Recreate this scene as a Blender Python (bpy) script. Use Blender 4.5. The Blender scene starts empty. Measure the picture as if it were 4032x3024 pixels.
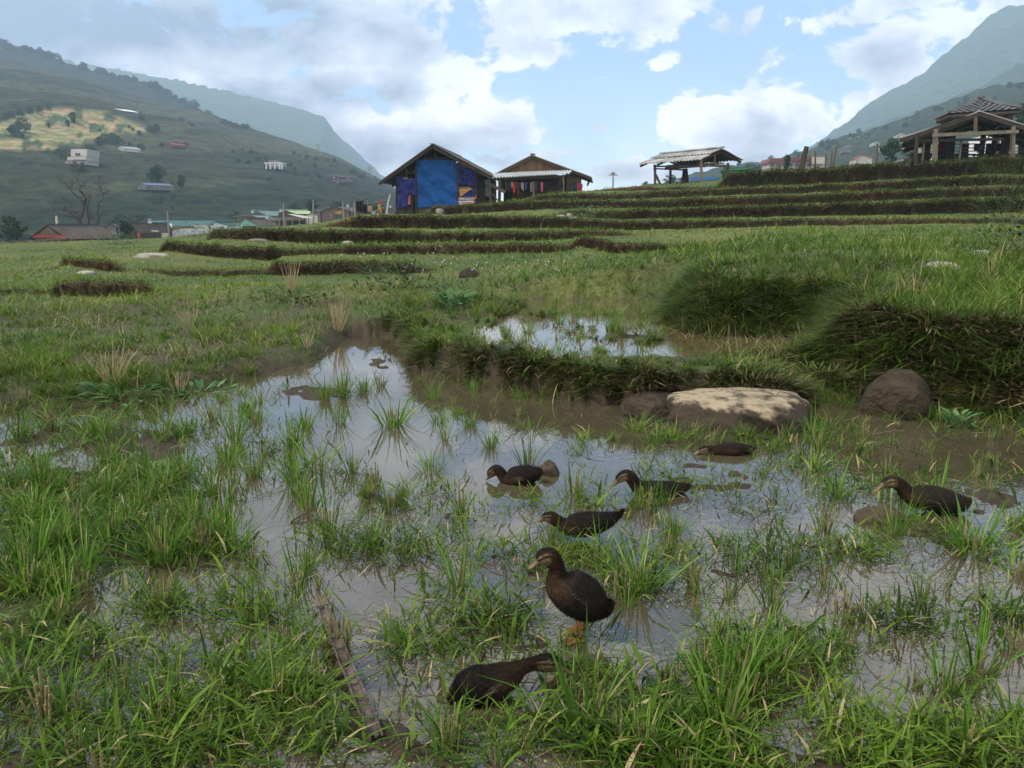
import bpy, bmesh, math, random
import numpy as np
from mathutils import Vector, Matrix
random.seed(7); RNG = np.random.default_rng(11)
SC = bpy.context.scene
COL = SC.collection
R = math.radians
# ---------------------------------------------------------------- camera model (photo 4032 x 3024)
F, CX, CY, CAMZ = 3050.0, 2016.0, 1512.0, 1.33
HORZ = 880.0
PITCH = math.atan((CY - HORZ) / F)
CP, SP = math.cos(PITCH), math.sin(PITCH)
def P(px, py, Y):
    a, b = (px - CX) / F, (CY - py) / F
    s = Y / (CP + b * SP)
    return Vector((a * s, Y, CAMZ + s * (-SP + b * CP)))
def G(px, py, z=0.0):
    a, b = (px - CX) / F, (CY - py) / F
    s = (z - CAMZ) / (-SP + b * CP)
    return Vector((a * s, s * (CP + b * SP), z))
def to_px(x, y, z):
    d = y * CP - (z - CAMZ) * SP
    return CX + F * x / d, CY - F * (y * SP + (z - CAMZ) * CP) / d
# ---------------------------------------------------------------- noise
def _h(ix, iy, s):
    n = (ix.astype(np.int64) * 374761393 + iy.astype(np.int64) * 668265263 + s * 982451653) & 0x7fffffff
    n = ((n ^ (n >> 13)) * 1274126177) & 0x7fffffff
    return ((n ^ (n >> 16)) & 0xffff) / 65535.0
def vn(x, y, s=0):
    x = np.asarray(x, float); y = np.asarray(y, float)
    ix, iy = np.floor(x), np.floor(y); fx, fy = x - ix, y - iy
    fx = fx * fx * (3 - 2 * fx); fy = fy * fy * (3 - 2 * fy)
    a, b, c, d = _h(ix, iy, s), _h(ix + 1, iy, s), _h(ix, iy + 1, s), _h(ix + 1, iy + 1, s)
    return (a * (1 - fx) + b * fx) * (1 - fy) + (c * (1 - fx) + d * fx) * fy
def fbm(x, y, s=0, o=4):
    t, a, n = 0, 1.0, 0
    for k in range(o):
        t = t + a * vn(x * 2 ** k, y * 2 ** k, s + k * 17); n += a; a *= 0.5
    return t / n
def sstep(x, a=0.0, b=1.0):
    t = np.clip((x - a) / (b - a), 0, 1); return t * t * (3 - 2 * t)
# ---------------------------------------------------------------- tagging, objects
def tag(o, label=None, cat=None, group=None, kind=None):
    if label: o['label'] = label
    if cat: o['category'] = cat
    if group: o['group'] = group
    if kind: o['kind'] = kind
    return o
def empty(name, loc, label, cat, group=None):
    o = bpy.data.objects.new(name, None); COL.objects.link(o); o.location = loc
    o.empty_display_size = 0.2
    return tag(o, label, cat, group)
def link(name, me, mat, parent=None, loc=None):
    o = bpy.data.objects.new(name, me); COL.objects.link(o)
    if mat is not None:
        for m in (mat if isinstance(mat, (list, tuple)) else [mat]): me.materials.append(m)
    if parent is not None:
        o.parent = parent
        o.matrix_parent_inverse = Matrix.Translation(-Vector(parent.location))
        # mesh data is given in world coordinates: keep it there
    if loc is not None: o.location = loc
    return o
def tri_mesh(name, V, T, attr=None, smooth=False, cols=None):
    me = bpy.data.meshes.new(name)
    V = np.ascontiguousarray(V, np.float32); T = np.ascontiguousarray(T, np.int32)
    k = T.shape[1]
    me.vertices.add(len(V)); me.vertices.foreach_set('co', V.ravel())
    me.loops.add(T.size); me.loops.foreach_set('vertex_index', T.ravel())
    me.polygons.add(len(T)); me.polygons.foreach_set('loop_start', np.arange(0, T.size, k, dtype=np.int32))
    try: me.polygons.foreach_set('loop_total', np.full(len(T), k, np.int32))
    except Exception: pass
    me.polygons.foreach_set('use_smooth', np.full(len(T), smooth, bool))
    if attr is not None:
        a = me.attributes.new('tint', 'FLOAT', 'POINT'); a.data.foreach_set('value', np.ascontiguousarray(attr, np.float32))
    if cols is not None:
        a = me.attributes.new('col', 'FLOAT_COLOR', 'POINT')
        c = np.ones((len(V), 4), np.float32); c[:, :3] = cols; a.data.foreach_set('color', c.ravel())
    me.update(calc_edges=True); me.validate()
    return me
class MB:
    """collects shapes (world coordinates) that become ONE mesh object"""
    def __init__(s): s.v = []; s.f = []
    def add(s, vs, fs):
        n = len(s.v); s.v += [tuple(v) for v in vs]; s.f += [tuple(i + n for i in f) for f in fs]; return s
    def slab(s, pts, t, n=None):
        """a polygon given thickness t along n (default: its normal)"""
        pts = [Vector(p) for p in pts]
        if n is None:
            n = Vector((0, 0, 0))
            for i in range(len(pts)): n += pts[i].cross(pts[(i + 1) % len(pts)])
            n = n.normalized() if n.length > 1e-9 else Vector((0, 0, 1))
        k = len(pts); top = pts; bot = [p - n * t for p in pts]
        fs = [tuple(range(k)), tuple(range(2 * k - 1, k - 1, -1))]
        fs += [(i, i + k, (i + 1) % k + k, (i + 1) % k) for i in range(k)]
        return s.add(top + bot, fs)
    def beam(s, a, b, w, h=None, taper=1.0, n=None):
        a, b = Vector(a), Vector(b); h = h or w; d = (b - a).normalized()
        up = Vector((0, 0, 1)) if abs(d.z) < 0.9 else Vector((0, 1, 0))
        x = d.cross(up).normalized(); y = x.cross(d).normalized()
        vs = [p + x * sx * w / 2 * q + y * sy * h / 2 * q for p, q in ((a, 1), (b, taper)) for sx, sy in ((-1, -1), (1, -1), (1, 1), (-1, 1))]
        return s.add(vs, [(3, 2, 1, 0), (4, 5, 6, 7), (0, 1, 5, 4), (1, 2, 6, 5), (2, 3, 7, 6), (3, 0, 4, 7)])
    def tube(s, pts, rs, n=7, cap=True):
        pts = [Vector(p) for p in pts]
        if not isinstance(rs, (list, tuple)): rs = [rs] * len(pts)
        base = len(s.v); prev = None
        for i, p in enumerate(pts):
            d = (pts[min(i + 1, len(pts) - 1)] - pts[max(i - 1, 0)]).normalized()
            if prev is None:
                up = Vector((0, 0, 1)) if abs(d.z) < 0.9 else Vector((0, 1, 0)); x = d.cross(up).normalized()
            else: x = (prev - d * prev.dot(d)).normalized()
            prev = x; y = d.cross(x)
            for k in range(n):
                t = 2 * math.pi * k / n; s.v.append(tuple(p + (x * math.cos(t) + y * math.sin(t)) * rs[i]))
        for i in range(len(pts) - 1):
            for k in range(n):
                a, b = base + i * n + k, base + i * n + (k + 1) % n; s.f.append((a, b, b + n, a + n))
        if cap:
            s.f.append(tuple(base + k for k in range(n - 1, -1, -1)))
            s.f.append(tuple(base + (len(pts) - 1) * n + k for k in range(n)))
        return s
    def corr(s, a, b, c, d, waves, amp, t=0.02, rows=1, sag=0.0, edge=0.0, seed=0):
        """corrugated sheet a-b (top edge), d-c (bottom edge); waves run along a-b"""
        a, b, c, d = map(Vector, (a, b, c, d)); n = (b - a).cross(d - a).normalized()
        if n.z < 0: n = -n
        m = waves * 6; vs = []; rnd = random.Random(seed)
        lift = [rnd.uniform(-edge, edge) for _ in range(waves + 2)]
        for lay in (0, 1):
            for j in range(rows + 1):
                v = j / rows
                for i in range(m + 1):
                    u = i / m; p = a.lerp(b, u).lerp(d.lerp(c, u), v)
                    p += n * (amp * math.sin(2 * math.pi * waves * u) + amp * 0.8 * ((j % 2) * 0.5) - lay * t - sag * math.sin(math.pi * v))
                    if v > 0.999: p += (d - a).normalized() * lift[int(u * waves)]
                    vs.append(p)
        w = m + 1; L = w * (rows + 1); fs = []
        for j in range(rows):
            for i in range(m):
                q = j * w + i; fs.append((q, q + 1, q + 1 + w, q + w)); fs.append((L + q, L + q + w, L + q + 1 + w, L + q + 1))
        for i in range(m):
            q = rows * w + i; fs.append((q, q + 1, L + q + 1, L + q)); fs.append((i, L + i, L + i + 1, i + 1))
        for j in range(rows):
            q = j * w; fs.append((q, q + w, L + q + w, L + q)); q = j * w + m; fs.append((q, L + q, L + q + w, q + w))
        return s.add(vs, fs)
    def cloth(s, a, b, c, d, wr=0.04, nx=24, ny=18, seed=0, ragged=0.0, t=0.01, fold=3.0, outline=None):
        """hanging cloth sheet (a,b top; d,c bottom) with folds and a ragged lower edge"""
        a, b, c, d = map(Vector, (a, b, c, d)); n = (b - a).cross(d - a).normalized()
        if n.y > 0: n = -n
        vs = []; rnd = random.Random(seed); ph = rnd.uniform(0, 6)
        rag = [rnd.uniform(0, ragged) for _ in range(nx + 1)]
        for lay in (0, 1):
            for j in range(ny + 1):
                for i in range(nx + 1):
                    u, v = i / nx, j / ny; vv = v * (1 - rag[i])
                    p = a.lerp(b, u).lerp(d.lerp(c, u), vv)
                    h = math.sin(u * fold * 6.283 + ph + 2.2 * v) * 0.4 + math.sin((u * 1.7 - v * 2.3) * 6 + ph) * 0.35 + (float(vn(u * 7 + seed, v * 9, seed)) - .5) * 0.9 + (float(vn(u * 19 + seed, v * 17, seed + 5)) - .5) * 0.45 - abs(math.sin((u * 1.1 - v * .9) * 7 + ph + 3 * float(vn(u * 3, v * 3, seed + 8)))) * .8 - abs(math.sin((u * .8 + v * 1.6) * 5 + ph * 2 + 2.5 * float(vn(u * 4, v * 3, seed + 9)))) * .6
                    p += n * (wr * h * (0.35 + 0.65 * math.sin(math.pi * min(1, max(0, v * .9 + .05)))) - lay * t)
                    vs.append(p)
        w = nx + 1; L = w * (ny + 1); fs = []
        for j in range(ny):
            for i in range(nx):
                q = j * w + i; fs.append((q, q + w, q + w + 1, q + 1)); fs.append((L + q, L + q + 1, L + q + w + 1, L + q + w))
        for i in range(nx):
            fs.append((i, i + 1, L + i + 1, L + i)); q = ny * w + i; fs.append((q, L + q, L + q + 1, q + 1))
        for j in range(ny):
            q = j * w; fs.append((q, L + q, L + q + w, q + w)); q += nx; fs.append((q, q + w, L + q + w, L + q))
        return s.add(vs, fs)
    def blob(s, c, r, sub=2, rough=0.2, seed=0, flat=0.0):
        """lumpy stone or clod"""
        bm = bmesh.new(); bmesh.ops.create_icosphere(bm, subdivisions=sub, radius=1.0)
        c = Vector(c); r = Vector(r)
        for v in bm.verts:
            p = v.co.copy(); k = 1 + rough * (float(fbm(np.array(p.x * 1.6 + seed * 7.1 + p.z), np.array(p.y * 1.6 + p.z * .7 + 9), seed, 4)) - 0.5) * 2 + (rough * .35 * (float(fbm(np.array(p.x * 7 + seed + p.z * 5), np.array(p.y * 7 - p.z * 4), seed + 2, 3)) - .5) if sub >= 4 else 0)
            p = Vector((p.x * r.x, p.y * r.y, p.z * r.z)) * k
            if flat and p.z > flat * r.z: p.z = flat * r.z + (p.z - flat * r.z) * 0.3
            v.co = p + c
        bm.verts.index_update()
        s.add([v.co[:] for v in bm.verts], [[v.index for v in f.verts] for f in bm.faces]); bm.free(); return s
    def build(s, name, mat, parent=None, smooth=False, label=None, origin=None):
        me = bpy.data.meshes.new(name)
        o3 = Vector(origin) if origin is not None else Vector((0, 0, 0))
        me.from_pydata([tuple(Vector(v) - o3) for v in s.v], [], s.f); me.update()
        if smooth: me.polygons.foreach_set('use_smooth', [True] * len(me.polygons))
        o = link(name, me, mat, parent)
        if origin is not None: o.location = o3
        if label: o['label'] = label
        return o
# ---------------------------------------------------------------- materials
def mat(name, rgb=(.5, .5, .5), rough=0.8, var=0.25, scale=3.0, bump=0.2, bscale=None, rgb2=None, spec=0.3, metal=0.0, stretch=None, detail=6, transl=0.0, coords='Object', dist=0.02):
    m = bpy.data.materials.new(name); m.use_nodes = True; nt = m.node_tree; n = nt.nodes; l = nt.links
    b = n['Principled BSDF']; b.inputs['Roughness'].default_value = rough; b.inputs['Metallic'].default_value = metal
    b.inputs['Specular IOR Level'].default_value = spec
    tc = n.new('ShaderNodeTexCoord'); mp = n.new('ShaderNodeMapping'); l.new(tc.outputs[coords], mp.inputs[0])
    if stretch: mp.inputs['Scale'].default_value = stretch
    no = n.new('ShaderNodeTexNoise'); no.inputs['Scale'].default_value = scale; no.inputs['Detail'].default_value = detail; no.inputs['Roughness'].default_value = .65
    l.new(mp.outputs[0], no.inputs['Vector'])
    r = n.new('ShaderNodeValToRGB'); r.color_ramp.elements[0].position = .3; r.color_ramp.elements[1].position = .7
    c1 = tuple(c * (1 - var) for c in rgb); c2 = rgb2 or tuple(min(1, c * (1 + var)) for c in rgb)
    r.color_ramp.elements[0].color = (*c1, 1); r.color_ramp.elements[1].color = (*c2, 1)
    l.new(no.outputs[0], r.inputs[0]); l.new(r.outputs[0], b.inputs['Base Color'])
    if bump:
        n2 = n.new('ShaderNodeTexNoise'); n2.inputs['Scale'].default_value = bscale or scale * 4; n2.inputs['Detail'].default_value = 5
        l.new(mp.outputs[0], n2.inputs['Vector'])
        bp = n.new('ShaderNodeBump'); bp.inputs['Strength'].default_value = bump; bp.inputs['Distance'].default_value = dist
        l.new(n2.outputs[0], bp.inputs['Height']); l.new(bp.outputs[0], b.inputs['Normal'])
    return m
def leafmat(name, stops, rough=0.55, transl=0.35, spec=0.35, big=0.0):
    m = bpy.data.materials.new(name); m.use_nodes = True; nt = m.node_tree; n = nt.nodes; l = nt.links
    b = n['Principled BSDF']; b.inputs['Roughness'].default_value = rough; b.inputs['Specular IOR Level'].default_value = spec
    a = n.new('ShaderNodeAttribute'); a.attribute_name = 'tint'
    r = n.new('ShaderNodeValToRGB'); e = r.color_ramp.elements
    while len(e) < len(stops): e.new(0.5)
    for i, (p, c) in enumerate(stops): e[i].position = p; e[i].color = (*c, 1)
    l.new(a.outputs['Fac'], r.inputs[0])
    l.new(r.outputs[0], b.inputs['Base Color'])
    t = n.new('ShaderNodeBsdfTranslucent'); l.new(r.outputs[0], t.inputs[0])
    mx = n.new('ShaderNodeMixShader'); mx.inputs[0].default_value = transl
    l.new(b.outputs[0], mx.inputs[1]); l.new(t.outputs[0], mx.inputs[2]); l.new(mx.outputs[0], n['Material Output'].inputs[0])
    return m
GRASS = leafmat('grass_leaf', [(0.0, (.011, .021, .007)), (.25, (.040, .084, .009)), (.5, (.084, .158, .013)), (.72, (.155, .240, .026)), (.86, (.32, .28, .12)), (1.0, (.46, .37, .21))], transl=.35, spec=.18, rough=.6)
DRYV = leafmat('bank_growth', [(0.0, (.045, .032, .017)), (.3, (.115, .082, .040)), (.5, (.085, .100, .028)), (.75, (.115, .165, .038)), (.88, (.26, .20, .10)), (1.0, (.38, .30, .17))], transl=.2, spec=.12, rough=.7)
RICE = leafmat('rice_leaf', [(0.0, (.016, .036, .008)), (.3, (.042, .115, .010)), (.6, (.085, .210, .016)), (.8, (.18, .33, .04)), (1.0, (.38, .34, .14))], transl=.4, rough=.5, spec=.22)
TREE = leafmat('tree_leaf', [(0.0, (.012, .022, .014)), (.5, (.030, .060, .026)), (1.0, (.06, .11, .035))], transl=.2, spec=.12, rough=.7)
STRAW = mat('dry_straw', (.34, .27, .15), .8, .35, 40, .1)
STALK = mat('cut_rice_stalk', (.13, .10, .05), .7, .5, 60, .1, rgb2=(.30, .27, .12))
MUD = mat('wet_mud', (.060, .042, .026), .75, .4, 8, .8, 30, spec=.25)
WOODD = mat('dark_weathered_wood', (.045, .034, .026), .85, .4, 4, .3, 20, stretch=(1, 1, .15))
WOODM = mat('brown_wood', (.11, .078, .052), .8, .35, 4, .3, 20, stretch=(1, 1, .15))
WOODL = mat('pale_wood', (.17, .145, .115), .8, .35, 4, .3, 20, stretch=(1, 1, .2))
BLACKM = mat('interior_shade', (.012, .011, .010), .95, .3, 3, 0)  # near-black colour that paints the shade inside openings
# ---------------------------------------------------------------- terrain
def poly_sdf(x, y, poly):
    """signed distance, negative inside"""
    x = np.asarray(x, float); y = np.asarray(y, float); d = np.full(x.shape, 1e9); ins = np.zeros(x.shape, bool); n = len(poly)
    for i in range(n):
        ax, ay = poly[i]; bx, by = poly[(i + 1) % n]; ex, ey = bx - ax, by - ay; wx, wy = x - ax, y - ay
        t = np.clip((wx * ex + wy * ey) / (ex * ex + ey * ey + 1e-12), 0, 1)
        d = np.minimum(d, (wx - ex * t) ** 2 + (wy - ey * t) ** 2)
        c = ((ay > y) != (by > y)) & (x < (bx - ax) * (y - ay) / (by - ay + 1e-12) + ax); ins ^= c
    d = np.sqrt(d); return np.where(ins, -d, d)
def gp(pts, z): return [tuple(G(a, b, z)[:2]) for a, b in pts]
PONDA = gp([(-1400, 2000), (-900, 1700), (300, 1600), (750, 1545), (1000, 1480), (1230, 1425), (1390, 1320), (1570, 1325), (1620, 1400), (1690, 1480), (2000, 1540), (2300, 1585), (2480, 1600), (2600, 1612), (3180, 1608), (3260, 1590), (3380, 1600), (3600, 1640), (4032, 1670), (4700, 1690), (5200, 2000)], 0) + [(6, .2), (-6, .2)]
PONDB = gp([(1990, 1352), (2150, 1362), (2450, 1368), (2750, 1382), (3050, 1378), (3180, 1350), (3130, 1325), (2760, 1312), (2650, 1260), (2620, 1130), (2500, 1100), (2150, 1140), (2000, 1210), (1950, 1290)], .2)
ZONEB = gp([(1600, 1800), (1660, 1500), (1750, 1120), (2250, 1060), (2600, 1085), (2650, 1200), (2740, 1285), (3180, 1295), (3300, 1400), (3330, 1560), (3400, 1800)], .25)
RIGHTB = gp([(3180, 1500), (3380, 1560), (3600, 1600), (4032, 1620), (5600, 1700)], .05) + [(9, .2), (.2, .2)]
def duckmud(px, py):
    """authored growth density on the flooded floor, 0..1, by where clumps of weed stand in the paddy"""
    return px * 0
# weed islands in the paddy: (px, py, rx, ry, strength)
ISL = [(1530, 2140, 330, 75, 1), (1850, 2040, 150, 60, .8), (1560, 1950, 240, 60, .9), (1250, 1850, 150, 40, .7), (970, 1650, 110, 35, .8), (1050, 1770, 90, 28, .7), (1250, 1545, 200, 45, 1), (1490, 1440, 60, 60, .8), (1600, 1600, 60, 30, .6),
       (2220, 1980, 200, 60, .8), (2330, 2250, 330, 130, 1), (2060, 2480, 330, 95, 1), (2050, 2190, 180, 60, .7), (2150, 2100, 150, 40, .6), (2450, 1760, 250, 45, .8), (2780, 1880, 260, 80, .9), (2780, 2300, 240, 90, .8), (3000, 2600, 330, 110, 1), (3170, 2190, 330, 80, .8), (2980, 2000, 160, 60, .7), (3060, 1800, 160, 60, .7), (3300, 1900, 180, 90, .6),
       (3620, 1700, 260, 50, .8), (3800, 1950, 330, 110, .95), (3850, 2110, 260, 70, .9), (3400, 1740, 160, 50, .6), (3600, 2480, 200, 70, .8), (3950, 2450, 120, 60, .6), (3980, 2250, 120, 40, .5),
       (200, 2250, 330, 170, 1), (120, 2500, 350, 130, 1), (640, 2150, 330, 120, .95), (300, 1950, 420, 160, 1), (350, 1750, 500, 110, 1), (780, 1900, 230, 90, .9), (820, 1740, 140, 50, .7), (560, 2380, 220, 70, .75), (950, 2420, 170, 70, .7), (640, 2600, 160, 50, .4), (980, 2620, 260, 60, .8), (300, 2780, 420, 120, 1), (850, 2760, 420, 110, 1), (1250, 2700, 220, 150, .9), (1200, 2450, 170, 60, .6), (1500, 2530, 160, 60, .7), (600, 2960, 500, 70, .55), (150, 3000, 260, 60, .9),
       (1400, 2900, 330, 110, .9), (1700, 2960, 260, 70, .9), (2000, 2930, 240, 70, .7), (2400, 2920, 300, 110, 1), (2300, 2680, 200, 60, .7), (2700, 2900, 240, 120, 1), (2620, 2750, 140, 60, .7), (3000, 3000, 300, 80, 1), (3400, 3000, 500, 75, 1), (3850, 2960, 400, 90, 1), (2900, 2750, 160, 60, .7), (3350, 2850, 160, 40, .6), (2860, 2480, 160, 60, .8), (1750, 2550, 180, 60, .7), (1700, 2330, 110, 50, .6)]
def islands(px, py):
    d = np.zeros(np.shape(px))
    for cx, cy, rx, ry, s in ISL:
        q = ((px - cx) / rx) ** 2 + ((py - cy) / ry) ** 2
        d = np.maximum(d, s * np.clip(1.35 - q, 0, 1))
    return d
def interp(x, tab, k=1):
    return np.interp(x, [t[0] for t in tab], [t[k] for t in tab])
def near_height(X, Y, full=False):
    px, py0 = to_px(X, Y, 0.1)
    Yc = np.clip(Y, 2, 12.5)
    zn = np.interp(px, [-900, 900, 1500, 2016, 2500, 2800, 4900], [.13, .10, .12, .22, .42, .61, .63])
    zf = np.interp(px, [-900, 0, 900, 1500, 2016, 2500, 3000, 4900], [.20, .20, .20, .25, .32, .58, .86, .90])
    T = zn + (zf - zn) * sstep(Yc, 6, 12.5)
    n = fbm(X * 1.3, Y * 1.3, 3); n2 = fbm(X * 5, Y * 5, 8, 3); 
    T = T + (n - .5) * .12 + (n2 - .5) * .05
    sa0 = poly_sdf(X, Y, PONDA)
    n6 = fbm(X * 9, Y * 9, 18, 3); mb = sstep(poly_sdf(X + (n - .5) * 1.0, Y + (n2 - .5) * .5, ZONEB) + (n6 - .5) * .25, .46, -.18)
    lb = .185 + .05 * sstep(Y, 8, 11) + (n2 - .5) * .06 + (n - .5) * .04 + .085 * np.exp(-((sa0 - .2) / .22) ** 2)
    T = T * (1 - mb) + lb * mb
    mr = sstep(poly_sdf(X + (n - .5) * .9, Y + (n2 - .5) * .45, RIGHTB) + (n6 - .5) * .28, .55, -.14)
    T = T * (1 - mr) - .035 * mr
    sb = poly_sdf(X + (n - .5) * .5, Y + (n2 - .5) * .3, PONDB)
    pb = sstep(sb, .12, -.12)
    wd = fbm(X * 2.2, Y * 2.2, 31, 3)
    T = T * (1 - pb) + (.13 + np.clip(wd - .56, 0, 1) * .3) * pb
    soft = np.interp(px, [-900, 1300, 1700, 1800], [.9, .45, .14, .12])
    sa = poly_sdf(X + (n - .5) * .35, Y + (n2 - .5) * .3, PONDA)
    pa = sstep(sa / soft, .5, -.5)
    px1, py1 = to_px(X, Y, 0.0)
    isl = islands(px1, py1)
    n5 = fbm(X * 14, Y * 14, 19, 3); bed = np.minimum(-.075 + .075 * isl * (.55 + .9 * n2) + (n2 - .5) * .05, .006) + (n5 - .5) * .03
    T = T * (1 - pa) + bed * pa
    if full: return T, pa, pb, mb, isl, mr
    return T
# terraces: each line is [(px, y at foot, y at top)], and its distance
LN = [
 ([(-900, 12.2), (4900, 12.6)], [(-900, 1165, 1150), (0, 1160, 1140), (190, 1155, 1137), (230, 1168, 1114), (420, 1172, 1112), (570, 1166, 1114), (630, 1150, 1148), (1400, 1143, 1143), (2016, 1128, 1128), (2500, 1052, 1052), (3000, 985, 985), (4900, 980, 980)]),
 ([(-900, 16), (4900, 16.5)], [(-900, 1080, 1080), (0, 1082, 1078), (230, 1060, 1052), (254, 1040, 1016), (430, 1066, 1026), (500, 1066, 1060), (700, 1086, 1065), (1050, 1084, 1062), (1085, 1083, 1034), (1424, 1076, 1032), (1600, 1079, 1036), (1690, 1072, 1060), (1760, 1070, 1070), (2016, 1056, 1056), (2400, 1030, 1030), (3000, 935, 935), (4900, 930, 930)]),
 ([(-900, 20), (4900, 20)], [(-900, 1025, 1025), (0, 1022, 1018), (400, 1012, 1010), (620, 994, 992), (660, 988, 950), (881, 1016, 972), (1085, 1026, 978), (1110, 1010, 984), (1250, 999, 976), (1424, 1002, 971), (1798, 1000, 965), (2146, 994, 962), (2250, 982, 960), (2290, 972, 932), (2420, 1000, 958), (2600, 1001, 966), (2800, 978, 968), (3000, 918, 918), (4900, 905, 905)]),
 ([(-900, 25), (1800, 24), (4900, 23)], [(-900, 995, 995), (0, 992, 990), (600, 975, 972), (810, 950, 948), (840, 940, 906), (1017, 945, 907), (1220, 957, 908), (1424, 961, 914), (1798, 955, 918), (2146, 947, 915), (2400, 927, 908), (2500, 925, 922), (3000, 903, 903), (4900, 890, 890)]),
 ([(-900, 31), (1500, 30), (2500, 26.5), (4900, 25.5)], [(-900, 972, 972), (0, 972, 972), (600, 948, 948), (1000, 915, 912), (1200, 903, 900), (1280, 896, 890), (1330, 893, 874), (1424, 900, 853), (1798, 900, 855), (2146, 898, 855), (2444, 908, 876), (2548, 905, 872), (3138, 890, 865), (3728, 880, 862), (4900, 872, 862)]),
 ([(-900, 34), (1700, 32.5), (2500, 29), (4900, 28)], [(-900, 968, 968), (0, 966, 966), (600, 944, 944), (1000, 908, 908), (1280, 882, 882), (1424, 848, 848), (1700, 846, 846), (2146, 845, 845), (2200, 846, 842), (2245, 852, 829), (2444, 866, 831), (2548, 862, 828), (3138, 852, 809), (3728, 842, 791), (4032, 836, 782), (4900, 830, 775)]),
 ([(-900, 37), (1500, 34.5), (2500, 31.5), (4900, 30.5)], [(-900, 967, 967), (0, 962, 962), (600, 942, 942), (1000, 905, 905), (1280, 878, 878), (1424, 847, 847), (1660, 846, 846), (1700, 845, 814), (1798, 844, 811), (2146, 823, 792), (2444, 820, 792), (2548, 821, 791), (3138, 802, 769), (3728, 782, 746), (4032, 772, 735), (4900, 765, 725)]),
 ([(-900, 40), (1500, 38), (2500, 34.5), (4900, 33)], [(-900, 967, 967), (0, 960, 960), (600, 940, 940), (1000, 905, 905), (1280, 876, 876), (1424, 847, 847), (1690, 846, 846), (1800, 822, 822), (2000, 795, 795), (2061, 791, 786), (2120, 790, 765), (2444, 785, 765), (2548, 781, 757), (3138, 761, 735), (3728, 739, 702), (4032, 728, 695), (4900, 720, 690)]),
 ([(-900, 43), (1500, 41), (2500, 37.5), (4900, 36)], [(-900, 967, 967), (0, 959, 959), (600, 940, 940), (1000, 905, 905), (1280, 875, 875), (1424, 847, 847), (1690, 845, 845), (1800, 830, 830), (2000, 795, 795), (2146, 768, 766), (2300, 750, 750), (2500, 752, 738), (2820, 742, 735), (2860, 738, 690), (2930, 735, 676), (3138, 728, 669), (3728, 695, 634), (4032, 685, 620), (4900, 675, 612)]),
 ([(-900, 50), (4900, 46)], [(-900, 972, 972), (0, 962, 962), (600, 945, 945), (1000, 915, 915), (1280, 880, 880), (1424, 848, 848), (1690, 847, 847), (1850, 815, 815), (1960, 798, 798), (2146, 775, 775), (2300, 752, 752), (2560, 733, 733), (2700, 722, 722), (2900, 695, 695), (3138, 678, 678), (3728, 645, 645), (4032, 630, 630), (4900, 620, 620)]),
]
NC = 860
US = np.linspace(-1.02, 1.02, NC)
NR = 330
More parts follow.
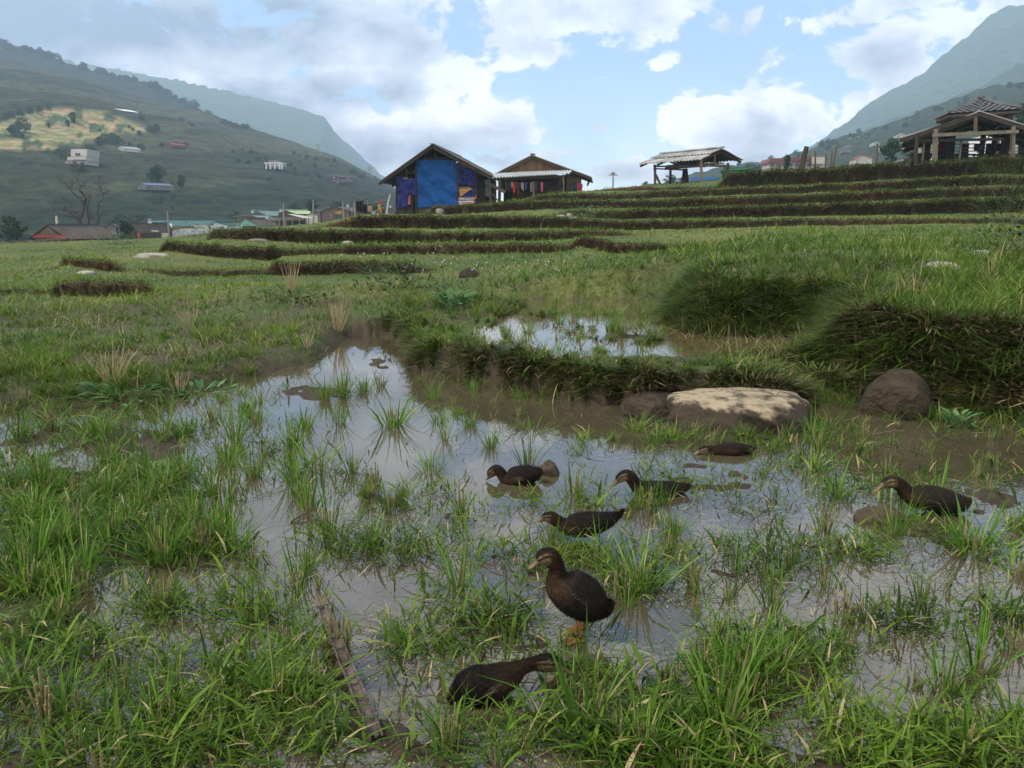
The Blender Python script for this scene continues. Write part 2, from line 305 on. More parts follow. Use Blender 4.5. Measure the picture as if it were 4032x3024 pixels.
def build_terrain():
    lines = []
    for k, (yt, pts) in enumerate(LN):
        us, Yb, zb, zt = [], [], [], []
        for px, b, t in pts:
            Y = interp(px, yt); p = P(px, b, Y); q = P(px, t, Y + 0.22)
            us.append(p.x / p.y); Yb.append(Y); zb.append(p.z); zt.append(max(q.z, p.z) if b > t else p.z)
        Y = np.interp(US, us, Yb); zb = np.interp(US, us, zb); zt = np.interp(US, us, zt)
        hgt = np.maximum(zt - zb, 0)
        w = (fbm(US * 30, US * 0 + k * 3.3, 5, 4) - .5) * Y * .055
        Y = Y + w; zb = zb + (fbm(US * 60, US * 0 + k, 6, 3) - .5) * .05
        zt = zb + hgt * (.86 + .32 * fbm(US * 85, US * 0 + k * 5.1, 9, 4))
        lines.append((Y, zb, zt))
    rowsY, rowsZ, kind = [], [], []
    Ystart = lines[0][0] - 0.4
    for j in range(NR):
        t = j / NR; inv = (1 / .95) + (1 / Ystart - 1 / .95) * t; Y = 1 / inv
        rowsY.append(Y); rowsZ.append(near_height(US * Y, Y)); kind.append(np.zeros(NC))
    pY, pZ = rowsY[-1], rowsZ[-1]
    for k, (Y, zb, zt) in enumerate(lines):
        if k == 0:
            bl = sstep(np.abs(US * 0 + 1)); nt = 3
        else: nt = 7
        for j in range(1, nt):
            t = j / nt; yy = pY + (Y - pY) * t; zz = pZ + (zb - pZ) * t
            zz = zz + (fbm(US * yy * .9, yy * .9, 12, 4) - .5) * .10 * math.sin(math.pi * t)
            rowsY.append(yy); rowsZ.append(zz); kind.append(np.zeros(NC))
        h = zt - zb
        for t, dy, kd in ((0, 0, 0), (.04, .0, 1), (.3, .10, 1), (.62, .17, 1), (.93, .25, 1), (1.0, .42, .3)):
            bul = (fbm(US * 70, US * 0 + t * 4 + k * 9, 21, 3) - .5) * .20 * min(1, t * 4) * (t < 1)
            rowsY.append(Y + (dy + bul) * np.clip(h, 0.02, .7) * 1.2 + dy * .12)
            rowsZ.append(zb + h * t); kind.append(kd * sstep(h, .03, .14))
        pY, pZ = rowsY[-1] + .05, rowsZ[-1]
    px0 = CX + US * F
    last = pZ
    for Yv, tb in ((54, [(-900, -.2), (0, -.1), (700, .1), (1000, .5), (1280, 1.1), (1424, 1.5), (1500, 1.7), (1900, 1.9), (2000, 2.4), (2300, 3.1), (2560, 3.9), (3138, 4.4), (4032, 5.2), (4900, 5.6)]),
                   (64, [(-900, -.8), (700, -.5), (1000, .1), (1400, .6), (1900, .8), (2300, 1.6), (2560, 2.5), (3138, 4.3), (4032, 5.4), (4900, 5.6)]),
                   (80, [(-900, -1), (700, -.6), (1200, .3), (1400, .5), (1900, -2), (2500, -1), (3000, 2), (3500, 5), (4032, 7), (4900, 8)]),
                   (110, [(-900, -1.5), (700, -1), (1200, -.5), (1500, -1), (1900, -6), (2500, -4), (3000, 0), (3500, 5), (4032, 10), (4900, 12)]),
                   (150, [(-900, -3), (1500, -6), (2500, -9), (3000, -2), (3500, 6), (4032, 13), (4900, 17)])):
        rowsY.append(US * 0 + Yv); rowsZ.append(interp(px0, tb) + (fbm(US * 20, US * 0 + Yv, 3) - .5) * .4); kind.append(np.zeros(NC))
    RY = np.maximum.accumulate(np.array(rowsY) + np.arange(len(rowsY))[:, None] * 1e-5, axis=0); RZ = np.array(rowsZ); K = np.array(kind)
    return RY, RZ, K, lines
RY, RZ, KIND, TLINES = build_terrain()
NRW = RY.shape[0]
# lookup table over (u, 1/Y)
NY = 1800
INV = np.linspace(1 / .95, 1 / 145, NY); YS = 1 / INV
LUT = np.empty((NC, NY)); 
for c in range(NC): LUT[c] = np.interp(YS, RY[:, c], RZ[:, c])
def ground(x, y):
    x = np.asarray(x, float); y = np.clip(np.asarray(y, float), .96, 144)
    cu = np.clip((x / y - US[0]) / (US[1] - US[0]), 0, NC - 1.001); ci = cu.astype(int); fc = cu - ci
    cv = np.clip((1 / y - INV[0]) / (INV[1] - INV[0]), 0, NY - 1.001); vi = cv.astype(int); fv = cv - vi
    return (LUT[ci, vi] * (1 - fc) + LUT[ci + 1, vi] * fc) * (1 - fv) + (LUT[ci, vi + 1] * (1 - fc) + LUT[ci + 1, vi + 1] * fc) * fv
def gz(x, y): return float(ground(np.array(x), np.array(y)))
def make_ground():
    X = US[None, :] * RY; V = np.stack([X, RY, RZ], -1).reshape(-1, 3)
    px, py = to_px(X, RY, RZ)
    n = fbm(X * 1.1, RY * 1.1, 40); n2 = fbm(X * 4, RY * 4, 41, 3); n3 = fbm(X * .25, RY * .25, 42, 3)
    soil = np.array([.060, .044, .028]); wet = np.array([.045, .033, .022]); grn = np.array([.050, .075, .018]); grn2 = np.array([.095, .105, .028]); red = np.array([.14, .062, .035])
    g = sstep(n * .5 + n3 * .5, .38, .62)[..., None]
    col = grn * (1 - g) + grn2 * g
    T, pa, pb, mb, isl, mr = near_height(X[:NR], RY[:NR], True)
    wetm = np.zeros(X.shape); wetm[:NR] = np.clip(np.maximum(pa, pb) * 1.5, 0, 1)
    soilm = np.zeros(X.shape); soilm[:NR] = .75 * sstep(n[:NR], .35, .6)
    # steep ground is bare soil and dead stems
    sl = np.zeros(X.shape); dz = np.abs(np.diff(RZ, axis=0)); dy = np.maximum(np.diff(RY, axis=0), 1e-3); sl[1:] = dz / dy
    st = np.maximum(sstep(sl, .4, 1.2), KIND)
    dark = np.array([.052, .042, .022])
    rsoil = (dark * (1 - n2[..., None]) + np.array([.055, .045, .024]) * n2[..., None])
    rr = (sstep(fbm(X * .5, RY * .5 + RZ * 2, 77, 4), .56, .68) * sstep(RY, 12, 14))[..., None]
    rsoil = rsoil * (1 - rr * .6) + red * .45 * rr
    col = col * (1 - soilm[..., None]) + soil * soilm[..., None]
    col = col * (1 - st[..., None]) + rsoil * st[..., None]
    col = col * (1 - wetm[..., None]) + wet * wetm[..., None]
    idx = np.arange(NRW * NC).reshape(NRW, NC)
    T4 = np.stack([idx[:-1, :-1], idx[:-1, 1:], idx[1:, 1:], idx[1:, :-1]], -1).reshape(-1, 4)
    me = tri_mesh('terrain', V, T4, smooth=True, cols=col.reshape(-1, 3))
    m = bpy.data.materials.new('terrace_soil'); m.use_nodes = True; nt = m.node_tree; nn = nt.nodes; l = nt.links; b = nn['Principled BSDF']
    b.inputs['Roughness'].default_value = .85; b.inputs['Specular IOR Level'].default_value = .25
    a = nn.new('ShaderNodeAttribute'); a.attribute_name = 'col'
    tc = nn.new('ShaderNodeTexCoord'); no = nn.new('ShaderNodeTexNoise'); no.inputs['Scale'].default_value = 14; no.inputs['Detail'].default_value = 8; no.inputs['Roughness'].default_value = .7
    l.new(tc.outputs['Object'], no.inputs['Vector'])
    mr_ = nn.new('ShaderNodeMapRange'); mr_.inputs[1].default_value = .3; mr_.inputs[2].default_value = .7; mr_.inputs[3].default_value = .55; mr_.inputs[4].default_value = 1.5
    l.new(no.outputs[0], mr_.inputs[0]); mu = nn.new('ShaderNodeVectorMath'); mu.operation = 'SCALE'; l.new(a.outputs['Color'], mu.inputs[0]); l.new(mr_.outputs[0], mu.inputs['Scale']); l.new(mu.outputs[0], b.inputs['Base Color'])
    bp = nn.new('ShaderNodeBump'); bp.inputs['Strength'].default_value = .8; bp.inputs['Distance'].default_value = .03; l.new(no.outputs[0], bp.inputs['Height']); l.new(bp.outputs[0], b.inputs['Normal'])
    tag(link('terraced_ground', me, m), 'terraced rice field ground with mud banks', None, kind='structure')
make_ground()
# flooded paddies
def water_mat(name, base, rough, ior, lo, hi):
    m = bpy.data.materials.new(name); m.use_nodes = True; nt = m.node_tree; n = nt.nodes; l = nt.links; b = n['Principled BSDF']
    b.inputs['Roughness'].default_value = rough; b.inputs['IOR'].default_value = ior; b.inputs['Specular IOR Level'].default_value = .5
    tc = n.new('ShaderNodeTexCoord'); no = n.new('ShaderNodeTexNoise'); no.inputs['Scale'].default_value = .8; no.inputs['Detail'].default_value = 4; l.new(tc.outputs['Object'], no.inputs['Vector'])
    r = n.new('ShaderNodeValToRGB'); r.color_ramp.elements[0].position = .35; r.color_ramp.elements[1].position = .65
    r.color_ramp.elements[0].color = (*base, 1); r.color_ramp.elements[1].color = (*[c * 1.25 for c in base], 1); l.new(no.outputs[0], r.inputs[0]); l.new(r.outputs[0], b.inputs['Base Color'])
    # ripples, stronger to the right where the ducks stir the water
    w = n.new('ShaderNodeTexNoise'); w.inputs['Scale'].default_value = 16; w.inputs['Detail'].default_value = 2; w.inputs['Distortion'].default_value = .6; l.new(tc.outputs['Object'], w.inputs['Vector'])
    sx = n.new('ShaderNodeSeparateXYZ'); l.new(tc.outputs['Object'], sx.inputs[0])
    mk = n.new('ShaderNodeMapRange'); mk.inputs[1].default_value = .1; mk.inputs[2].default_value = 1.6; mk.inputs[3].default_value = lo; mk.inputs[4].default_value = hi; l.new(sx.outputs[0], mk.inputs[0])
    bp = n.new('ShaderNodeBump'); bp.inputs['Distance'].default_value = .02; l.new(mk.outputs[0], bp.inputs['Strength']); l.new(w.outputs[0], bp.inputs['Height']); l.new(bp.outputs[0], b.inputs['Normal'])
    return m
WATER = water_mat('muddy_water', (.058, .047, .030), .02, 1.95, .012, .09)
WATER2 = water_mat('muddy_water_upper', (.085, .066, .034), .03, 1.6, .02, .05)
def sheet(name, poly, z, m, label, kind):
    mb = MB(); k = len(poly); mb.add([(x, y, z) for x, y in poly], [tuple(range(k))])
    o = mb.build(name, m); tag(o, label, None, kind=kind); return o
sheet('paddy_water', [(-7.5, .9), (7.5, .9), (7.5, 9.2), (-7.5, 9.2)], 0.0, WATER, 'muddy water flooding the near paddy', 'structure')
ubp = [(x, y) for x, y in gp([(1850, 1400), (3280, 1400), (3280, 1300), (2700, 1060), (1900, 1060)], .2)]
sheet('upper_paddy_water', ubp, 0.19, WATER2, 'muddy water in the upper paddy behind the bund', 'structure')
# ---------------------------------------------------------------- sky
SUN_EL, SUN_AZ = R(56), R(-105)       # azimuth measured from +Y (ahead) towards +X
def build_world():
    w = bpy.data.worlds.new('World'); SC.world = w; w.use_nodes = True; nt = w.node_tree; n = nt.nodes; l = nt.links; n.clear()
    out = n.new('ShaderNodeOutputWorld'); sky = n.new('ShaderNodeTexSky'); sky.sky_type = 'NISHITA'; sky.sun_disc = False
    sky.sun_elevation = SUN_EL; sky.sun_rotation = SUN_AZ; sky.air_density = 1.0; sky.dust_density = .6; sky.ozone_density = 2.0; sky.altitude = 900
    bg = n.new('ShaderNodeBackground'); bg.inputs[1].default_value = .118; l.new(sky.outputs[0], bg.inputs[0])
    tc = n.new('ShaderNodeTexCoord'); sx = n.new('ShaderNodeSeparateXYZ'); l.new(tc.outputs['Generated'], sx.inputs[0])
    def M(op, a, b=None, c=None):
        m = n.new('ShaderNodeMath'); m.operation = op
        for i, q in enumerate((a, b, c)):
            if q is None: continue
            if isinstance(q, (int, float)): m.inputs[i].default_value = q
            else: l.new(q, m.inputs[i])
        return m.outputs[0]
    yy = M('MAXIMUM', sx.outputs[1], .06); u = M('DIVIDE', sx.outputs[0], yy); v = M('DIVIDE', sx.outputs[2], yy)
    cb = n.new('ShaderNodeCombineXYZ'); l.new(u, cb.inputs[0]); l.new(v, cb.inputs[1])
    # the noise that breaks the cloud edges
    def noise(scale, detail, rough, vec, dist=0.0, off=(0, 0, 0)):
        mp = n.new('ShaderNodeMapping'); mp.inputs['Scale'].default_value = (1, 1.5, 1); mp.inputs['Location'].default_value = off; l.new(vec, mp.inputs[0])
        q = n.new('ShaderNodeTexNoise'); q.inputs['Scale'].default_value = scale; q.inputs['Detail'].default_value = detail; q.inputs['Roughness'].default_value = rough; q.inputs['Distortion'].default_value = dist
        l.new(mp.outputs[0], q.inputs['Vector']); return q
    wn = noise(5, 4, .55, cb.outputs[0])
    wv = n.new('ShaderNodeVectorMath'); wv.operation = 'MULTIPLY_ADD'; l.new(wn.outputs['Color'], wv.inputs[0]); wv.inputs[1].default_value = (.10, .07, 0); wv.inputs[2].default_value = (-.05, -.035, 0)
    wa = n.new('ShaderNodeVectorMath'); wa.operation = 'ADD'; l.new(cb.outputs[0], wa.inputs[0]); l.new(wv.outputs[0], wa.inputs[1])
    def blobs(lst):
        cur = None
        for b in lst:
            px, py, rx, ry, s = b[:5]
            p = P(px, py, 1.0) if len(b) == 5 else P(px, py, 1.0)
            z = p.z - CAMZ
            if len(b) > 5: z = -z
            mu = n.new('ShaderNodeVectorMath'); mu.operation = 'MULTIPLY_ADD'; l.new(wa.outputs[0], mu.inputs[0])
            ax, ay = F / rx, F / ry; mu.inputs[1].default_value = (ax, ay, 0); mu.inputs[2].default_value = (-p.x * ax, -z * ay, 0)
            le = n.new('ShaderNodeVectorMath'); le.operation = 'LENGTH'; l.new(mu.outputs[0], le.inputs[0])
            mr = n.new('ShaderNodeMapRange'); mr.interpolation_type = 'LINEAR'; mr.inputs[1].default_value = 1.6; mr.inputs[2].default_value = .15; mr.inputs[3].default_value = 0; mr.inputs[4].default_value = s
            l.new(le.outputs['Value'], mr.inputs[0]); cur = mr.outputs[0] if cur is None else M('MAXIMUM', cur, mr.outputs[0])
        return cur
    cov = blobs([(150, 130, 1000, 330, 1), (850, 330, 700, 300, 1), (1330, 200, 420, 270, 1), (1620, 330, 330, 230, 1), (1600, 520, 650, 190, .95), (600, 550, 900, 250, .9), (2050, 620, 500, 110, .62),
                 (2270, 20, 480, 150, 1), (2060, 180, 260, 110, .9), (2180, 220, 110, 90, .8), (2790, 112, 150, 60, .66), (2730, 95, 70, 30, .5), (3090, 62, 240, 80, .66), (3000, 150, 190, 120, .70), (2572, 248, 95, 42, .62), (2600, 262, 60, 30, .5), (2330, 312, 170, 34, .6),
                 (2372, 512, 150, 60, .7), (2350, 575, 130, 65, .62), (2650, 480, 110, 120, .95), (2900, 520, 420, 130, 1), (3180, 440, 260, 170, 1), (3420, 560, 420, 330, 1), (3560, 260, 230, 200, .9), (3740, 130, 300, 170, .95), (3520, 0, 280, 90, 1), (3950, 40, 260, 200, 1), (2850, 650, 900, 110, .8),
                 (3500, 2650, 1500, 800, 1, 'R'), (1000, 2100, 1500, 800, .95, 'R'), (2200, 2900, 2500, 800, .9, 'R'), (3900, 1800, 500, 300, .8, 'R'), (0, -400, 900, 400, 1)])
    n1 = noise(7.5, 9, .62, cb.outputs[0], .35)
    c = M('ADD', cov, M('MULTIPLY', M('SUBTRACT', n1.outputs[0], .52), 2.3))
    mk = n.new('ShaderNodeMapRange'); mk.interpolation_type = 'SMOOTHSTEP'; mk.inputs[1].default_value = .46; mk.inputs[2].default_value = .60; l.new(c, mk.inputs[0])
    # veil near the horizon
    veil = n.new('ShaderNodeMapRange'); veil.interpolation_type = 'SMOOTHSTEP'; veil.inputs[1].default_value = .23; veil.inputs[2].default_value = .02; veil.inputs[3].default_value = 0.0; veil.inputs[4].default_value = .35; l.new(v, veil.inputs[0])
    back = n.new('ShaderNodeMapRange'); back.interpolation_type = 'SMOOTHSTEP'; back.inputs[1].default_value = .12; back.inputs[2].default_value = -.15; back.inputs[4].default_value = 1.0; l.new(sx.outputs[1], back.inputs[0]); fac = M('MAXIMUM', M('MAXIMUM', mk.outputs[0], veil.outputs[0]), back.outputs[0])
    gray = blobs([(350, 20, 1200, 230, .95), (1000, 30, 320, 120, 1.1), (600, 70, 900, 190, 1.15), (100, 60, 600, 240, 1.2), (1400, 392, 300, 75, .95), (1150, 470, 400, 110, .8), (700, 500, 600, 200, .62), (1500, 610, 900, 120, .75), (200, 250, 700, 200, .45), (2100, 640, 700, 110, .6), (2850, 660, 600, 90, .5), (3500, 330, 220, 250, .45), (3250, 640, 400, 160, .55),
                  (1000, 2200, 1500, 750, .42, 'R'), (2000, 2950, 1200, 500, .45, 'R'), (2600, 1700, 500, 200, .4, 'R')])
    n3 = noise(9, 8, .6, cb.outputs[0], .2, (3.1, .07, 0))
    g = M('ADD', gray, M('MULTIPLY', M('SUBTRACT', n3.outputs[0], .48), 2.3))
    core = n.new('ShaderNodeMapRange'); core.inputs[1].default_value = .55; core.inputs[2].default_value = 1.3; core.inputs[3].default_value = -.12; core.inputs[4].default_value = .22; l.new(c, core.inputs[0]); g = M('ADD', g, core.outputs[0])
    gm = n.new('ShaderNodeMapRange'); gm.inputs[1].default_value = 0; gm.inputs[2].default_value = 1.0; l.new(g, gm.inputs[0])
    cr = n.new('ShaderNodeValToRGB'); e = cr.color_ramp.elements; e.new(.5)
    e[0].position = 0; e[0].color = (.84, .80, .78, 1); e[1].position = .40; e[1].color = (.50, .505, .56, 1); e[2].position = 1; e[2].color = (.15, .17, .235, 1)
    l.new(gm.outputs[0], cr.inputs[0])
    cbg = n.new('ShaderNodeBackground'); l.new(cr.outputs[0], cbg.inputs[0]); sm = n.new('ShaderNodeMapRange'); sm.inputs[1].default_value = .04; sm.inputs[2].default_value = .34; sm.inputs[3].default_value = 1.15; sm.inputs[4].default_value = .95; l.new(v, sm.inputs[0]); l.new(sm.outputs[0], cbg.inputs[1])
    mx = n.new('ShaderNodeMixShader'); l.new(fac, mx.inputs[0]); l.new(bg.outputs[0], mx.inputs[1]); l.new(cbg.outputs[0], mx.inputs[2]); l.new(mx.outputs[0], out.inputs[0])
    w.cycles.sampling_method = 'MANUAL'; w.cycles.sample_map_resolution = 512
build_world()
def build_sun():
    d = bpy.data.lights.new('sun', 'SUN'); d.energy = 2.7; d.angle = R(11); d.color = (1, .91, .74)
    o = bpy.data.objects.new('sun', d); COL.objects.link(o)
    v = Vector((math.sin(SUN_AZ) * math.cos(SUN_EL), math.cos(SUN_AZ) * math.cos(SUN_EL), math.sin(SUN_EL)))
    o.rotation_euler = v.to_track_quat('Z', 'Y').to_euler(); o.location = (20, 30, 60)
build_sun()
cam = bpy.data.cameras.new('camera'); co = bpy.data.objects.new('camera', cam); COL.objects.link(co); SC.camera = co
cam.sensor_width = 36; cam.lens = 36 * F / 4032; cam.clip_start = .05; cam.clip_end = 20000
co.location = (0, 0, CAMZ); co.rotation_euler = (math.pi / 2 - PITCH, 0, 0)
SC.view_settings.view_transform = 'Standard'; SC.view_settings.look = 'None'; SC.view_settings.gamma = 1; SC.view_settings.exposure = .95
SC.cycles.use_denoising = True; SC.cycles.max_bounces = 8; SC.cycles.diffuse_bounces = 2; SC.cycles.glossy_bounces = 3; SC.cycles.transmission_bounces = 3; SC.cycles.volume_bounces = 2; SC.cycles.transparent_max_bounces = 8
SC.cycles.use_adaptive_sampling = True; SC.cycles.adaptive_threshold = .02
# ---------------------------------------------------------------- valley floor and mountains
def hill(name, ridge, base, Yr, Yb, cols, seed, nu=360, nv=90, rough=.04, tree=0.0, patch=None, terr=0.0, label='', tiers=0):
    """hill slope from its foot (base, Yb) up to its ridge (ridge px line at distance Yr), with a back side"""
    pxs = np.linspace(ridge[0][0], ridge[-1][0], nu); V = []; C = []
    ry = interp(pxs, ridge); by = interp(pxs, base)
    Yrr = np.array([interp(p, Yr) for p in pxs]); Ybb = np.array([interp(p, Yb) for p in pxs])
    rp = np.array([P(a, b, c) for a, b, c in zip(pxs, ry, Yrr)]); bp_ = np.array([P(a, b, c) for a, b, c in zip(pxs, by, Ybb)])
    for j in range(nv + 1):
        t = j / nv; tt = t
        p = bp_ + (rp - bp_) * tt
        amp = (rp[:, 2] - bp_[:, 2])
        f = fbm(p[:, 0] * 6 / Yrr.mean() * 1.0 + seed, p[:, 1] * 6 / Yrr.mean(), seed, 5) - .5
        f2 = fbm(p[:, 0] * 60 / Yrr.mean() + seed, p[:, 1] * 60 / Yrr.mean(), seed + 3, 4) - .5
        k = math.sin(math.pi * min(1, t)) ** .6 if t < 1 else 0
        p[:, 2] += amp * (f * rough * 4 * k + f2 * rough * .8) + tree * (fbm(p[:, 0] * .11, p[:, 1] * .11, seed + 7, 4) - .3) * (1 if t > .02 else 0)
        if tiers:
            step = amp.mean() / tiers; q = p[:, 2] / step; fr = q - np.floor(q); p[:, 2] = (np.floor(q) + sstep(fr, .15, .85)) * step * .35 + p[:, 2] * .65
        V.append(p); C.append(cols(pxs, t, p, seed))
    for kk in (1, 2, 3):
        p = rp.copy(); p[:, 1] += Yrr * .10 * kk; p[:, 0] *= 1 + .1 * kk; p[:, 2] -= (rp[:, 2] + 20) * .28 * kk; V.append(p); C.append(C[-1])
    V = np.array(V); nr = V.shape[0]; idx = np.arange(nr * nu).reshape(nr, nu)
    T4 = np.stack([idx[:-1, :-1], idx[:-1, 1:], idx[1:, 1:], idx[1:, :-1]], -1).reshape(-1, 4)
    me = tri_mesh(name, V.reshape(-1, 3), T4, smooth=True, cols=np.array(C).reshape(-1, 3))
    m = bpy.data.materials.new(name + '_cover'); m.use_nodes = True; nt = m.node_tree; nn = nt.nodes; l = nt.links; b = nn['Principled BSDF']
    b.inputs['Roughness'].default_value = .95; b.inputs['Specular IOR Level'].default_value = .1
    a = nn.new('ShaderNodeAttribute'); a.attribute_name = 'col'; tc = nn.new('ShaderNodeTexCoord'); sc = nn.new('ShaderNodeMapping'); sc.inputs['Scale'].default_value = (1, 1, 3); l.new(tc.outputs['Object'], sc.inputs[0])
    no = nn.new('ShaderNodeTexNoise'); no.inputs['Scale'].default_value = 110 / Yrr.mean(); no.inputs['Detail'].default_value = 10; no.inputs['Roughness'].default_value = .72; l.new(sc.outputs[0], no.inputs['Vector'])
    mr_ = nn.new('ShaderNodeMapRange'); mr_.inputs[1].default_value = .32; mr_.inputs[2].default_value = .68; mr_.inputs[3].default_value = .25; mr_.inputs[4].default_value = 1.8
    l.new(no.outputs[0], mr_.inputs[0]); mu = nn.new('ShaderNodeVectorMath'); mu.operation = 'SCALE'; l.new(a.outputs['Color'], mu.inputs[0]); l.new(mr_.outputs[0], mu.inputs['Scale']); l.new(mu.outputs[0], b.inputs['Base Color'])
    bp = nn.new('ShaderNodeBump'); bp.inputs['Strength'].default_value = .9; bp.inputs['Distance'].default_value = Yrr.mean() * .006; l.new(no.outputs[0], bp.inputs['Height']); l.new(bp.outputs[0], b.inputs['Normal'])
    tag(link(name, me, m), label, None, kind='structure')
    def at(px, py):
        """a point of this slope seen at px,py (by marching the columns)"""
        c = int(np.clip((px - pxs[0]) / (pxs[-1] - pxs[0]) * (nu - 1), 0, nu - 1))
        q = V[:nv + 1, c]; ppx, ppy = to_px(q[:, 0], q[:, 1], q[:, 2]); j = int(np.argmin(np.abs(ppy - py))); return Vector(q[j])
    return at
def col_left(px, t, p, s):
    _, py = to_px(p[:, 0], p[:, 1], p[:, 2])
    a = fbm(p[:, 0] * .010, p[:, 2] * .035, 50 + s, 5)[:, None]; b = fbm(p[:, 0] * .035, p[:, 2] * .16, 60 + s, 4)[:, None]
    c = np.array([.030, .044, .020]) * (1 - a) + np.array([.058, .055, .032]) * a
    forest = sstep(fbm(p[:, 0] * .012, p[:, 2] * .03, 71, 4), .52, .60)[:, None] * .8
    c = c * (1 - forest) + np.array([.022, .036, .020]) * forest
    lines = sstep(np.sin(p[:, 2] * 1.15 + b[:, 0] * 8), .3, .95)[:, None] * .5
    c = c * (1 - lines) + c * .35 * lines
    pt = sstep(fbm(p[:, 0] * .02, p[:, 2] * .09, 75, 4), .50, .58)[:, None] * .55; c = c * (1 - pt) + np.array([.085, .09, .048]) * pt
    dk = sstep(fbm(p[:, 0] * .05, p[:, 2] * .15, 76, 4), .56, .66)[:, None] * .7; c = c * (1 - dk) + np.array([.018, .032, .018]) * dk
    # dry yellow terraces with bare red earth, paled to paint a patch of sun
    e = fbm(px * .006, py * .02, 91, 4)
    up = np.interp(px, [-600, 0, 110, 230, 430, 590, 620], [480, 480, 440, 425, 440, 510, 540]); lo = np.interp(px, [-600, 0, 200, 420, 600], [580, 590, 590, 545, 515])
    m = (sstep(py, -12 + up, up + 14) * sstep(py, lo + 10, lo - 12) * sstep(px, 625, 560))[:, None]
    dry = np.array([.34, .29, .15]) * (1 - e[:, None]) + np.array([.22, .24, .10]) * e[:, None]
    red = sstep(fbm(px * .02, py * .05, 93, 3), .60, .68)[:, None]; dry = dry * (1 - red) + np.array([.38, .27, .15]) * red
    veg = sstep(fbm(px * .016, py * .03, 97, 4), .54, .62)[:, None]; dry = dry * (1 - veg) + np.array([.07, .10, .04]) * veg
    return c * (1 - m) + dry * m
def col_green(k):
    def f(px, t, p, s):
        a = fbm(p[:, 0] * .006, p[:, 2] * .02, 50 + s, 5)[:, None]
        return (np.array([.018, .032, .020]) * (1 - a) + np.array([.040, .056, .028]) * a) * k
    return f
main_ridge = [(-1500, 60), (-600, 190), (0, 236), (305, 303), (570, 392), (814, 453), (983, 507), (1153, 561), (1322, 615), (1500, 710), (1570, 755), (1650, 815), (1750, 870), (1900, 900)]
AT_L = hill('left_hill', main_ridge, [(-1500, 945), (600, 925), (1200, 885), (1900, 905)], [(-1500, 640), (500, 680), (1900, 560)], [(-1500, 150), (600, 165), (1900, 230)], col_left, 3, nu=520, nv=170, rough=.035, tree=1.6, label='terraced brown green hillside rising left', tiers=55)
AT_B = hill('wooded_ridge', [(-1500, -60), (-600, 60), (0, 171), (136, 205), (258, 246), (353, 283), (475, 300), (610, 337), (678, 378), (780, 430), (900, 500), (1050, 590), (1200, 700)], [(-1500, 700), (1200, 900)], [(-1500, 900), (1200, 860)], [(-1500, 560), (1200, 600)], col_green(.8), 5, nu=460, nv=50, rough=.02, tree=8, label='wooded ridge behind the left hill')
hill('far_left_mountain', [(200, 230), (700, 320), (1000, 385), (1130, 418), (1275, 462), (1322, 530), (1390, 588), (1492, 683), (1600, 760), (1750, 840), (2100, 930)], [(200, 900), (2100, 930)], [(200, 2100), (2100, 1900)], [(200, 1100), (2100, 1000)], col_green(2.4), 9, nu=240, nv=40, rough=.02, tree=10, label='blue hazy mountain behind the left hill')  # slope colour lightened so extra haze is painted into it
hill('big_right_mountain', [(2700, 800), (3000, 665), (3140, 605), (3205, 575), (3316, 497), (3399, 427), (3449, 387), (3565, 328), (3647, 281), (3710, 225), (3796, 152), (3856, 106), (3905, 56), (3962, 22), (4032, 18), (4400, 60), (5600, 120)], [(2700, 900), (5600, 880)], [(2700, 1700), (5600, 1650)], [(2700, 900), (5600, 700)], col_green(1.9), 13, nu=420, nv=80, rough=.05, tree=9, label='steep blue mountain rising right')  # lightened slope colour adds painted haze to the air volume
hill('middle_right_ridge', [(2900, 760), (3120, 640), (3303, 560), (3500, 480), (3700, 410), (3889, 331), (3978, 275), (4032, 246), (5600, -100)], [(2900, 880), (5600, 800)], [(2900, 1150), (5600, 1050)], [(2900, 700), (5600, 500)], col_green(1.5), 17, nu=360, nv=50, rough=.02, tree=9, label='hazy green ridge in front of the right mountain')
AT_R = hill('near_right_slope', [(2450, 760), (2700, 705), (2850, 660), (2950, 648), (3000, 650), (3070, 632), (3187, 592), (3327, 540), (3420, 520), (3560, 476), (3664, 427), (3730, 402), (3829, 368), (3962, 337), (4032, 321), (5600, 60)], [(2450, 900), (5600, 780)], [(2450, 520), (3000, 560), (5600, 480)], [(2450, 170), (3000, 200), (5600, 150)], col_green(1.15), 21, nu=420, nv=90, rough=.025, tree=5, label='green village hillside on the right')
# the valley floor reaches past the mountains
mb = MB(); mb.add([(-2500, -290, -14), (2500, -290, -14), (2500, 2200, -14), (-2500, 2200, -14)], [(0, 1, 2, 3)])
tag(mb.build('valley_floor', mat('valley_ground', (.06, .075, .035), .95, .4, .02, .2, .5)), 'green valley floor', None, kind='structure')
mb = MB(); mb.add([(-8, -25, -.3), (8, -25, -.3), (8, 1.2, -.3), (-8, 1.2, -.3)], [(0, 1, 2, 3)])
tag(mb.build('paddy_floor', MUD), 'mud floor of the paddy', None, kind='structure')
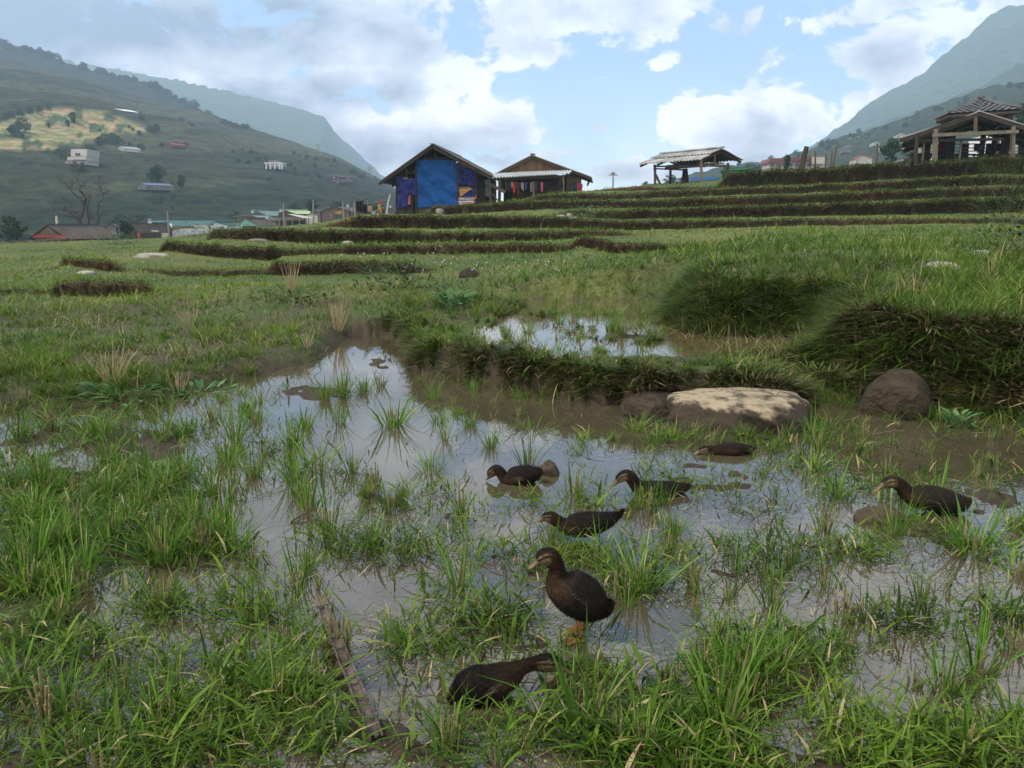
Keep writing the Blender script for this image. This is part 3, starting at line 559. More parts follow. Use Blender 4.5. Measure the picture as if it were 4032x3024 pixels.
# air
def build_haze():
    mb = MB(); mb.beam((0, -200, 320), (0, 2600, 320), 5600, 0.001)
    mb = MB(); x0, x1, y0, y1, z0, z1 = -2600, 2600, -300, 2250, -16, 620
    # keep the box closed and clear of every surface
    mb.add([(x0, y0, z0), (x1, y0, z0), (x1, y1, z0), (x0, y1, z0), (x0, y0, z1), (x1, y0, z1), (x1, y1, z1), (x0, y1, z1)], [(3, 2, 1, 0), (4, 5, 6, 7), (0, 1, 5, 4), (1, 2, 6, 5), (2, 3, 7, 6), (3, 0, 4, 7)])
    m = bpy.data.materials.new('haze_air'); m.use_nodes = True; n = m.node_tree.nodes; n.remove(n['Principled BSDF'])
    v = n.new('ShaderNodeVolumePrincipled'); v.inputs['Color'].default_value = (.58, .78, 1.0, 1); v.inputs['Density'].default_value = HAZE
    m.node_tree.links.new(v.outputs[0], n['Material Output'].inputs['Volume'])
    tag(mb.build('haze', m), 'pale blue haze filling the valley', None, kind='stuff')
HAZE = .00043
build_haze()
# ---------------------------------------------------------------- grass and weeds
def blades(pos, h, w, az, lean, curve, tint, segs=3, twist=None, prof=None):
    """N grass blades; returns vertices, triangles, tint per vertex"""
    N = len(pos); pos = np.asarray(pos, float)
    ts = np.linspace(0, 1, segs + 1)
    prof = prof or {2: [.8, .9], 3: [.7, 1.0, .7], 4: [.6, 1.0, .95, .6], 5: [.5, .9, 1.0, .85, .5]}[segs]
    d = np.stack([np.cos(az), np.sin(az), np.zeros(N)], 1)
    a2 = az + math.pi / 2 + (twist if twist is not None else 0)
    s = np.stack([np.cos(a2), np.sin(a2), np.zeros(N)], 1)
    V = np.empty((N, 2 * segs + 1, 3)); A = np.empty((N, 2 * segs + 1))
    for i in range(segs + 1):
        t = ts[i]; hor = (lean * t + curve * t * t)
        up = np.maximum(t * np.sqrt(np.clip(1 - np.clip(lean, 0, .95) ** 2, .05, 1)) - .55 * curve * t * t, -2)
        p = pos + d * (h * hor)[:, None] + np.array([0, 0, 1.0]) * (h * up)[:, None]
        if i < segs:
            V[:, 2 * i] = p - s * (w * .5 * prof[i])[:, None]; V[:, 2 * i + 1] = p + s * (w * .5 * prof[i])[:, None]
            A[:, 2 * i] = A[:, 2 * i + 1] = tint
        else: V[:, 2 * segs] = p; A[:, 2 * segs] = tint
    tri = []
    for i in range(segs - 1):
        q = 2 * i; tri += [(q, q + 1, q + 3), (q, q + 3, q + 2)]
    q = 2 * (segs - 1); tri.append((q, q + 1, q + 2)); tri = np.array(tri)
    nv = 2 * segs + 1
    T = (tri[None] + (np.arange(N) * nv)[:, None, None]).reshape(-1, 3)
    return V.reshape(-1, 3), T, A.ravel()
def merge(parts):
    Vs, Ts, As, o = [], [], [], 0
    for V, T, A in parts: Vs.append(V); Ts.append(T + o); As.append(A); o += len(V)
    return np.concatenate(Vs), np.concatenate(Ts), np.concatenate(As)
def stuff(name, parts, m, label):
    V, T, A = merge(parts); o = link(name, tri_mesh(name, V, T, A), m); return tag(o, label, None, kind='stuff')
def slope(x, y):
    e = .06 * np.clip(y / 8, .6, 4)
    gx = (ground(x + e, y) - ground(x - e, y)) / (2 * e); gy = (ground(x, y + e) - ground(x, y - e)) / (2 * e)
    return gx, gy
def U(n, a=0, b=1): return RNG.uniform(a, b, n)
def field_grass():
    parts = []
    N = 270000
    u = U(N, -.80, .80); Y = 1 / U(N, 1 / 50, 1 / 4.7); 
    x = u * Y; z = ground(x, Y); gx, gy = slope(x, Y); sl = np.hypot(gx, gy)
    px, py = to_px(x, Y, z)
    wl = np.where(poly_sdf(x, Y, PONDB) < .3, .19, 0.0); dryland = z > wl + .012
    pond = (poly_sdf(x, Y, PONDA) < -.1) & (Y < 9)
    wet_ok = (z > wl - .09) & (fbm(x * 3, Y * 3, 55, 3) > .50) & (~pond)
    n = fbm(x * 1.2, Y * 1.2, 60, 4); n2 = fbm(x * .35, Y * .35, 61, 3); n3 = fbm(x * 5, Y * 5, 62, 3)
    keep = (dryland | wet_ok) & (~pond) & ((sl < .7) | (U(N) < .25) | (Y > 11)) & (U(N) < np.clip(.50 + 1.6 * (n - .38), .15, 1)) & (sl < 2.2)
    keep &= ~((fbm(x * 2.3, Y * 2.3, 66, 3) > .60) & (px < 1500) & (Y < 11) & (U(N) < .75))
    x, Y, z, px, n, n2, n3, sl = [a[keep] for a in (x, Y, z, px, n, n2, n3, sl)]; M_ = len(x)
    bund = (poly_sdf(x, Y, ZONEB) < .15) & (z > .0) & (Y < 9.5)
    lush = sstep(px, 2450, 2800) * sstep(Y, 26, 15) * (.35 + .65 * sstep(z, .45, .7)) * sstep(z, .35, .5)
    mid = sstep(px, 1650, 1900) * sstep(Y, 20, 14) * (1 - lush) * sstep(Y, 9.5, 12) * .6
    h = (.055 + .075 * n) * (1 + .30 * lush + .35 * mid) * U(M_, .6, 1.5) * (1 + .7 * sstep(n3, .55, .7)) * np.clip(1.15 - Y / 80, .7, 1.1)
    h *= np.where(Y > 14, .85, 1.0) * np.where((px < 1500) & (Y > 12), .72, 1)
    h *= np.where(bund, .38, 1.0) * (.55 + .9 * fbm(x * 2.6, Y * 2.6, 68, 3))
    w = np.maximum(.0048 + .0035 * lush, Y * .0009) * U(M_, .55, 1.5)
    tint = .40 + (n - .5) * .45 + (n2 - .5) * .3 + U(M_, -.13, .13) + .05 * lush
    far = sstep(Y, 12, 24); tint = tint + .09 * far
    tint = tint - .12 * lush * (1 + 2.5 * (fbm(x * .9, Y * .9, 64, 3) - .5)); yel = sstep(px, 1500, 300) * sstep(Y, 8, 14) * .13; tint = tint + yel
    # regrowth stands in planted tufts about a foot apart
    tf = U(M_) < .55; sp = .26; gx_ = np.round(x / sp + .3 * np.sin(Y)) ; gy_ = np.round(Y / sp); jx = (_h(gx_.astype(int), gy_.astype(int), 5) - .5) * .5; jy = (_h(gx_.astype(int), gy_.astype(int), 6) - .5) * .5; sz = _h(gx_.astype(int), gy_.astype(int), 7)
    tx = (gx_ + jx - .3 * np.sin(Y)) * sp + RNG.normal(0, .028, M_); ty = (gy_ + jy) * sp + RNG.normal(0, .028, M_)
    ok = tf & (np.abs(ground(tx, ty) - z) < .10) & (sz > .25); x = np.where(ok, tx, x); Y = np.where(ok, ty, Y); z = np.where(ok, ground(tx, ty), z)
    h = np.where(ok, h * (.9 + .7 * sz) * np.where(px < 1600, .85, 1), h * .65); tint = np.where(ok, tint + (sz - .5) * .3 + .05, tint - .06)
    tint = np.clip(tint, .04, .74)
    dry = U(M_) < (.06 + .22 * sstep(fbm(x * .8, Y * .8, 70, 3), .52, .66) * sstep(px, 2300, 1500)); tint[dry] = U(dry.sum(), .82, 1.0); h[dry] *= 1.15; w[dry] *= .8
    pos = np.stack([x, Y, z - .008], 1)
    parts.append(blades(pos, h, w, U(M_, 0, 6.283), U(M_, .1, .75), U(M_, .1, .6), tint, 2, twist=U(M_, -.8, .8)))
    stuff('grass', parts, GRASS, 'short green grass and rice regrowth covering the terraces')
field_grass()
def riser_growth():
    parts = []; pg = []
    for k, (Y, zb, zt) in enumerate(TLINES):
        h = zt - zb; n = int(15000 if k else 9000); c = RNG.integers(0, NC, n * 3); wgt = np.clip(h[c] / Y[c] / .016, 0, 1)
        c = c[U(len(c)) < wgt]; 
        if not len(c): continue
        t = U(len(c)) ** .8 * 1.05; u = US[c] + U(len(c), -.5, .5) * (US[1] - US[0]); y = Y[c] - .03 + h[c] * .3 * t; x = u * y; z = zb[c] + h[c] * t + .02
        q = fbm(x * 1.1, z * 2 + k, 80, 4); M_ = len(c)
        tint = np.clip(.22 + 1.1 * (q - .40) + .32 * (t > .80) + U(M_, -.14, .16), 0, .8)
        dr = U(M_) < .035; tint[dr] = U(dr.sum(), .85, 1)
        hh = U(M_, .05, .17) * np.clip(h[c] * 2.2, .35, 1.3); w = np.maximum(.006, Y[c] * .0009) * U(M_, .6, 1.3)
        parts.append(blades(np.stack([x, y, z], 1), hh, w, -math.pi / 2 + U(M_, -.9, .9), U(M_, .35, .9), U(M_, .3, 1.25), tint, 2, twist=U(M_, -.6, .6)))
        # a fringe of bright grass along each lip
        c = RNG.integers(0, NC, 7000); c = c[U(len(c)) < np.clip(h[c] / Y[c] / .008, 0, 1)]; M_ = len(c)
        u = US[c] + U(M_, -.5, .5) * (US[1] - US[0]); y = Y[c] + h[c] * .38 + U(M_, -.05, .5); x = u * y; z = ground(x, y) - .01
        pg.append(blades(np.stack([x, y, z], 1), U(M_, .05, .17) * (1 + .6 * (fbm(x * .9, y, 82, 3) > .55)), np.maximum(.005, y * .0007), U(M_, 0, 6.28), U(M_, .1, .8), U(M_, .1, .7), np.clip(U(M_, .30, .70) + (U(M_) < .06) * .3, 0, 1), 2, twist=U(M_, -.8, .8)))
    stuff('bank_weeds', parts, DRYV, 'dark trailing weeds on the faces of the terrace banks')
    stuff('lip_grass', pg, GRASS, 'brighter grass fringe along the terrace lips')
riser_growth()
def near_banks():
    """growth on the near bund, the right bank and the pond edges"""
    R0 = RY[:NR]; Z0 = RZ[:NR]; X0 = US[None, :] * R0
    P4 = np.stack([X0, R0, Z0], -1); e1 = P4[1:, :-1] - P4[:-1, :-1]; e2 = P4[:-1, 1:] - P4[:-1, :-1]; nr_ = np.cross(e1, e2); ar = np.linalg.norm(nr_, axis=-1); st = 1 - np.abs(nr_[..., 2]) / (ar + 1e-12)
    ppx, ppy = to_px(X0[:-1, :-1], R0[:-1, :-1], Z0[:-1, :-1])
    wt = ar * (st > .06) * (Z0[:-1, :-1] > .02) * (R0[:-1, :-1] > 3.8) * (ppx > 1500) * (ppx < 4500) * (.3 + st); wt = wt.ravel() / wt.sum()
    N = 78000; f = RNG.choice(len(wt), N, p=wt); fi, fj = np.divmod(f, NC - 1); uu, vv = U(N)[:, None], U(N)[:, None]
    q = P4[fi, fj] + e1[fi, fj] * uu + e2[fi, fj] * vv; x, Y, z = q.T; gx, gy = slope(x, Y); px = ppx[fi, fj]; M_ = N
    # thicken along the slope: jitter downhill by drawing several heights
    n = fbm(x * 2.5, Y * 2.5 + z * 3, 90, 4); top = sstep(z, .1, .8)
    az = np.arctan2(-gy, -gx) + U(M_, -1.7, 1.7)
    right = sstep(px, 3250, 3500)
    tint = np.clip(.30 + .9 * (n - .45) + U(M_, -.2, .22) - .10 * right, 0, .82)
    tint = np.where(U(M_) < .5, tint, np.clip(tint - .15, 0, 1))
    green = U(M_) < (.42 + .5 * (n - .5)) * (1 - .45 * right); dr = (U(M_) < .06 + .16 * right); tint[dr] = U(dr.sum(), .86, 1)
    h = U(M_, .04, .14) * (1 + .3 * top) * (.6 + .9 * fbm(x * 4, Y * 4 + z * 3, 93, 3)); w = U(M_, .004, .017)
    lean = U(M_, .3, .9); cur = U(M_, .3, 1.2)
    P0 = np.stack([x, Y, z], 1)
    a = ~green
    stuff('bank_undergrowth', [blades(P0[a], h[a], w[a], az[a], lean[a], cur[a], tint[a], 3, twist=U(a.sum(), -.7, .7))], DRYV, 'dark tangled undergrowth on the near paddy banks')
    a = green; tg = np.clip(U(a.sum(), .12, .58) + .2 * (n[a] - .5), 0, .7)
    stuff('bank_grass', [blades(P0[a], h[a] * 1.1, w[a] * 1.15, az[a], lean[a] * .8, cur[a] * .8, tg, 3, twist=U(a.sum(), -.7, .7))], GRASS, 'green grass growing on the near paddy banks')
    # ragged tufts hanging over the lip and broad leaves low on the face
    nt_ = 620; fi2 = RNG.choice(len(wt), nt_, p=wt * (Z0[:-1, :-1].ravel() > .22) / (wt * (Z0[:-1, :-1].ravel() > .22)).sum()); ti, tj = np.divmod(fi2, NC - 1); c0 = P4[ti, tj]
    rep = RNG.integers(10, 34, nt_); cc = np.repeat(c0, rep, 0) + RNG.normal(0, .045, (rep.sum(), 3)) * [1, 1, .3]; cc[:, 2] = np.maximum(ground(cc[:, 0], cc[:, 1]), 0); K_ = len(cc); tt = np.repeat(U(nt_, .15, .62), rep)
    stuff('bank_tufts', [blades(cc, U(K_, .10, .32), U(K_, .005, .013), U(K_, 0, 6.28), U(K_, .3, .95), U(K_, .4, 1.3), np.clip(tt + U(K_, -.15, .15), .02, .74), 4, twist=U(K_, -.6, .6))], GRASS, 'ragged green tufts hanging on the near banks')
    K_ = 15000; fi2 = RNG.choice(len(wt), K_, p=wt); ti, tj = np.divmod(fi2, NC - 1); c0 = P4[ti, tj] + RNG.normal(0, .02, (K_, 3)); k = fbm(c0[:, 0] * 2.2, c0[:, 1] * 2.2 + c0[:, 2] * 2, 95, 3) > .5; c0 = c0[k]; K_ = len(c0); L_ = U(K_, .018, .05)
    stuff('bank_creeper', [blades(c0, L_, L_ * U(K_, .4, .7), U(K_, 0, 6.28), U(K_, .4, .98), U(K_, 0, .8), U(K_, .05, .62), 3, prof=[.3, 1.0, .7], twist=U(K_, -.6, .6))], GRASS, 'small-leaved creeper covering parts of the near banks')
    # long dry stems lying over the right bank
    M_ = 7000; x = U(M_, 1.7, 4.2); Y = U(M_, 4.9, 8.8); z = ground(x, Y); gx, gy = slope(x, Y); k = (z > .12) & (np.hypot(gx, gy) > .2) & (x / Y < .8); x, Y, z, gx, gy = [a[k] for a in (x, Y, z, gx, gy)]; M_ = len(x)
    stuff('dead_stems', [blades(np.stack([x, Y, z], 1), U(M_, .08, .34), U(M_, .003, .008), np.arctan2(-gy, -gx) + U(M_, -1.5, 1.5), U(M_, .5, .95), U(M_, -.3, .8), U(M_, .25, 1.0), 4)], DRYV, 'long dead brown stems hanging over the right bank')
near_banks()
ISL += [(2850, 1735, 360, 26, 1), (2600, 1745, 150, 30, 1), (3230, 1700, 90, 40, 1)]
DCLR = [(2030, 1905, 150, 45), (2570, 1960, 200, 45), (2290, 2120, 190, 35), (2190, 2400, 120, 60), (1960, 2790, 270, 75), (2150, 2700, 140, 40), (3620, 2010, 120, 30), (2860, 1800, 160, 30), (1400, 2660, 110, 300), (2100, 2700, 150, 60)]
def paddy_weeds():
    parts = []; N = 42000
    pxx = U(N, -500, 4500); pyy = 1480 + 1650 * U(N) ** 1.0
    a, b = (pxx - CX) / F, (CY - pyy) / F; s = -CAMZ / (-SP + b * CP); x = a * s; Y = s * (CP + b * SP)
    d = islands(pxx, pyy); nn = fbm(x * 4, Y * 4, 33, 3); inA = poly_sdf(x, Y, PONDA) < .25
    bg = .035 + .10 * (pxx < 850) * (pyy < 2300)
    clear = np.zeros(N, bool)
    for a_, b_, rx_, ry_ in DCLR: clear |= ((pxx - a_) / rx_) ** 2 + ((pyy - b_) / ry_) ** 2 < 1
    k = inA & ~(clear & (U(N) < .93)) & (U(N) < np.clip(d * (nn * 2.6 - 1.06), 0, .32) * np.where(pyy > 2450, .62, 1.0) + .05 * (d > .1) + bg * 1.2 * (nn > .45)); x, Y, pxx, pyy, d = [q[k] for q in (x, Y, pxx, pyy, d)]; S = len(x)
    z0 = np.maximum(ground(x, Y), 0.0)
    for j in range(6):
        off = U(S, -.05, .05); off2 = U(S, -.05, .05); m = U(S) < .92
        L = U(S, .025, .075) * (1 + .7 * (U(S) < .12)); w = L * U(S, .07, .14)
        tint = np.clip(.45 + .5 * (fbm(x * 2, Y * 2, 35, 3) - .5) + U(S, -.3, .2), .02, .72); tint = np.where(U(S) < .06, U(S, .8, 1), tint)
        zz = z0 + U(S, 0, .05) * (j > 1)
        p = np.stack([x + off, Y + off2, zz], 1)[m]
        parts.append(blades(p, L[m], w[m], U(m.sum(), 0, 6.283), U(m.sum(), .25, .98), U(m.sum(), 0, .85), tint[m], 3, prof=[.35, 1.0, .72], twist=U(m.sum(), -.5, .5)))
    # thin creeping stems
    m = U(S) < .5; parts.append(blades(np.stack([x, Y, z0], 1)[m], U(m.sum(), .06, .2), U(m.sum(), .0015, .0028), U(m.sum(), 0, 6.28), U(m.sum(), .4, .95), U(m.sum(), -.1, .6), U(m.sum(), .3, .9), 3))
    stuff('paddy_weeds', parts, GRASS, 'low broad-bladed weeds in mats on the flooded paddy')
    # rougher stand of grass on the shore at the left and along the foot of the bund
    N = 36000; pxx = U(N, -500, 4500); pyy = U(N, 1380, 2400); a, b = (pxx - CX) / F, (CY - pyy) / F; s = -CAMZ / (-SP + b * CP); x = a * s; Y = s * (CP + b * SP); sd = poly_sdf(x, Y, PONDA)
    nn = fbm(x * 3, Y * 3, 37, 3); left = sstep(pxx, 1250, 500)
    wgt = np.where(pxx < 1600, sstep(sd, -1.4 - .8 * left, .1) * left + .35 * sstep(sd, -.35, 0), .9 * sstep(sd, -.50, -.04)) * sstep(nn, .36, .60) * (sd < .5)
    k = U(N) < wgt; x, Y, sd = [q[k] for q in (x, Y, sd)]; S = len(x)
    stuff('shore_grass', [blades(np.stack([x, Y, np.maximum(ground(x, Y), -.01)], 1), U(S, .06, .22), U(S, .004, .008), U(S, 0, 6.28), U(S, .05, .7), U(S, .1, .8), np.clip(U(S, .2, .68) + (U(S) < .05) * .35, 0, 1), 4, twist=U(S, -.6, .6))], GRASS, 'grass standing along the water edge')
    # bits of straw and dead leaf lying on the water
    N = 2600; pxx = U(N, -300, 4300); pyy = U(N, 1480, 3050); a, b = (pxx - CX) / F, (CY - pyy) / F; s = -CAMZ / (-SP + b * CP); x = a * s; Y = s * (CP + b * SP); k = (ground(x, Y) < 0) & (fbm(x * 3, Y * 3, 44, 3) > .47); x, Y = x[k], Y[k]; S = len(x); L_ = U(S, .012, .07)
    stuff('floating_straw', [blades(np.stack([x, Y, np.full(S, .0035)], 1), L_, U(S, .0015, .006), U(S, 0, 6.28), np.full(S, .95) + .0 * L_, np.full(S, .02), np.where(U(S) < .5, U(S, .0, .3), U(S, .7, 1.0)), 2)], DRYV, 'bits of dead straw and leaf floating on the muddy water')
    # duckweed
    N = 26000; pxx = U(N, -300, 4300); pyy = 1750 + 1350 * U(N); a, b = (pxx - CX) / F, (CY - pyy) / F; s = -CAMZ / (-SP + b * CP); x = a * s; Y = s * (CP + b * SP)
    d = islands(pxx, pyy); nn = fbm(x * 5, Y * 5, 39, 4); k = (U(N) < np.clip((nn - .44) * 5, 0, 1) * (.22 + .8 * d) * sstep(pyy, 1750, 2250)) & (ground(x, Y) < .02); x, Y = x[k], Y[k]; S = len(x)
    az = U(S, 0, 6.28); r = U(S, .0016, .0042); V = np.empty((S, 5, 3)); 
    for i in range(5):
        t = az + i * 1.2566; V[:, i] = np.stack([x + r * np.cos(t), Y + r * np.sin(t), .003 + U(S, 0, .002)], 1)
    T = (np.array([(0, 1, 2), (0, 2, 3), (0, 3, 4)])[None] + (np.arange(S) * 5)[:, None, None]).reshape(-1, 3)
    DW = leafmat('duckweed', [(0, (.10, .17, .03)), (1, (.26, .36, .09))], transl=.1)
    tag(link('duckweed', tri_mesh('duckweed', V.reshape(-1, 3), T, np.repeat(U(S), 5)), DW), 'pale green duckweed flecks floating on the muddy water', None, kind='stuff')
paddy_weeds()
# ---------------------------------------------------------------- rice tussocks, each a thing of its own
def rice_variant(seed, nb, hh, spread, droop, stub, fresh=.55):
    g = np.random.default_rng(seed)
    az = g.uniform(0, 6.283, nb); r = spread * g.uniform(0, 1, nb) ** .6
    pos = np.stack([r * np.cos(az), r * np.sin(az), np.full(nb, -.02)], 1)
    h = hh * g.uniform(.55, 1.12, nb); w = g.uniform(.0045, .0085, nb)
    lean = np.clip(g.normal(.14 + droop * .5, .14, nb), .02, .9); cur = np.clip(g.normal(.12 + droop * .6, .15, nb), 0, 1.1)
    tint = np.clip(g.normal(fresh, .15, nb), .05, .8); dd = g.uniform(0, 1, nb) < .07; tint[dd] = g.uniform(.85, 1, dd.sum())
    V, T, A = blades(pos, h, w, az + g.uniform(-.5, .5, nb), lean, cur, tint, 4, twist=g.uniform(-.9, .9, nb))
    me = tri_mesh('rice_leaves', V, T, A); me.materials.append(RICE)
    st = None
    if stub:
        mb = MB(); rr = random.Random(seed)
        for i in range(stub):
            a = rr.uniform(0, 6.28); q = spread * rr.uniform(0, .9); x, y = q * math.cos(a), q * math.sin(a); hgt = rr.uniform(.06, .14)
            k = rr.uniform(.02, .25)
            mb.tube([(x, y, -.03), (x + k * .5 * hgt * math.cos(a), y + k * .5 * hgt * math.sin(a), hgt * .5), (x + k * hgt * math.cos(a), y + k * hgt * math.sin(a), hgt)], [.0032, .0034, .0026], 5)
        st = bpy.data.meshes.new('stubble'); st.from_pydata(mb.v, [], mb.f); st.update(); st.materials.append(STALK)
    return me, st
VAR = {'fresh': [rice_variant(1, 46, .24, .045, .22, 10, .6), rice_variant(2, 60, .26, .055, .4, 8, .62), rice_variant(3, 38, .28, .035, .12, 12, .55)],
       'thin': [rice_variant(4, 14, .25, .03, .1, 7, .45), rice_variant(5, 18, .22, .035, .25, 9, .5), rice_variant(6, 11, .30, .02, .1, 6, .45), rice_variant(7, 22, .20, .04, .35, 8, .5)],
       'stub': [rice_variant(8, 6, .15, .035, .2, 20, .4), rice_variant(9, 8, .13, .03, .3, 16, .4)],
       'flop': [rice_variant(10, 30, .30, .05, .95, 4, .6), rice_variant(11, 22, .26, .04, .85, 5, .55)],
       'tall': [rice_variant(12, 26, .36, .03, .12, 6, .6), rice_variant(13, 20, .34, .035, .2, 5, .55)]}
VLAB = {'fresh': ('thick bright green rice tuft', 'thick green rice tufts'), 'thin': ('sparse thin rice tuft over cut stalks', 'sparse rice tufts'),
        'stub': ('cluster of brown cut rice stalks', 'cut rice stubble clusters'), 'flop': ('drooping long-bladed green rice tuft', 'drooping rice tufts'), 'tall': ('tall narrow bright green rice tuft', 'tall rice tufts')}
def put_rice(x, y, kind, sc=1.0, label=None, vi=None, rz=None):
    me, st = VAR[kind][random.randrange(len(VAR[kind])) if vi is None else vi % len(VAR[kind])]
    lab, grp = VLAB[kind]; qx, qy = to_px(x, y, 0.0)
    where = ('at the far left edge of the water' if qx < 1250 and qy < 1700 else 'in the dense left-hand stand' if qx < 1250 and qy < 2350 else 'at the lower left of the paddy' if qx < 1500 and qy >= 2350 else 'in the middle of the open water' if qx < 1950 and qy < 2350 else 'at the foot of the bund' if qy < 1780 else 'round the feeding ducklings' if qx < 2750 and qy < 2450 else 'in the right half of the water' if qy < 2350 else 'along the bottom edge in the middle' if qx < 2750 else 'at the lower right of the paddy')
    lab = lab.replace(' standing in the muddy water', '').replace(' in the muddy paddy', '').replace(' bent over onto the water', ' bent onto the water').replace(' in the foreground paddy', '') + ' ' + where; grp = grp + ' ' + where
    o = bpy.data.objects.new('rice_tuft', me); COL.objects.link(o); o.location = (x, y, max(gz(x, y), -.03)); o.rotation_euler = (0, 0, random.uniform(0, 6.28) if rz is None else rz); o.scale = (sc, sc, sc)
    tag(o, label or lab, 'rice tuft', None if label else grp)
    if st is not None:
        c = bpy.data.objects.new('stubble', st); COL.objects.link(c); c.parent = o
    return o
NAMED = [(2335, 2545, 'flop', .5, None, 0), (2222, 2535, 'thin', .55, None, 1), (2262, 2550, 'fresh', .45, None, 0), (2800, 1738, 'thin', .8, None, 1), (2930, 1752, 'flop', .6, None, 0), (3080, 1745, 'thin', .9, None, 3), (2650, 1728, 'fresh', .8, None, 1), (3200, 1715, 'fresh', .9, None, 2), (2740, 1742, 'thin', .7, None, 2), (1545, 1672, 'fresh', 1.25, 'bushy bright green rice tuft alone in the open reflecting water', 1), (1205, 1688, 'fresh', .95, 'dense upright rice tuft with many cut stalks left of the open water', 0), (1010, 1650, 'fresh', .75, 'short bright rice tuft near the far left edge of the water', 1),
         (1250, 1850, 'flop', 1.25, 'wide rice tuft whose long blades droop leftward over the water', 0), (1390, 1865, 'thin', .95, None, 0), (1475, 1912, 'stub', 1.1, 'brown stubble cluster with short green blades in mid water', 0), (1815, 2020, 'thin', .95, 'tuft with dark cut stalks standing left of the feeding ducklings', 1),
         (1300, 2095, 'thin', 1.1, None, 2), (1530, 2010, 'thin', 1.1, None, 0), (1810, 2310, 'tall', .85, None, 0), (1330, 2560, 'stub', 1.3, 'brown stubble cluster beside the split bamboo trough', 1), (2450, 2345, 'stub', 1.0, 'straw-coloured cut stalks behind the tail of the standing duckling', 0), (2505, 2315, 'fresh', 1.05, 'spreading bright rice tuft right of the standing duckling', 1),
         (3830, 2175, 'fresh', 1.15, 'thick rice tuft with muddy roots at the right side of the water', 1), (3300, 1960, 'tall', .8, None, 0), (3250, 2090, 'thin', 1.1, None, 2), (3560, 2030, 'tall', .75, None, 1), (3700, 1980, 'tall', .8, None, 0), (3320, 2440, 'stub', 1.1, None, 0), (3410, 2425, 'thin', .8, None, 2),
         (2840, 2880, 'tall', 1.0, 'tall broad-bladed rice tuft at the bottom right of centre', 0), (2310, 2860, 'tall', 1.1, 'tall bright rice blades in front of the dabbling duckling', 1), (2240, 2760, 'thin', .8, None, 1), (1990, 2660, 'thin', .7, None, 2), (110, 2330, 'fresh', 1.0, None, 0), (330, 2290, 'tall', .9, None, 0), (220, 2170, 'fresh', .95, None, 2), (180, 1950, 'tall', .8, None, 1), (420, 1960, 'fresh', 1, None, 2), (560, 1900, 'thin', 1, None, 0), (700, 1880, 'fresh', .9, None, 0), (900, 1970, 'thin', 1.1, None, 1), (640, 2160, 'thin', 1.1, None, 2), (430, 2130, 'fresh', .9, None, 0), (770, 2080, 'fresh', 1, None, 2),
         (980, 2450, 'thin', 1, None, 0), (640, 2400, 'thin', 1.1, None, 1), (700, 1720, 'fresh', .8, None, 0), (830, 1650, 'thin', 1, None, 1), (3150, 1790, 'thin', 1.2, None, 2), (3220, 1770, 'thin', 1.2, None, 0), (2930, 1730, 'fresh', .8, None, 0), (2720, 1720, 'thin', .9, None, 1), (2500, 1690, 'fresh', .8, None, 1), (2080, 1830, 'thin', 1.1, None, 0), (2260, 1950, 'thin', 1.1, None, 1), (2180, 2130, 'fresh', .8, None, 0), (1500, 1520, 'thin', 1, None, 1), (1350, 1560, 'fresh', 1, None, 2), (1280, 1575, 'fresh', .9, None, 0), (1430, 1540, 'fresh', .9, None, 0),
         (620, 2860, 'fresh', .9, None, 0), (180, 2850, 'stub', 1.2, None, 1), (60, 2700, 'fresh', .8, None, 1), (1100, 2760, 'tall', .8, 'three upright rice blades with cut tips at the lower left', 1), (960, 2660, 'thin', .8, None, 0), (3700, 2330, 'flop', .8, None, 1), (3000, 2520, 'flop', .9, None, 0), (2950, 2700, 'tall', .8, None, 1), (3560, 2560, 'flop', .7, None, 1), (1640, 2450, 'flop', .6, None, 0), (1960, 1690, 'flop', .7, None, 1), (2100, 1700, 'flop', .8, 'bunch of long blades lying flat on the open water', 0), (3850, 2650, 'tall', .9, None, 0), (3990, 2560, 'thin', .9, None, 1), (2360, 2230, 'thin', 1.0, None, 2), (2650, 2100, 'fresh', .8, None, 0), (2560, 2010, 'thin', 1.1, None, 0), (2620, 1990, 'tall', .7, None, 1), (3520, 2110, 'tall', .7, 'rice tuft standing in front of the right duckling', 0)]
for a in NAMED:
    q = G(a[0], a[1], 0); put_rice(q.x, q.y, a[2], a[3], a[4], a[5])
DUCKS_AT = [(2030, 1905), (2580, 1950), (2280, 2112), (2270, 2500), (1900, 2745), (3650, 2030), (2850, 1790)]
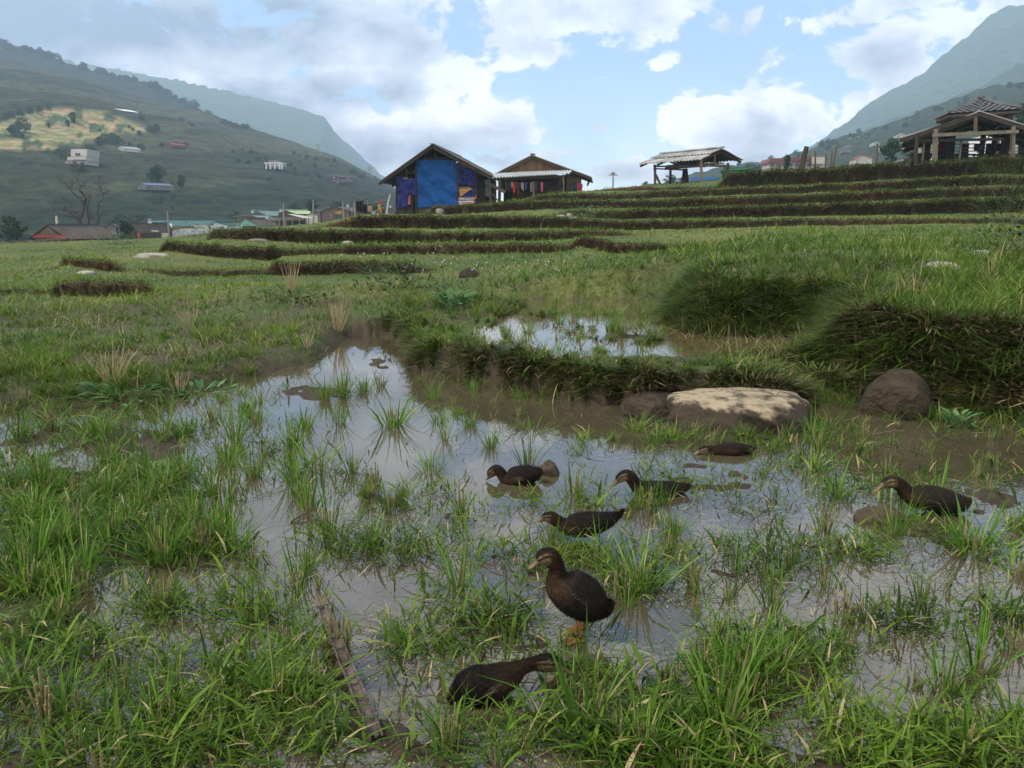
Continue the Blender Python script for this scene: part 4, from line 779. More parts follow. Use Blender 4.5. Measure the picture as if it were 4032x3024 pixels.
def scatter_rice():
    cnt = 0; tries = 0
    while cnt < 245 and tries < 9000:
        tries += 1; px, py = random.uniform(-250, 4300), 1400 + 1650 * random.random()
        q = G(px, py, 0); d = float(islands(np.array(px), np.array(py))); nn = float(fbm(np.array(q.x * 3), np.array(q.y * 3), 38, 3))
        left = px < 1250 and 1500 < py < 2350
        p = .35 * d * (nn > .40) + (.5 if left else (.38 if (px > 2300 and 1700 < py < 2400) or (py < 1780 and px > 1650) else .10))
        if float(poly_sdf(np.array(q.x), np.array(q.y), PONDA)) > .5 or random.random() > p: continue
        if any(abs(px - a) < 240 and -90 < py - b < 160 for a, b in DUCKS_AT) and random.random() < .93: continue
        if 1230 < px < 1600 and py > 2350 and random.random() < .97: continue
        if abs(px - 2850) < 380 and 1600 < py < 1790 and random.random() < .8: continue
        k = random.choices(['fresh', 'thin', 'stub', 'flop', 'tall'], [4 if left else 2.0, 5, 1.3, 1.3, 1.5 if left else .7])[0]
        put_rice(q.x, q.y, k, random.uniform(.6, 1.0) * (1.05 if left else .85)); cnt += 1
    # rows of regrowth on the left field and in the upper paddy
    for i in range(46):
        px, py = random.uniform(1980, 2600), random.uniform(1150, 1360); q = G(px, py, .2); put_rice(q.x, q.y, random.choice(['fresh', 'thin', 'thin']), random.uniform(.8, 1.1), 'green rice tuft in the upper paddy behind the bund').__setitem__('group', 'rice tufts in the upper paddy')
scatter_rice()
# ---------------------------------------------------------------- ducklings
def colmat(name, rough=.8, sc=90, lo=.7, hi=1.35, spec=.15):
    m = bpy.data.materials.new(name); m.use_nodes = True; nt = m.node_tree; nn = nt.nodes; l = nt.links; b = nn['Principled BSDF']
    b.inputs['Roughness'].default_value = rough; b.inputs['Specular IOR Level'].default_value = spec
    a = nn.new('ShaderNodeAttribute'); a.attribute_name = 'col'; tc = nn.new('ShaderNodeTexCoord'); no = nn.new('ShaderNodeTexNoise'); no.inputs['Scale'].default_value = sc; no.inputs['Detail'].default_value = 4; l.new(tc.outputs['Object'], no.inputs['Vector'])
    mr_ = nn.new('ShaderNodeMapRange'); mr_.inputs[1].default_value = .35; mr_.inputs[2].default_value = .65; mr_.inputs[3].default_value = lo; mr_.inputs[4].default_value = hi
    l.new(no.outputs[0], mr_.inputs[0]); mu = nn.new('ShaderNodeVectorMath'); mu.operation = 'SCALE'; l.new(a.outputs['Color'], mu.inputs[0]); l.new(mr_.outputs[0], mu.inputs['Scale']); l.new(mu.outputs[0], b.inputs['Base Color'])
    return m
DOWN = colmat('duck_down', .85)
BILL = mat('duck_bill', (.10, .070, .025), .4, .35, 60, .1, spec=.5)
ORANGE = mat('duck_leg', (.30, .105, .022), .5, .3, 80, .2, spec=.4)
EYE = mat('duck_eye', (.008, .007, .006), .08, .1, 10, 0, spec=.8)
QUILL = mat('feather_quill', (.16, .14, .12), .6, .4, 60, 0)
def catmull(P_, n):
    P_ = np.array(P_, float); Q = np.vstack([2 * P_[0] - P_[1], P_, 2 * P_[-1] - P_[-2]]); out = []
    m = len(P_) - 1
    for i in range(n):
        t = i / (n - 1) * m; k = min(int(t), m - 1); f = t - k; a, b, c, d = Q[k], Q[k + 1], Q[k + 2], Q[k + 3]
        out.append(.5 * ((2 * b) + (c - a) * f + (2 * a - 5 * b + 4 * c - d) * f * f + (3 * b - a - 3 * c + d) * f ** 3))
    return np.array(out)
def duckling(label, spine, bill_tip, base_px, z0, eye_i, neck_i, yaw=0.0, side=-1, legs=None, wing=True, seed=0, dark=1.0, tailbrown=True, fluff=8000):
    """spine: (px, py, half width, half depth) from tail to face"""
    bp = G(base_px[0], base_px[1], z0); dep = bp.y * CP - (z0 - CAMZ) * SP; s = .965 * dep / F
    cz = CP + (CY - base_px[1]) / F * SP
    ex = Vector((math.cos(yaw), math.sin(yaw), 0)); ey = Vector((-math.sin(yaw), math.cos(yaw), 0)); ez = Vector((0, 0, 1))
    def W(px, py, off=0.0): return bp + ex * ((px - base_px[0]) * s / math.cos(yaw)) + ez * ((base_px[1] - py) * s / cz) + ey * off
    root = empty('duckling', bp, label, 'duck', 'dark brown ducklings feeding in the paddy')
    NRg, NS = 64, 26
    S = catmull(spine, NRg); cen = np.array([W(a, b) for a, b, _, _ in S]); rs = np.maximum(S[:, 2], 3) * s; ri = np.maximum(S[:, 3], 3) * s / cz ** .5
    V = []; C = []; NM = []; BK = []
    ni = neck_i / (len(spine) - 1); ei = eye_i / (len(spine) - 1)
    for i in range(NRg):
        t = (cen[min(i + 1, NRg - 1)] - cen[max(i - 1, 0)]); t = Vector(t).normalized(); n = ey.cross(t).normalized()
        if n.z < 0 and abs(t.z) < .8: n = -n
        if abs(t.z) >= .8: n = n if n.dot(Vector(NM[-1][0]) if NM else n) >= 0 else -n
        u = i / (NRg - 1)
        for k in range(NS):
            a = 2 * math.pi * k / NS; up, sd = math.sin(a), math.cos(a)
            rr = 1 + (float(vn(np.array(u * 9 + seed), np.array(2.5 + 2.2 * math.sin(a)), seed)) - .5) * .07
            # flatter belly, fuller flanks
            p = Vector(cen[i]) + n * (ri[i] * up * rr * (1.0 if up > 0 else .96)) + ey * (rs[i] * sd * rr); V.append(p)
            d = (n * up + ey * sd); BK.append((d, -t)); 
            body = np.array([.0085, .0062, .0048]) * dark; brown = np.array([.046, .026, .014]); tan = np.array([.13, .095, .055])
            c = body.copy()
            br = max(0, 1 - abs(u - ni * .90) / .12) * (1 if up < .25 else .15); c = c * (1 - br * .75) + brown * br * .75
            if tailbrown: tb = max(0, 1 - u / .14) * (1 if up < .3 else .3); c = c * (1 - tb * .8) + brown * tb * .8
            nk = float(sstep(np.array(u), ni * .97, ni + .05)); c = c * (1 - nk) + (brown * (.62 if up < .1 else .3)) * nk
            hd = float(sstep(np.array(u), ei - .10, ei - .03)); 
            if hd > 0:
                stripe = abs(up - .42) < .16; top = up > .70
                hc = body * 1.5 if (top or stripe) else (tan if up > -.6 else brown * 1.4); c = c * (1 - hd) + hc * hd
            C.append(c)
        NM.append((tuple(n),))
    V0 = len(V); a0 = Vector(cen[0]) - (Vector(cen[1]) - Vector(cen[0])) * .6; V.append(a0); V.append(Vector(cen[-1]) + (Vector(cen[-1]) - Vector(cen[-2])) * .5); C.append(C[0]); C.append(C[-1])
    T = []
    for i in range(NRg - 1):
        for k in range(NS):
            a, b = i * NS + k, i * NS + (k + 1) % NS; T += [(a, b, b + NS), (a, b + NS, a + NS)]
    for k in range(NS): T.append((V0, (k + 1) % NS, k)); q = (NRg - 1) * NS; T.append((V0 + 1, q + k, q + (k + 1) % NS))
    Vn = np.array([tuple(v) for v in V]); me = tri_mesh('body', Vn, np.array(T), smooth=True, cols=np.array(C))
    link('body', me, DOWN, root)
    # down standing off the body
    g = np.random.default_rng(seed + 5); K = fluff; i = (g.uniform(0, 1, K) * (NRg - 2)).astype(int); k = g.integers(0, NS, K); f = g.uniform(0, 1, (K, 1)); idx = i * NS + k
    k2 = i * NS + (k + 1) % NS; f2 = g.uniform(0, 1, (K, 1)); p = (Vn[idx] * (1 - f) + Vn[idx + NS] * f) * (1 - f2) + (Vn[k2] * (1 - f) + Vn[k2 + NS] * f) * f2; d = np.array([tuple(BK[q][0]) for q in idx]); bk = np.array([tuple(BK[q][1]) for q in idx])
    Cn = np.array(C); dirn = d * g.uniform(.25, .7, (K, 1)) + bk * .9 + g.normal(0, .22, (K, 3)); dirn /= np.linalg.norm(dirn, axis=1)[:, None]
    L = g.uniform(.006, .017, (K, 1)) * (.55 + .45 * (rs[i] / rs.max())[:, None]); sdv = np.cross(dirn, d); sdv /= np.linalg.norm(sdv, axis=1)[:, None] + 1e-9
    w = g.uniform(.0006, .0013, (K, 1)); A = np.stack([p - sdv * w, p + sdv * w, p + dirn * L], 1).reshape(-1, 3)
    cc = np.repeat(Cn[idx] * g.uniform(.6, 1.9, (K, 1)), 3, 0)
    link('down_feathers', tri_mesh('down_feathers', A, np.arange(3 * K).reshape(-1, 3), cols=cc), DOWN, root)
    # bill
    hx, hy = spine[-1][0], spine[-1][1]; hw = spine[-1][2] * s; bx, by = bill_tip; mb = MB(); vs = []; n = 9; m = 10
    dirb = (W(bx, by) - W(hx, hy)); nb = ey.cross(dirb).normalized(); nb = nb if nb.z > 0 else -nb
    for i2 in range(n):
        t = i2 / (n - 1); c = W(hx, hy).lerp(W(bx, by), -.12 + 1.12 * t) - nb * (math.sin(t * 3.14) * .0015)
        wd = hw * (1.0 - .35 * t + .18 * math.sin(max(0, t - .45) * 5.5)) * (1 if t < .98 else .5); th = hw * (.95 - .78 * t ** .7)
        for q in range(m):
            a = 2 * math.pi * q / m; vs.append(c + ey * (math.cos(a) * wd) + nb * (math.sin(a) * th))
    fs = [(i2 * m + q, i2 * m + (q + 1) % m, (i2 + 1) * m + (q + 1) % m, (i2 + 1) * m + q) for i2 in range(n - 1) for q in range(m)] + [tuple(range(m - 1, -1, -1)), tuple(range((n - 1) * m, n * m))]
    mb.add(vs, fs); mb.build('bill', BILL, root, smooth=True)
    # eyes
    e = spine[eye_i]; 
    for sg in (-1, 1):
        mb = MB(); mb.blob(W(e[0] + (hx - e[0]) * .25, e[1] - e[3] * .30, sg * e[2] * s * .90), (.0042, .0042, .0042), 2, 0); mb.build('eye', EYE, root, smooth=True)
    if wing:
        b0 = S[int(NRg * ni * .86)]; b1 = S[int(NRg * ni * .50)]
        for sg in (-1, 1):
            vs = []; n = 10; m = 8
            for i2 in range(n):
                t = i2 / (n - 1); px = b0[0] + (b1[0] - b0[0]) * t; py = b0[1] - b0[3] * .18 + (b1[1] - b1[3] * .05 - b0[1] + b0[3] * .18) * t
                rad = math.sin(math.pi * (.12 + .83 * t)) ** .7 * min(b0[3], b1[3]) * .34 * s; sw = (b0[2] + (b1[2] - b0[2]) * t) * s * .93
                for q in range(m):
                    a = 2 * math.pi * q / m; vs.append(W(px, py, sg * (sw + .010 * math.cos(a) * math.sin(math.pi * (.1 + .8 * t)))) + ez * (math.sin(a) * rad))
            fs = [(i2 * m + q, i2 * m + (q + 1) % m, (i2 + 1) * m + (q + 1) % m, (i2 + 1) * m + q) for i2 in range(n - 1) for q in range(m)] + [tuple(range(m - 1, -1, -1)), tuple(range((n - 1) * m, n * m))]
            me = tri_mesh('wing', np.array([tuple(v) for v in vs]), np.array([t3 for f4 in fs if len(f4) == 4 for t3 in ((f4[0], f4[1], f4[2]), (f4[0], f4[2], f4[3]))] + [(0, q + 1, q) for q in range(1, m - 1)]), smooth=True, cols=np.array([np.array([.032, .022, .015]) * dark] * len(vs)))
            wo = link('wing', me, DOWN, root)
            mb = MB()
            for j in range(5):
                t = .25 + .1 * j; px = b0[0] + (b1[0] - b0[0]) * t; py = b0[1] - b0[3] * .10 + (b1[1] - b0[1]) * t; sw = (b0[2] + (b1[2] - b0[2]) * t) * s * .93 + .012
                mb.tube([W(px, py, sg * sw), W(px + (b1[0] - b0[0]) * .16, py - 8 + 3 * j, sg * (sw + .001))], [.0006, .0002], 4)
            q_ = mb.build('quill', QUILL, None); q_.parent = wo; q_.matrix_parent_inverse = (Matrix.Translation(Vector(root.location))).inverted() @ Matrix.Identity(4) if False else Matrix.Identity(4)
            # wing itself sits at world coordinates through its parent inverse
            q_.matrix_parent_inverse = Matrix.Translation(-Vector(root.location)) @ Matrix.Translation(Vector(root.location))
    if legs:
        for (hip, knee, foot, off) in legs:
            mb = MB(); a, b, c = W(*hip, off), W(*knee, off), W(*foot, off * 1.1)
            mb.tube([a, a.lerp(b, .6), b, b.lerp(c, .5), c], [.011, .008, .0075, .0052, .0055], 9)
            lg = mb.build('leg', ORANGE, root, smooth=True)
            mb = MB(); fw = ex * side; 
            toes = [c + fw * .050 + ey * .022, c + fw * .058, c + fw * .048 - ey * .022]
            for t_ in toes: mb.tube([c, c.lerp(t_, .5) + ez * .003, t_], [.0048, .0038, .0018], 6)
            mb.slab([c, toes[0], toes[1], toes[2]], .002); mb.tube([c, c - fw * .018], [.003, .0015], 5)
            ft = mb.build('foot', ORANGE, lg)
            ft.matrix_parent_inverse = Matrix.Identity(4)
    return root
duckling('dark duckling standing upright on a grassy clump with orange legs, head turned left', [(2416, 2372, 6, 6), (2398, 2384, 28, 28), (2372, 2390, 48, 48), (2335, 2378, 68, 72), (2288, 2352, 80, 88), (2240, 2320, 78, 86), (2205, 2293, 64, 70), (2190, 2264, 41, 45), (2188, 2236, 30, 31), (2180, 2208, 27, 28), (2156, 2184, 34, 35), (2128, 2187, 30, 30), (2110, 2198, 19, 18)],
         (2068, 2227), (2278, 2510), .004, 11, 7, yaw=.10, legs=[((2268, 2425), (2276, 2450), (2284, 2508), -.022), ((2315, 2425), (2312, 2452), (2308, 2500), .03)], seed=1, fluff=15000)
duckling('duckling at the open water dipping its striped head under, beside a mud clod', [(2137, 1848, 5, 5), (2118, 1858, 28, 22), (2080, 1870, 50, 40), (2040, 1878, 52, 44), (2003, 1884, 42, 37), (1980, 1878, 25, 24), (1968, 1860, 20, 20), (1951, 1851, 22, 20), (1932, 1864, 19, 18), (1922, 1878, 12, 11)], (1908, 1893), (2040, 1906), -.01, 8, 4, yaw=-.1, seed=2)
duckling('duckling swimming right of the mud clod with brown head lowered to the water', [(2724, 1912, 5, 5), (2692, 1924, 28, 20), (2640, 1930, 46, 32), (2582, 1930, 52, 36), (2530, 1924, 42, 33), (2499, 1906, 26, 26), (2484, 1884, 22, 23), (2462, 1866, 25, 23), (2440, 1870, 22, 20), (2420, 1886, 13, 12)], (2389, 1915), (2580, 1953), -.01, 8, 4, yaw=.12, seed=3)
duckling('near-black duckling crouched in grass with its tail feathers sticking up', [(2454, 1994, 3, 3), (2440, 2014, 12, 9), (2412, 2032, 30, 24), (2370, 2048, 50, 38), (2312, 2062, 60, 48), (2262, 2070, 56, 46), (2224, 2072, 38, 33), (2197, 2058, 25, 24), (2170, 2044, 24, 23), (2148, 2042, 21, 19), (2132, 2048, 13, 12)], (2108, 2061), (2290, 2114), .015, 9, 6, yaw=-.15, seed=4, dark=.85, tailbrown=False)
duckling('largest duckling, dabbling in the foreground with head stretched right into the water', [(1776, 2706, 12, 22), (1790, 2712, 42, 52), (1815, 2715, 58, 68), (1862, 2704, 76, 78), (1915, 2696, 78, 76), (1965, 2682, 70, 66), (2012, 2664, 55, 52), (2058, 2640, 32, 30), (2108, 2630, 25, 24), (2158, 2630, 34, 33), (2196, 2640, 30, 27), (2222, 2654, 18, 16)], (2276, 2690), (1915, 2758), -.01, 9, 6, yaw=.18, seed=5, fluff=15000)
duckling('grey brown duckling at the right half hidden behind tall rice blades', [(3816, 1960, 6, 6), (3780, 1976, 38, 32), (3720, 1972, 58, 48), (3662, 1962, 62, 50), (3602, 1956, 52, 45), (3564, 1942, 33, 32), (3541, 1918, 25, 26), (3515, 1899, 26, 25), (3485, 1898, 24, 22), (3462, 1909, 14, 13)], (3422, 1944), (3660, 2024), -.01, 8, 5, yaw=-.05, seed=6, dark=1.6)
duckling('distant duckling low in the water in front of the big pale rock', [(2977, 1764, 5, 5), (2945, 1768, 26, 17), (2900, 1768, 40, 25), (2852, 1770, 38, 25), (2812, 1772, 25, 21), (2788, 1772, 19, 19), (2765, 1772, 19, 17), (2744, 1778, 12, 11)], (2716, 1790), (2860, 1792), -.01, 6, 3, yaw=.05, seed=7, wing=False, fluff=2500)
# ---------------------------------------------------------------- rocks, clods, trough
ROCKL = mat('pale_lichen_rock', (.060, .046, .030), .9, .3, 5, .8, 18, rgb2=(.30, .245, .165), dist=.03)
ROCKB = mat('brown_mossy_rock', (.020, .014, .009), .9, .4, 9, 1.0, 26, rgb2=(.060, .042, .025), dist=.04)
ROCKG = mat('grey_rock', (.26, .25, .22), .9, .35, 4, .6, 14, dist=.03)
def paint_rock():
    m = ROCKL; nt = m.node_tree; nn = nt.nodes; l = nt.links; g = nn.new('ShaderNodeNewGeometry'); sx = nn.new('ShaderNodeSeparateXYZ'); l.new(g.outputs['Position'], sx.inputs[0])
    r = [x for x in nn if x.type == 'VALTORGB'][0]; no = [x for x in nn if x.type == 'TEX_NOISE'][0]; no.inputs['Scale'].default_value = 7
    mr_ = nn.new('ShaderNodeMapRange'); mr_.inputs[1].default_value = .07; mr_.inputs[2].default_value = .21; mr_.inputs[3].default_value = -.25; mr_.inputs[4].default_value = .16; l.new(sx.outputs[2], mr_.inputs[0])
    m2 = nn.new('ShaderNodeMapRange'); m2.inputs[1].default_value = .20; m2.inputs[2].default_value = .27; m2.inputs[3].default_value = 0; m2.inputs[4].default_value = .26; l.new(sx.outputs[2], m2.inputs[0]); sb_ = nn.new('ShaderNodeMath'); sb_.operation = 'SUBTRACT'; l.new(mr_.outputs[0], sb_.inputs[0]); l.new(m2.outputs[0], sb_.inputs[1]); ad = nn.new('ShaderNodeMath'); l.new(no.outputs[0], ad.inputs[0]); l.new(sb_.outputs[0], ad.inputs[1]); l.new(ad.outputs[0], r.inputs[0]); r.color_ramp.elements[0].position = .44; r.color_ramp.elements[1].position = .60
paint_rock()
def rock(name, px, py, z, rad, m, label, sub=4, rough=.25, seed=0, flat=0.0, cat='rock', group=None, dy=0):
    q = G(px, py, z); q.y += dy; mb = MB(); mb.blob((q.x, q.y, z), rad, sub, rough, seed, flat); o = mb.build(name, m, None, smooth=True, origin=(q.x, q.y, z)); return tag(o, label, cat, group)
rock('boulder', 2960, 1705, .0, (.55, .42, .265), ROCKL, 'large flat-topped boulder with a pale sandy lichen patch at the water edge', 5, .24, 3, .6, dy=.34)
rock('boulder', 2640, 1660, .0, (.34, .26, .20), ROCKB, 'dark low boulder touching the left end of the pale boulder', 4, .2, 5, .6, dy=.22)
rock('boulder', 3530, 1610, .03, (.24, .22, .30), ROCKB, 'rounded brown boulder under the overgrown right bank', 4, .2, 8, .9)
rock('boulder', 1850, 1092, .34, (.19, .15, .17), ROCKB, 'rounded grey brown boulder on the field behind the bund', 4, .2, 11, dy=0)
rock('boulder', 2122, 1500, .0, (.10, .07, .10), ROCKB, 'small dark stone at the foot of the bund', 3, .25, 12, dy=-.03)
def clod(px, py, z, r, label, seed, dy=0): rock('mud_clod', px, py, z, r, MUD, label, 4, .45, seed, 0, 'mud clod', dy=dy)
clod(2160, 1880, .0, (.062, .05, .072), 'pointed brown mud clod behind the dipping duckling', 21, dy=.06)
clod(3452, 2045, .0, (.105, .08, .062), 'lump of muddy roots in front of the right duckling', 22)
clod(3040, 2640, .0, (.13, .10, .045), 'wet mud mound in the weeds at the lower right', 23)
def surf(px, py, Ya, Yb):
    """where the ray through px,py meets the ground between two distances"""
    for y in np.linspace(Ya, Yb, 400):
        p = P(px, py, y)
        if p.z <= gz(p.x, p.y): return p
    return P(px, py, (Ya + Yb) / 2)
for i, (px, py, Ya, r, m, lab) in enumerate([(600, 1012, 14, (.42, .25, .14), ROCKG, 'long pale flat stone lying on the left field'), (340, 1078, 12, (.16, .12, .08), ROCKG, 'small tan stone below the short left terrace'), (1020, 952, 18, (.30, .2, .13), WOODL, 'pale orange stone at the foot of the left terrace bank'), (1372, 956, 18, (.2, .15, .08), ROCKG, 'small pale stone at the terrace foot below the clothes line'), (3700, 1062, 6, (.22, .16, .14), ROCKG, 'grey rough rock in the tall grass at the right'), (3860, 1000, 7, (.14, .1, .08), ROCKG, 'smaller grey rock uphill of the rough rock at the right'), (2205, 855, 24, (.2, .15, .12), ROCKG, 'pale stone in the rubble heap on the terrace, lowest'), (2250, 848, 24, (.22, .15, .12), ROCKG, 'pale stone in the rubble heap on the terrace, widest'), (2262, 868, 23, (.16, .12, .16), ROCKG, 'upright tan stone in front of the rubble heap'), (1735, 835, 32, (.22, .18, .22), ROCKG, 'pale weathered stone at the end of the terrace by the blue house')]):
    q = surf(px, py, Ya, 48); mb = MB(); mb.blob(q, r, 3, .35, 40 + i, .6); tag(mb.build('stone', m, None, smooth=True, origin=q), lab, 'stone')
def trough():
    a = G(1270, 2385, .07) ; b = G(1475, 2880, .03); root = empty('bamboo_trough', b, 'split bamboo trough lying half sunk across the lower left paddy', 'bamboo trough')
    d = (b - a); L = d.length; d.normalize(); x = d.cross(Vector((0, 0, 1))).normalized(); up = x.cross(d); rad = .020; n, m = 14, 11; vs = []
    for lay, r in ((0, rad), (1, rad - .006)):
        for i in range(n + 1):
            t = i / n; c = a + d * (L * t); k = 1 + .05 * math.sin(t * 9)
            node = .003 if abs(t - .5) < .03 else 0
            for j in range(m + 1):
                an = math.pi * (1.02 + .96 * j / m); jag = (random.uniform(-.02, .02) if i in (0, n) else 0)
                vs.append(c + d * jag + x * ((r + node) * k * math.cos(an)) + up * ((r + node) * math.sin(an) * .9))
    w = m + 1; Ln = w * (n + 1); fs = []
    for i in range(n):
        for j in range(m):
            q = i * w + j; fs += [(q, q + w, q + w + 1, q + 1), (Ln + q, Ln + q + 1, Ln + q + w + 1, Ln + q + w)]
        for j in (0, m): q = i * w + j; fs.append((q, Ln + q, Ln + q + w, q + w))
    for j in range(m): fs += [(j, j + 1, Ln + j + 1, Ln + j), (n * w + j, Ln + n * w + j, Ln + n * w + j + 1, n * w + j + 1)]
    mb = MB(); mb.add(vs, fs); mb.build('half_pipe', mat('old_bamboo', (.045, .034, .028), .6, .45, 14, .3, 60, rgb2=(.14, .105, .085)), root, smooth=False)
    mb = MB(); c = a + d * (L * .5); mb.blob(c - up * .012, (.015, .015, .008), 2, .1, 3); mb.build('node_wall', WOODD, root)
    mb = MB()
    for j in range(5): mb.beam(a + x * (.018 * (j - 2) / 2), a - d * random.uniform(.04, .09) + x * (.018 * (j - 2) / 2) + up * .01, .007, .004, .3)
    mb.build('splinter', WOODM, root)
trough()
def floating_stick():
    for (a, b, lab) in (((1145, 2055), (1235, 2005), 'forked dead stick floating left of the weed island'), ((3440, 1712), (3560, 1695), 'thin dead stick near the brown boulder')):
        p, q = G(*a, .005), G(*b, .03); mb = MB(); m_ = p.lerp(q, .5); mb.tube([p, m_ + Vector((0, .01, .004)), q], [.005, .006, .002], 6); mb.tube([m_, m_ + (q - p) * .3 + Vector((.02, .03, .02))], [.004, .001], 5)
        tag(mb.build('dead_stick', WOODM, None, origin=p), lab, 'stick')
floating_stick()
# leafy plants
def leafplant(px, py, Ya, Yb, n, L, label, seed, m=TREE, h=.12, name='broadleaf_plant', cat='plant', tintr=(.4, 1), q=None, sp=.08, ratio=.42, flowers=0):
    g = np.random.default_rng(seed); p = q or surf(px, py, Ya, Yb); q0 = q
    az = g.uniform(0, 6.28, n); r = sp * g.uniform(0, 1, n) ** .5; pos = np.stack([p.x + r * np.cos(az), p.y + r * np.sin(az), (p.z if q is not None else gz(p.x, p.y)) + g.uniform(0, h, n)], 1)
    V, T, A = blades(pos, L * g.uniform(.6, 1.2, n), L * ratio * g.uniform(.7, 1.1, n), az + g.uniform(-.7, .7, n), g.uniform(.4, .95, n), g.uniform(.1, .9, n), g.uniform(*tintr, n), 4, prof=[.15, .8, 1.0, .65], twist=g.uniform(-.4, .4, n))
    V -= np.array([p.x, p.y, p.z]); o = link(name, tri_mesh('leaves', V, T, A), m, None, p)
    mb = MB()
    for i in range(min(14, max(3, n // 8)) if q0 is None else 0):
        a = g.uniform(0, 6.28); mb.tube([(0, 0, -.03), (sp * .5 * math.cos(a), sp * .5 * math.sin(a), h * .5), (sp * .8 * math.cos(a), sp * .8 * math.sin(a), h)], [.004, .003, .0015], 5)
    c = mb.build('stem', WOODM, None); c.parent = o
    if flowers:
        mb = MB()
        for i in range(flowers): mb.blob((g.uniform(-sp, sp) * 1.2, g.uniform(-sp, sp) * 1.2, h * g.uniform(.9, 1.6)), (.012, .012, .009), 1, .3, i)
        c = mb.build('flower', mat('pale_flower', (.55, .52, .62), .7, .1, 3, 0), None); c.parent = o
    if sp >= .55 and cat == 'plant' or name == 'weed_tangle': o.name = name if name == 'weed_tangle' else 'weed_patch'; return tag(o, label, None, kind='stuff')
    return tag(o, label, cat)
GREENP = leafmat('broad_leaf', [(0, (.03, .075, .028)), (.6, (.07, .16, .055)), (1, (.13, .24, .10))], transl=.25, spec=.15, rough=.7)
leafplant(1790, 1215, 7, 16, 46, .20, 'leafy green cabbage-like plant on the grassy ridge in mid picture', 1, GREENP, .18, sp=.22)
leafplant(3760, 1690, 4, 7, 34, .085, 'small broad-leaved plant at the foot of the right bank', 2, GREENP, .10, sp=.10)
leafplant(790, 1560, 4, 8, 40, .10, 'dark broad-leaved weed on the left shore', 3, GREENP, .06, sp=.2)
leafplant(480, 1570, 4, 8, 60, .11, 'wide patch of lobed leaves beside the straw bundle', 4, GREENP, .08, sp=.3)
leafplant(1570, 1140, 8, 16, 260, .09, 'dark leafy bush with pale flowers in the middle of the field', 5, TREE, .42, sp=.75, ratio=.55, flowers=14, cat='bush', name='bush')
leafplant(1180, 1190, 7, 15, 110, .08, 'low dark green weed patch left of the dead stalk tuft', 6, TREE, .16, sp=.6, ratio=.5)
leafplant(2040, 1140, 8, 16, 90, .06, 'sparse weed with small blue-white flowers behind the bund', 7, GREENP, .3, sp=.6, flowers=16)
leafplant(1460, 1080, 10, 22, 500, .06, 'reddish brown low bush at the end of the middle terrace', 8, DRYV, .3, sp=.8, tintr=(.1, .6), cat='bush', name='bush')
leafplant(3985, 885, 20, 27, 1500, .13, 'large feathery olive shrub at the far right edge of the terraces', 9, GRASS, 1.9, sp=1.2, ratio=.12, tintr=(.1, .62), cat='bush', name='bush')
leafplant(4030, 1000, 12, 18, 500, .10, 'dark bush below the feathery shrub at the right edge', 10, TREE, .8, sp=.8, ratio=.4, cat='bush', name='bush')
leafplant(1720, 1010, 16, 28, 60, .14, 'pale dry weed tuft in the centre field', 11, DRYV, .3, sp=.4, tintr=(.7, 1), ratio=.1)
leafplant(2300, 870, 20, 30, 420, .09, 'bright green weeds growing on the terrace bank below the second house', 12, GREENP, .5, sp=1.0, ratio=.4)
leafplant(880, 945, 20, 40, 700, .08, 'rounded overgrown hump at the edge of the left field', 13, DRYV, .5, sp=1.3, tintr=(.1, .7), ratio=.3, cat='bush', name='bush')
leafplant(790, 930, 30, 48, 500, .08, 'low scrubby hump in front of the white shed', 14, DRYV, .35, sp=1.2, tintr=(.1, .7), ratio=.3, cat='bush', name='bush')
leafplant(470, 970, 28, 48, 400, .09, 'dark green bush on the left field below the grey shack', 15, GREENP, .35, sp=.9, tintr=(0, .4), ratio=.3, cat='bush', name='bush')
for i, (px, py, z, n, L, sp_, t0, t1, lab) in enumerate(((3540, 1470, .22, 150, .13, .22, .2, 1, 'dead stems draped over the rounded brown boulder'), (2960, 1512, .24, 160, .09, .42, .1, 1, 'dead roots and mud lying on the back of the pale boulder'), (3250, 1480, .2, 170, .12, .25, .3, .8, 'tangle of weeds where the bund meets the right bank'))):
    q = G(px, py, z); leafplant(0, 0, 0, 0, n, L, lab, 60 + i, DRYV, .03, q=q, sp=sp_, tintr=(t0, t1), ratio=.05, name='weed_tangle', cat='weeds')
def straw_bundle(px, py, Ya, Yb, n, L, label, seed, lean=.5):
    p = surf(px, py, Ya, Yb); g = random.Random(seed); mb = MB()
    for i in range(n):
        a = g.uniform(0, 6.28); k = g.uniform(.05, lean); l_ = L * g.uniform(.4, 1.1); r = g.uniform(0, .05)
        b = Vector((r * math.cos(a), r * math.sin(a), -.02)); t = b + Vector((l_ * k * math.cos(a), l_ * k * math.sin(a), l_ * math.sqrt(1 - k * k)))
        mid = b.lerp(t, .6) + Vector((g.uniform(-.02, .02), g.uniform(-.02, .02), 0)); mb.tube([b, mid, t + Vector((0, 0, -l_ * .08 * g.random()))], [.0032, .003, .0012], 4)
    o = mb.build('straw_bundle', STRAW, None); o.location = p; tag(o, label, 'straw')
straw_bundle(440, 1510, 4, 9, 42, .36, 'upright bundle of pale dry rice straw on the left shore', 1, .55)
straw_bundle(700, 1545, 4, 9, 16, .22, 'few dry reddish stalks right of the straw bundle', 2)
straw_bundle(1330, 1300, 6, 12, 34, .5, 'tall dry stalk tuft standing beyond the water finger', 3, .35)
straw_bundle(1210, 1370, 6, 12, 14, .25, 'low broken straw near the tip of the water finger', 4, .6)
straw_bundle(750, 1280, 6, 12, 14, .32, 'thin dry stalks in the left field grass', 5, .6)
straw_bundle(1150, 1150, 8, 16, 30, .55, 'brown dead stalk tuft in the centre of the field', 6, .3)
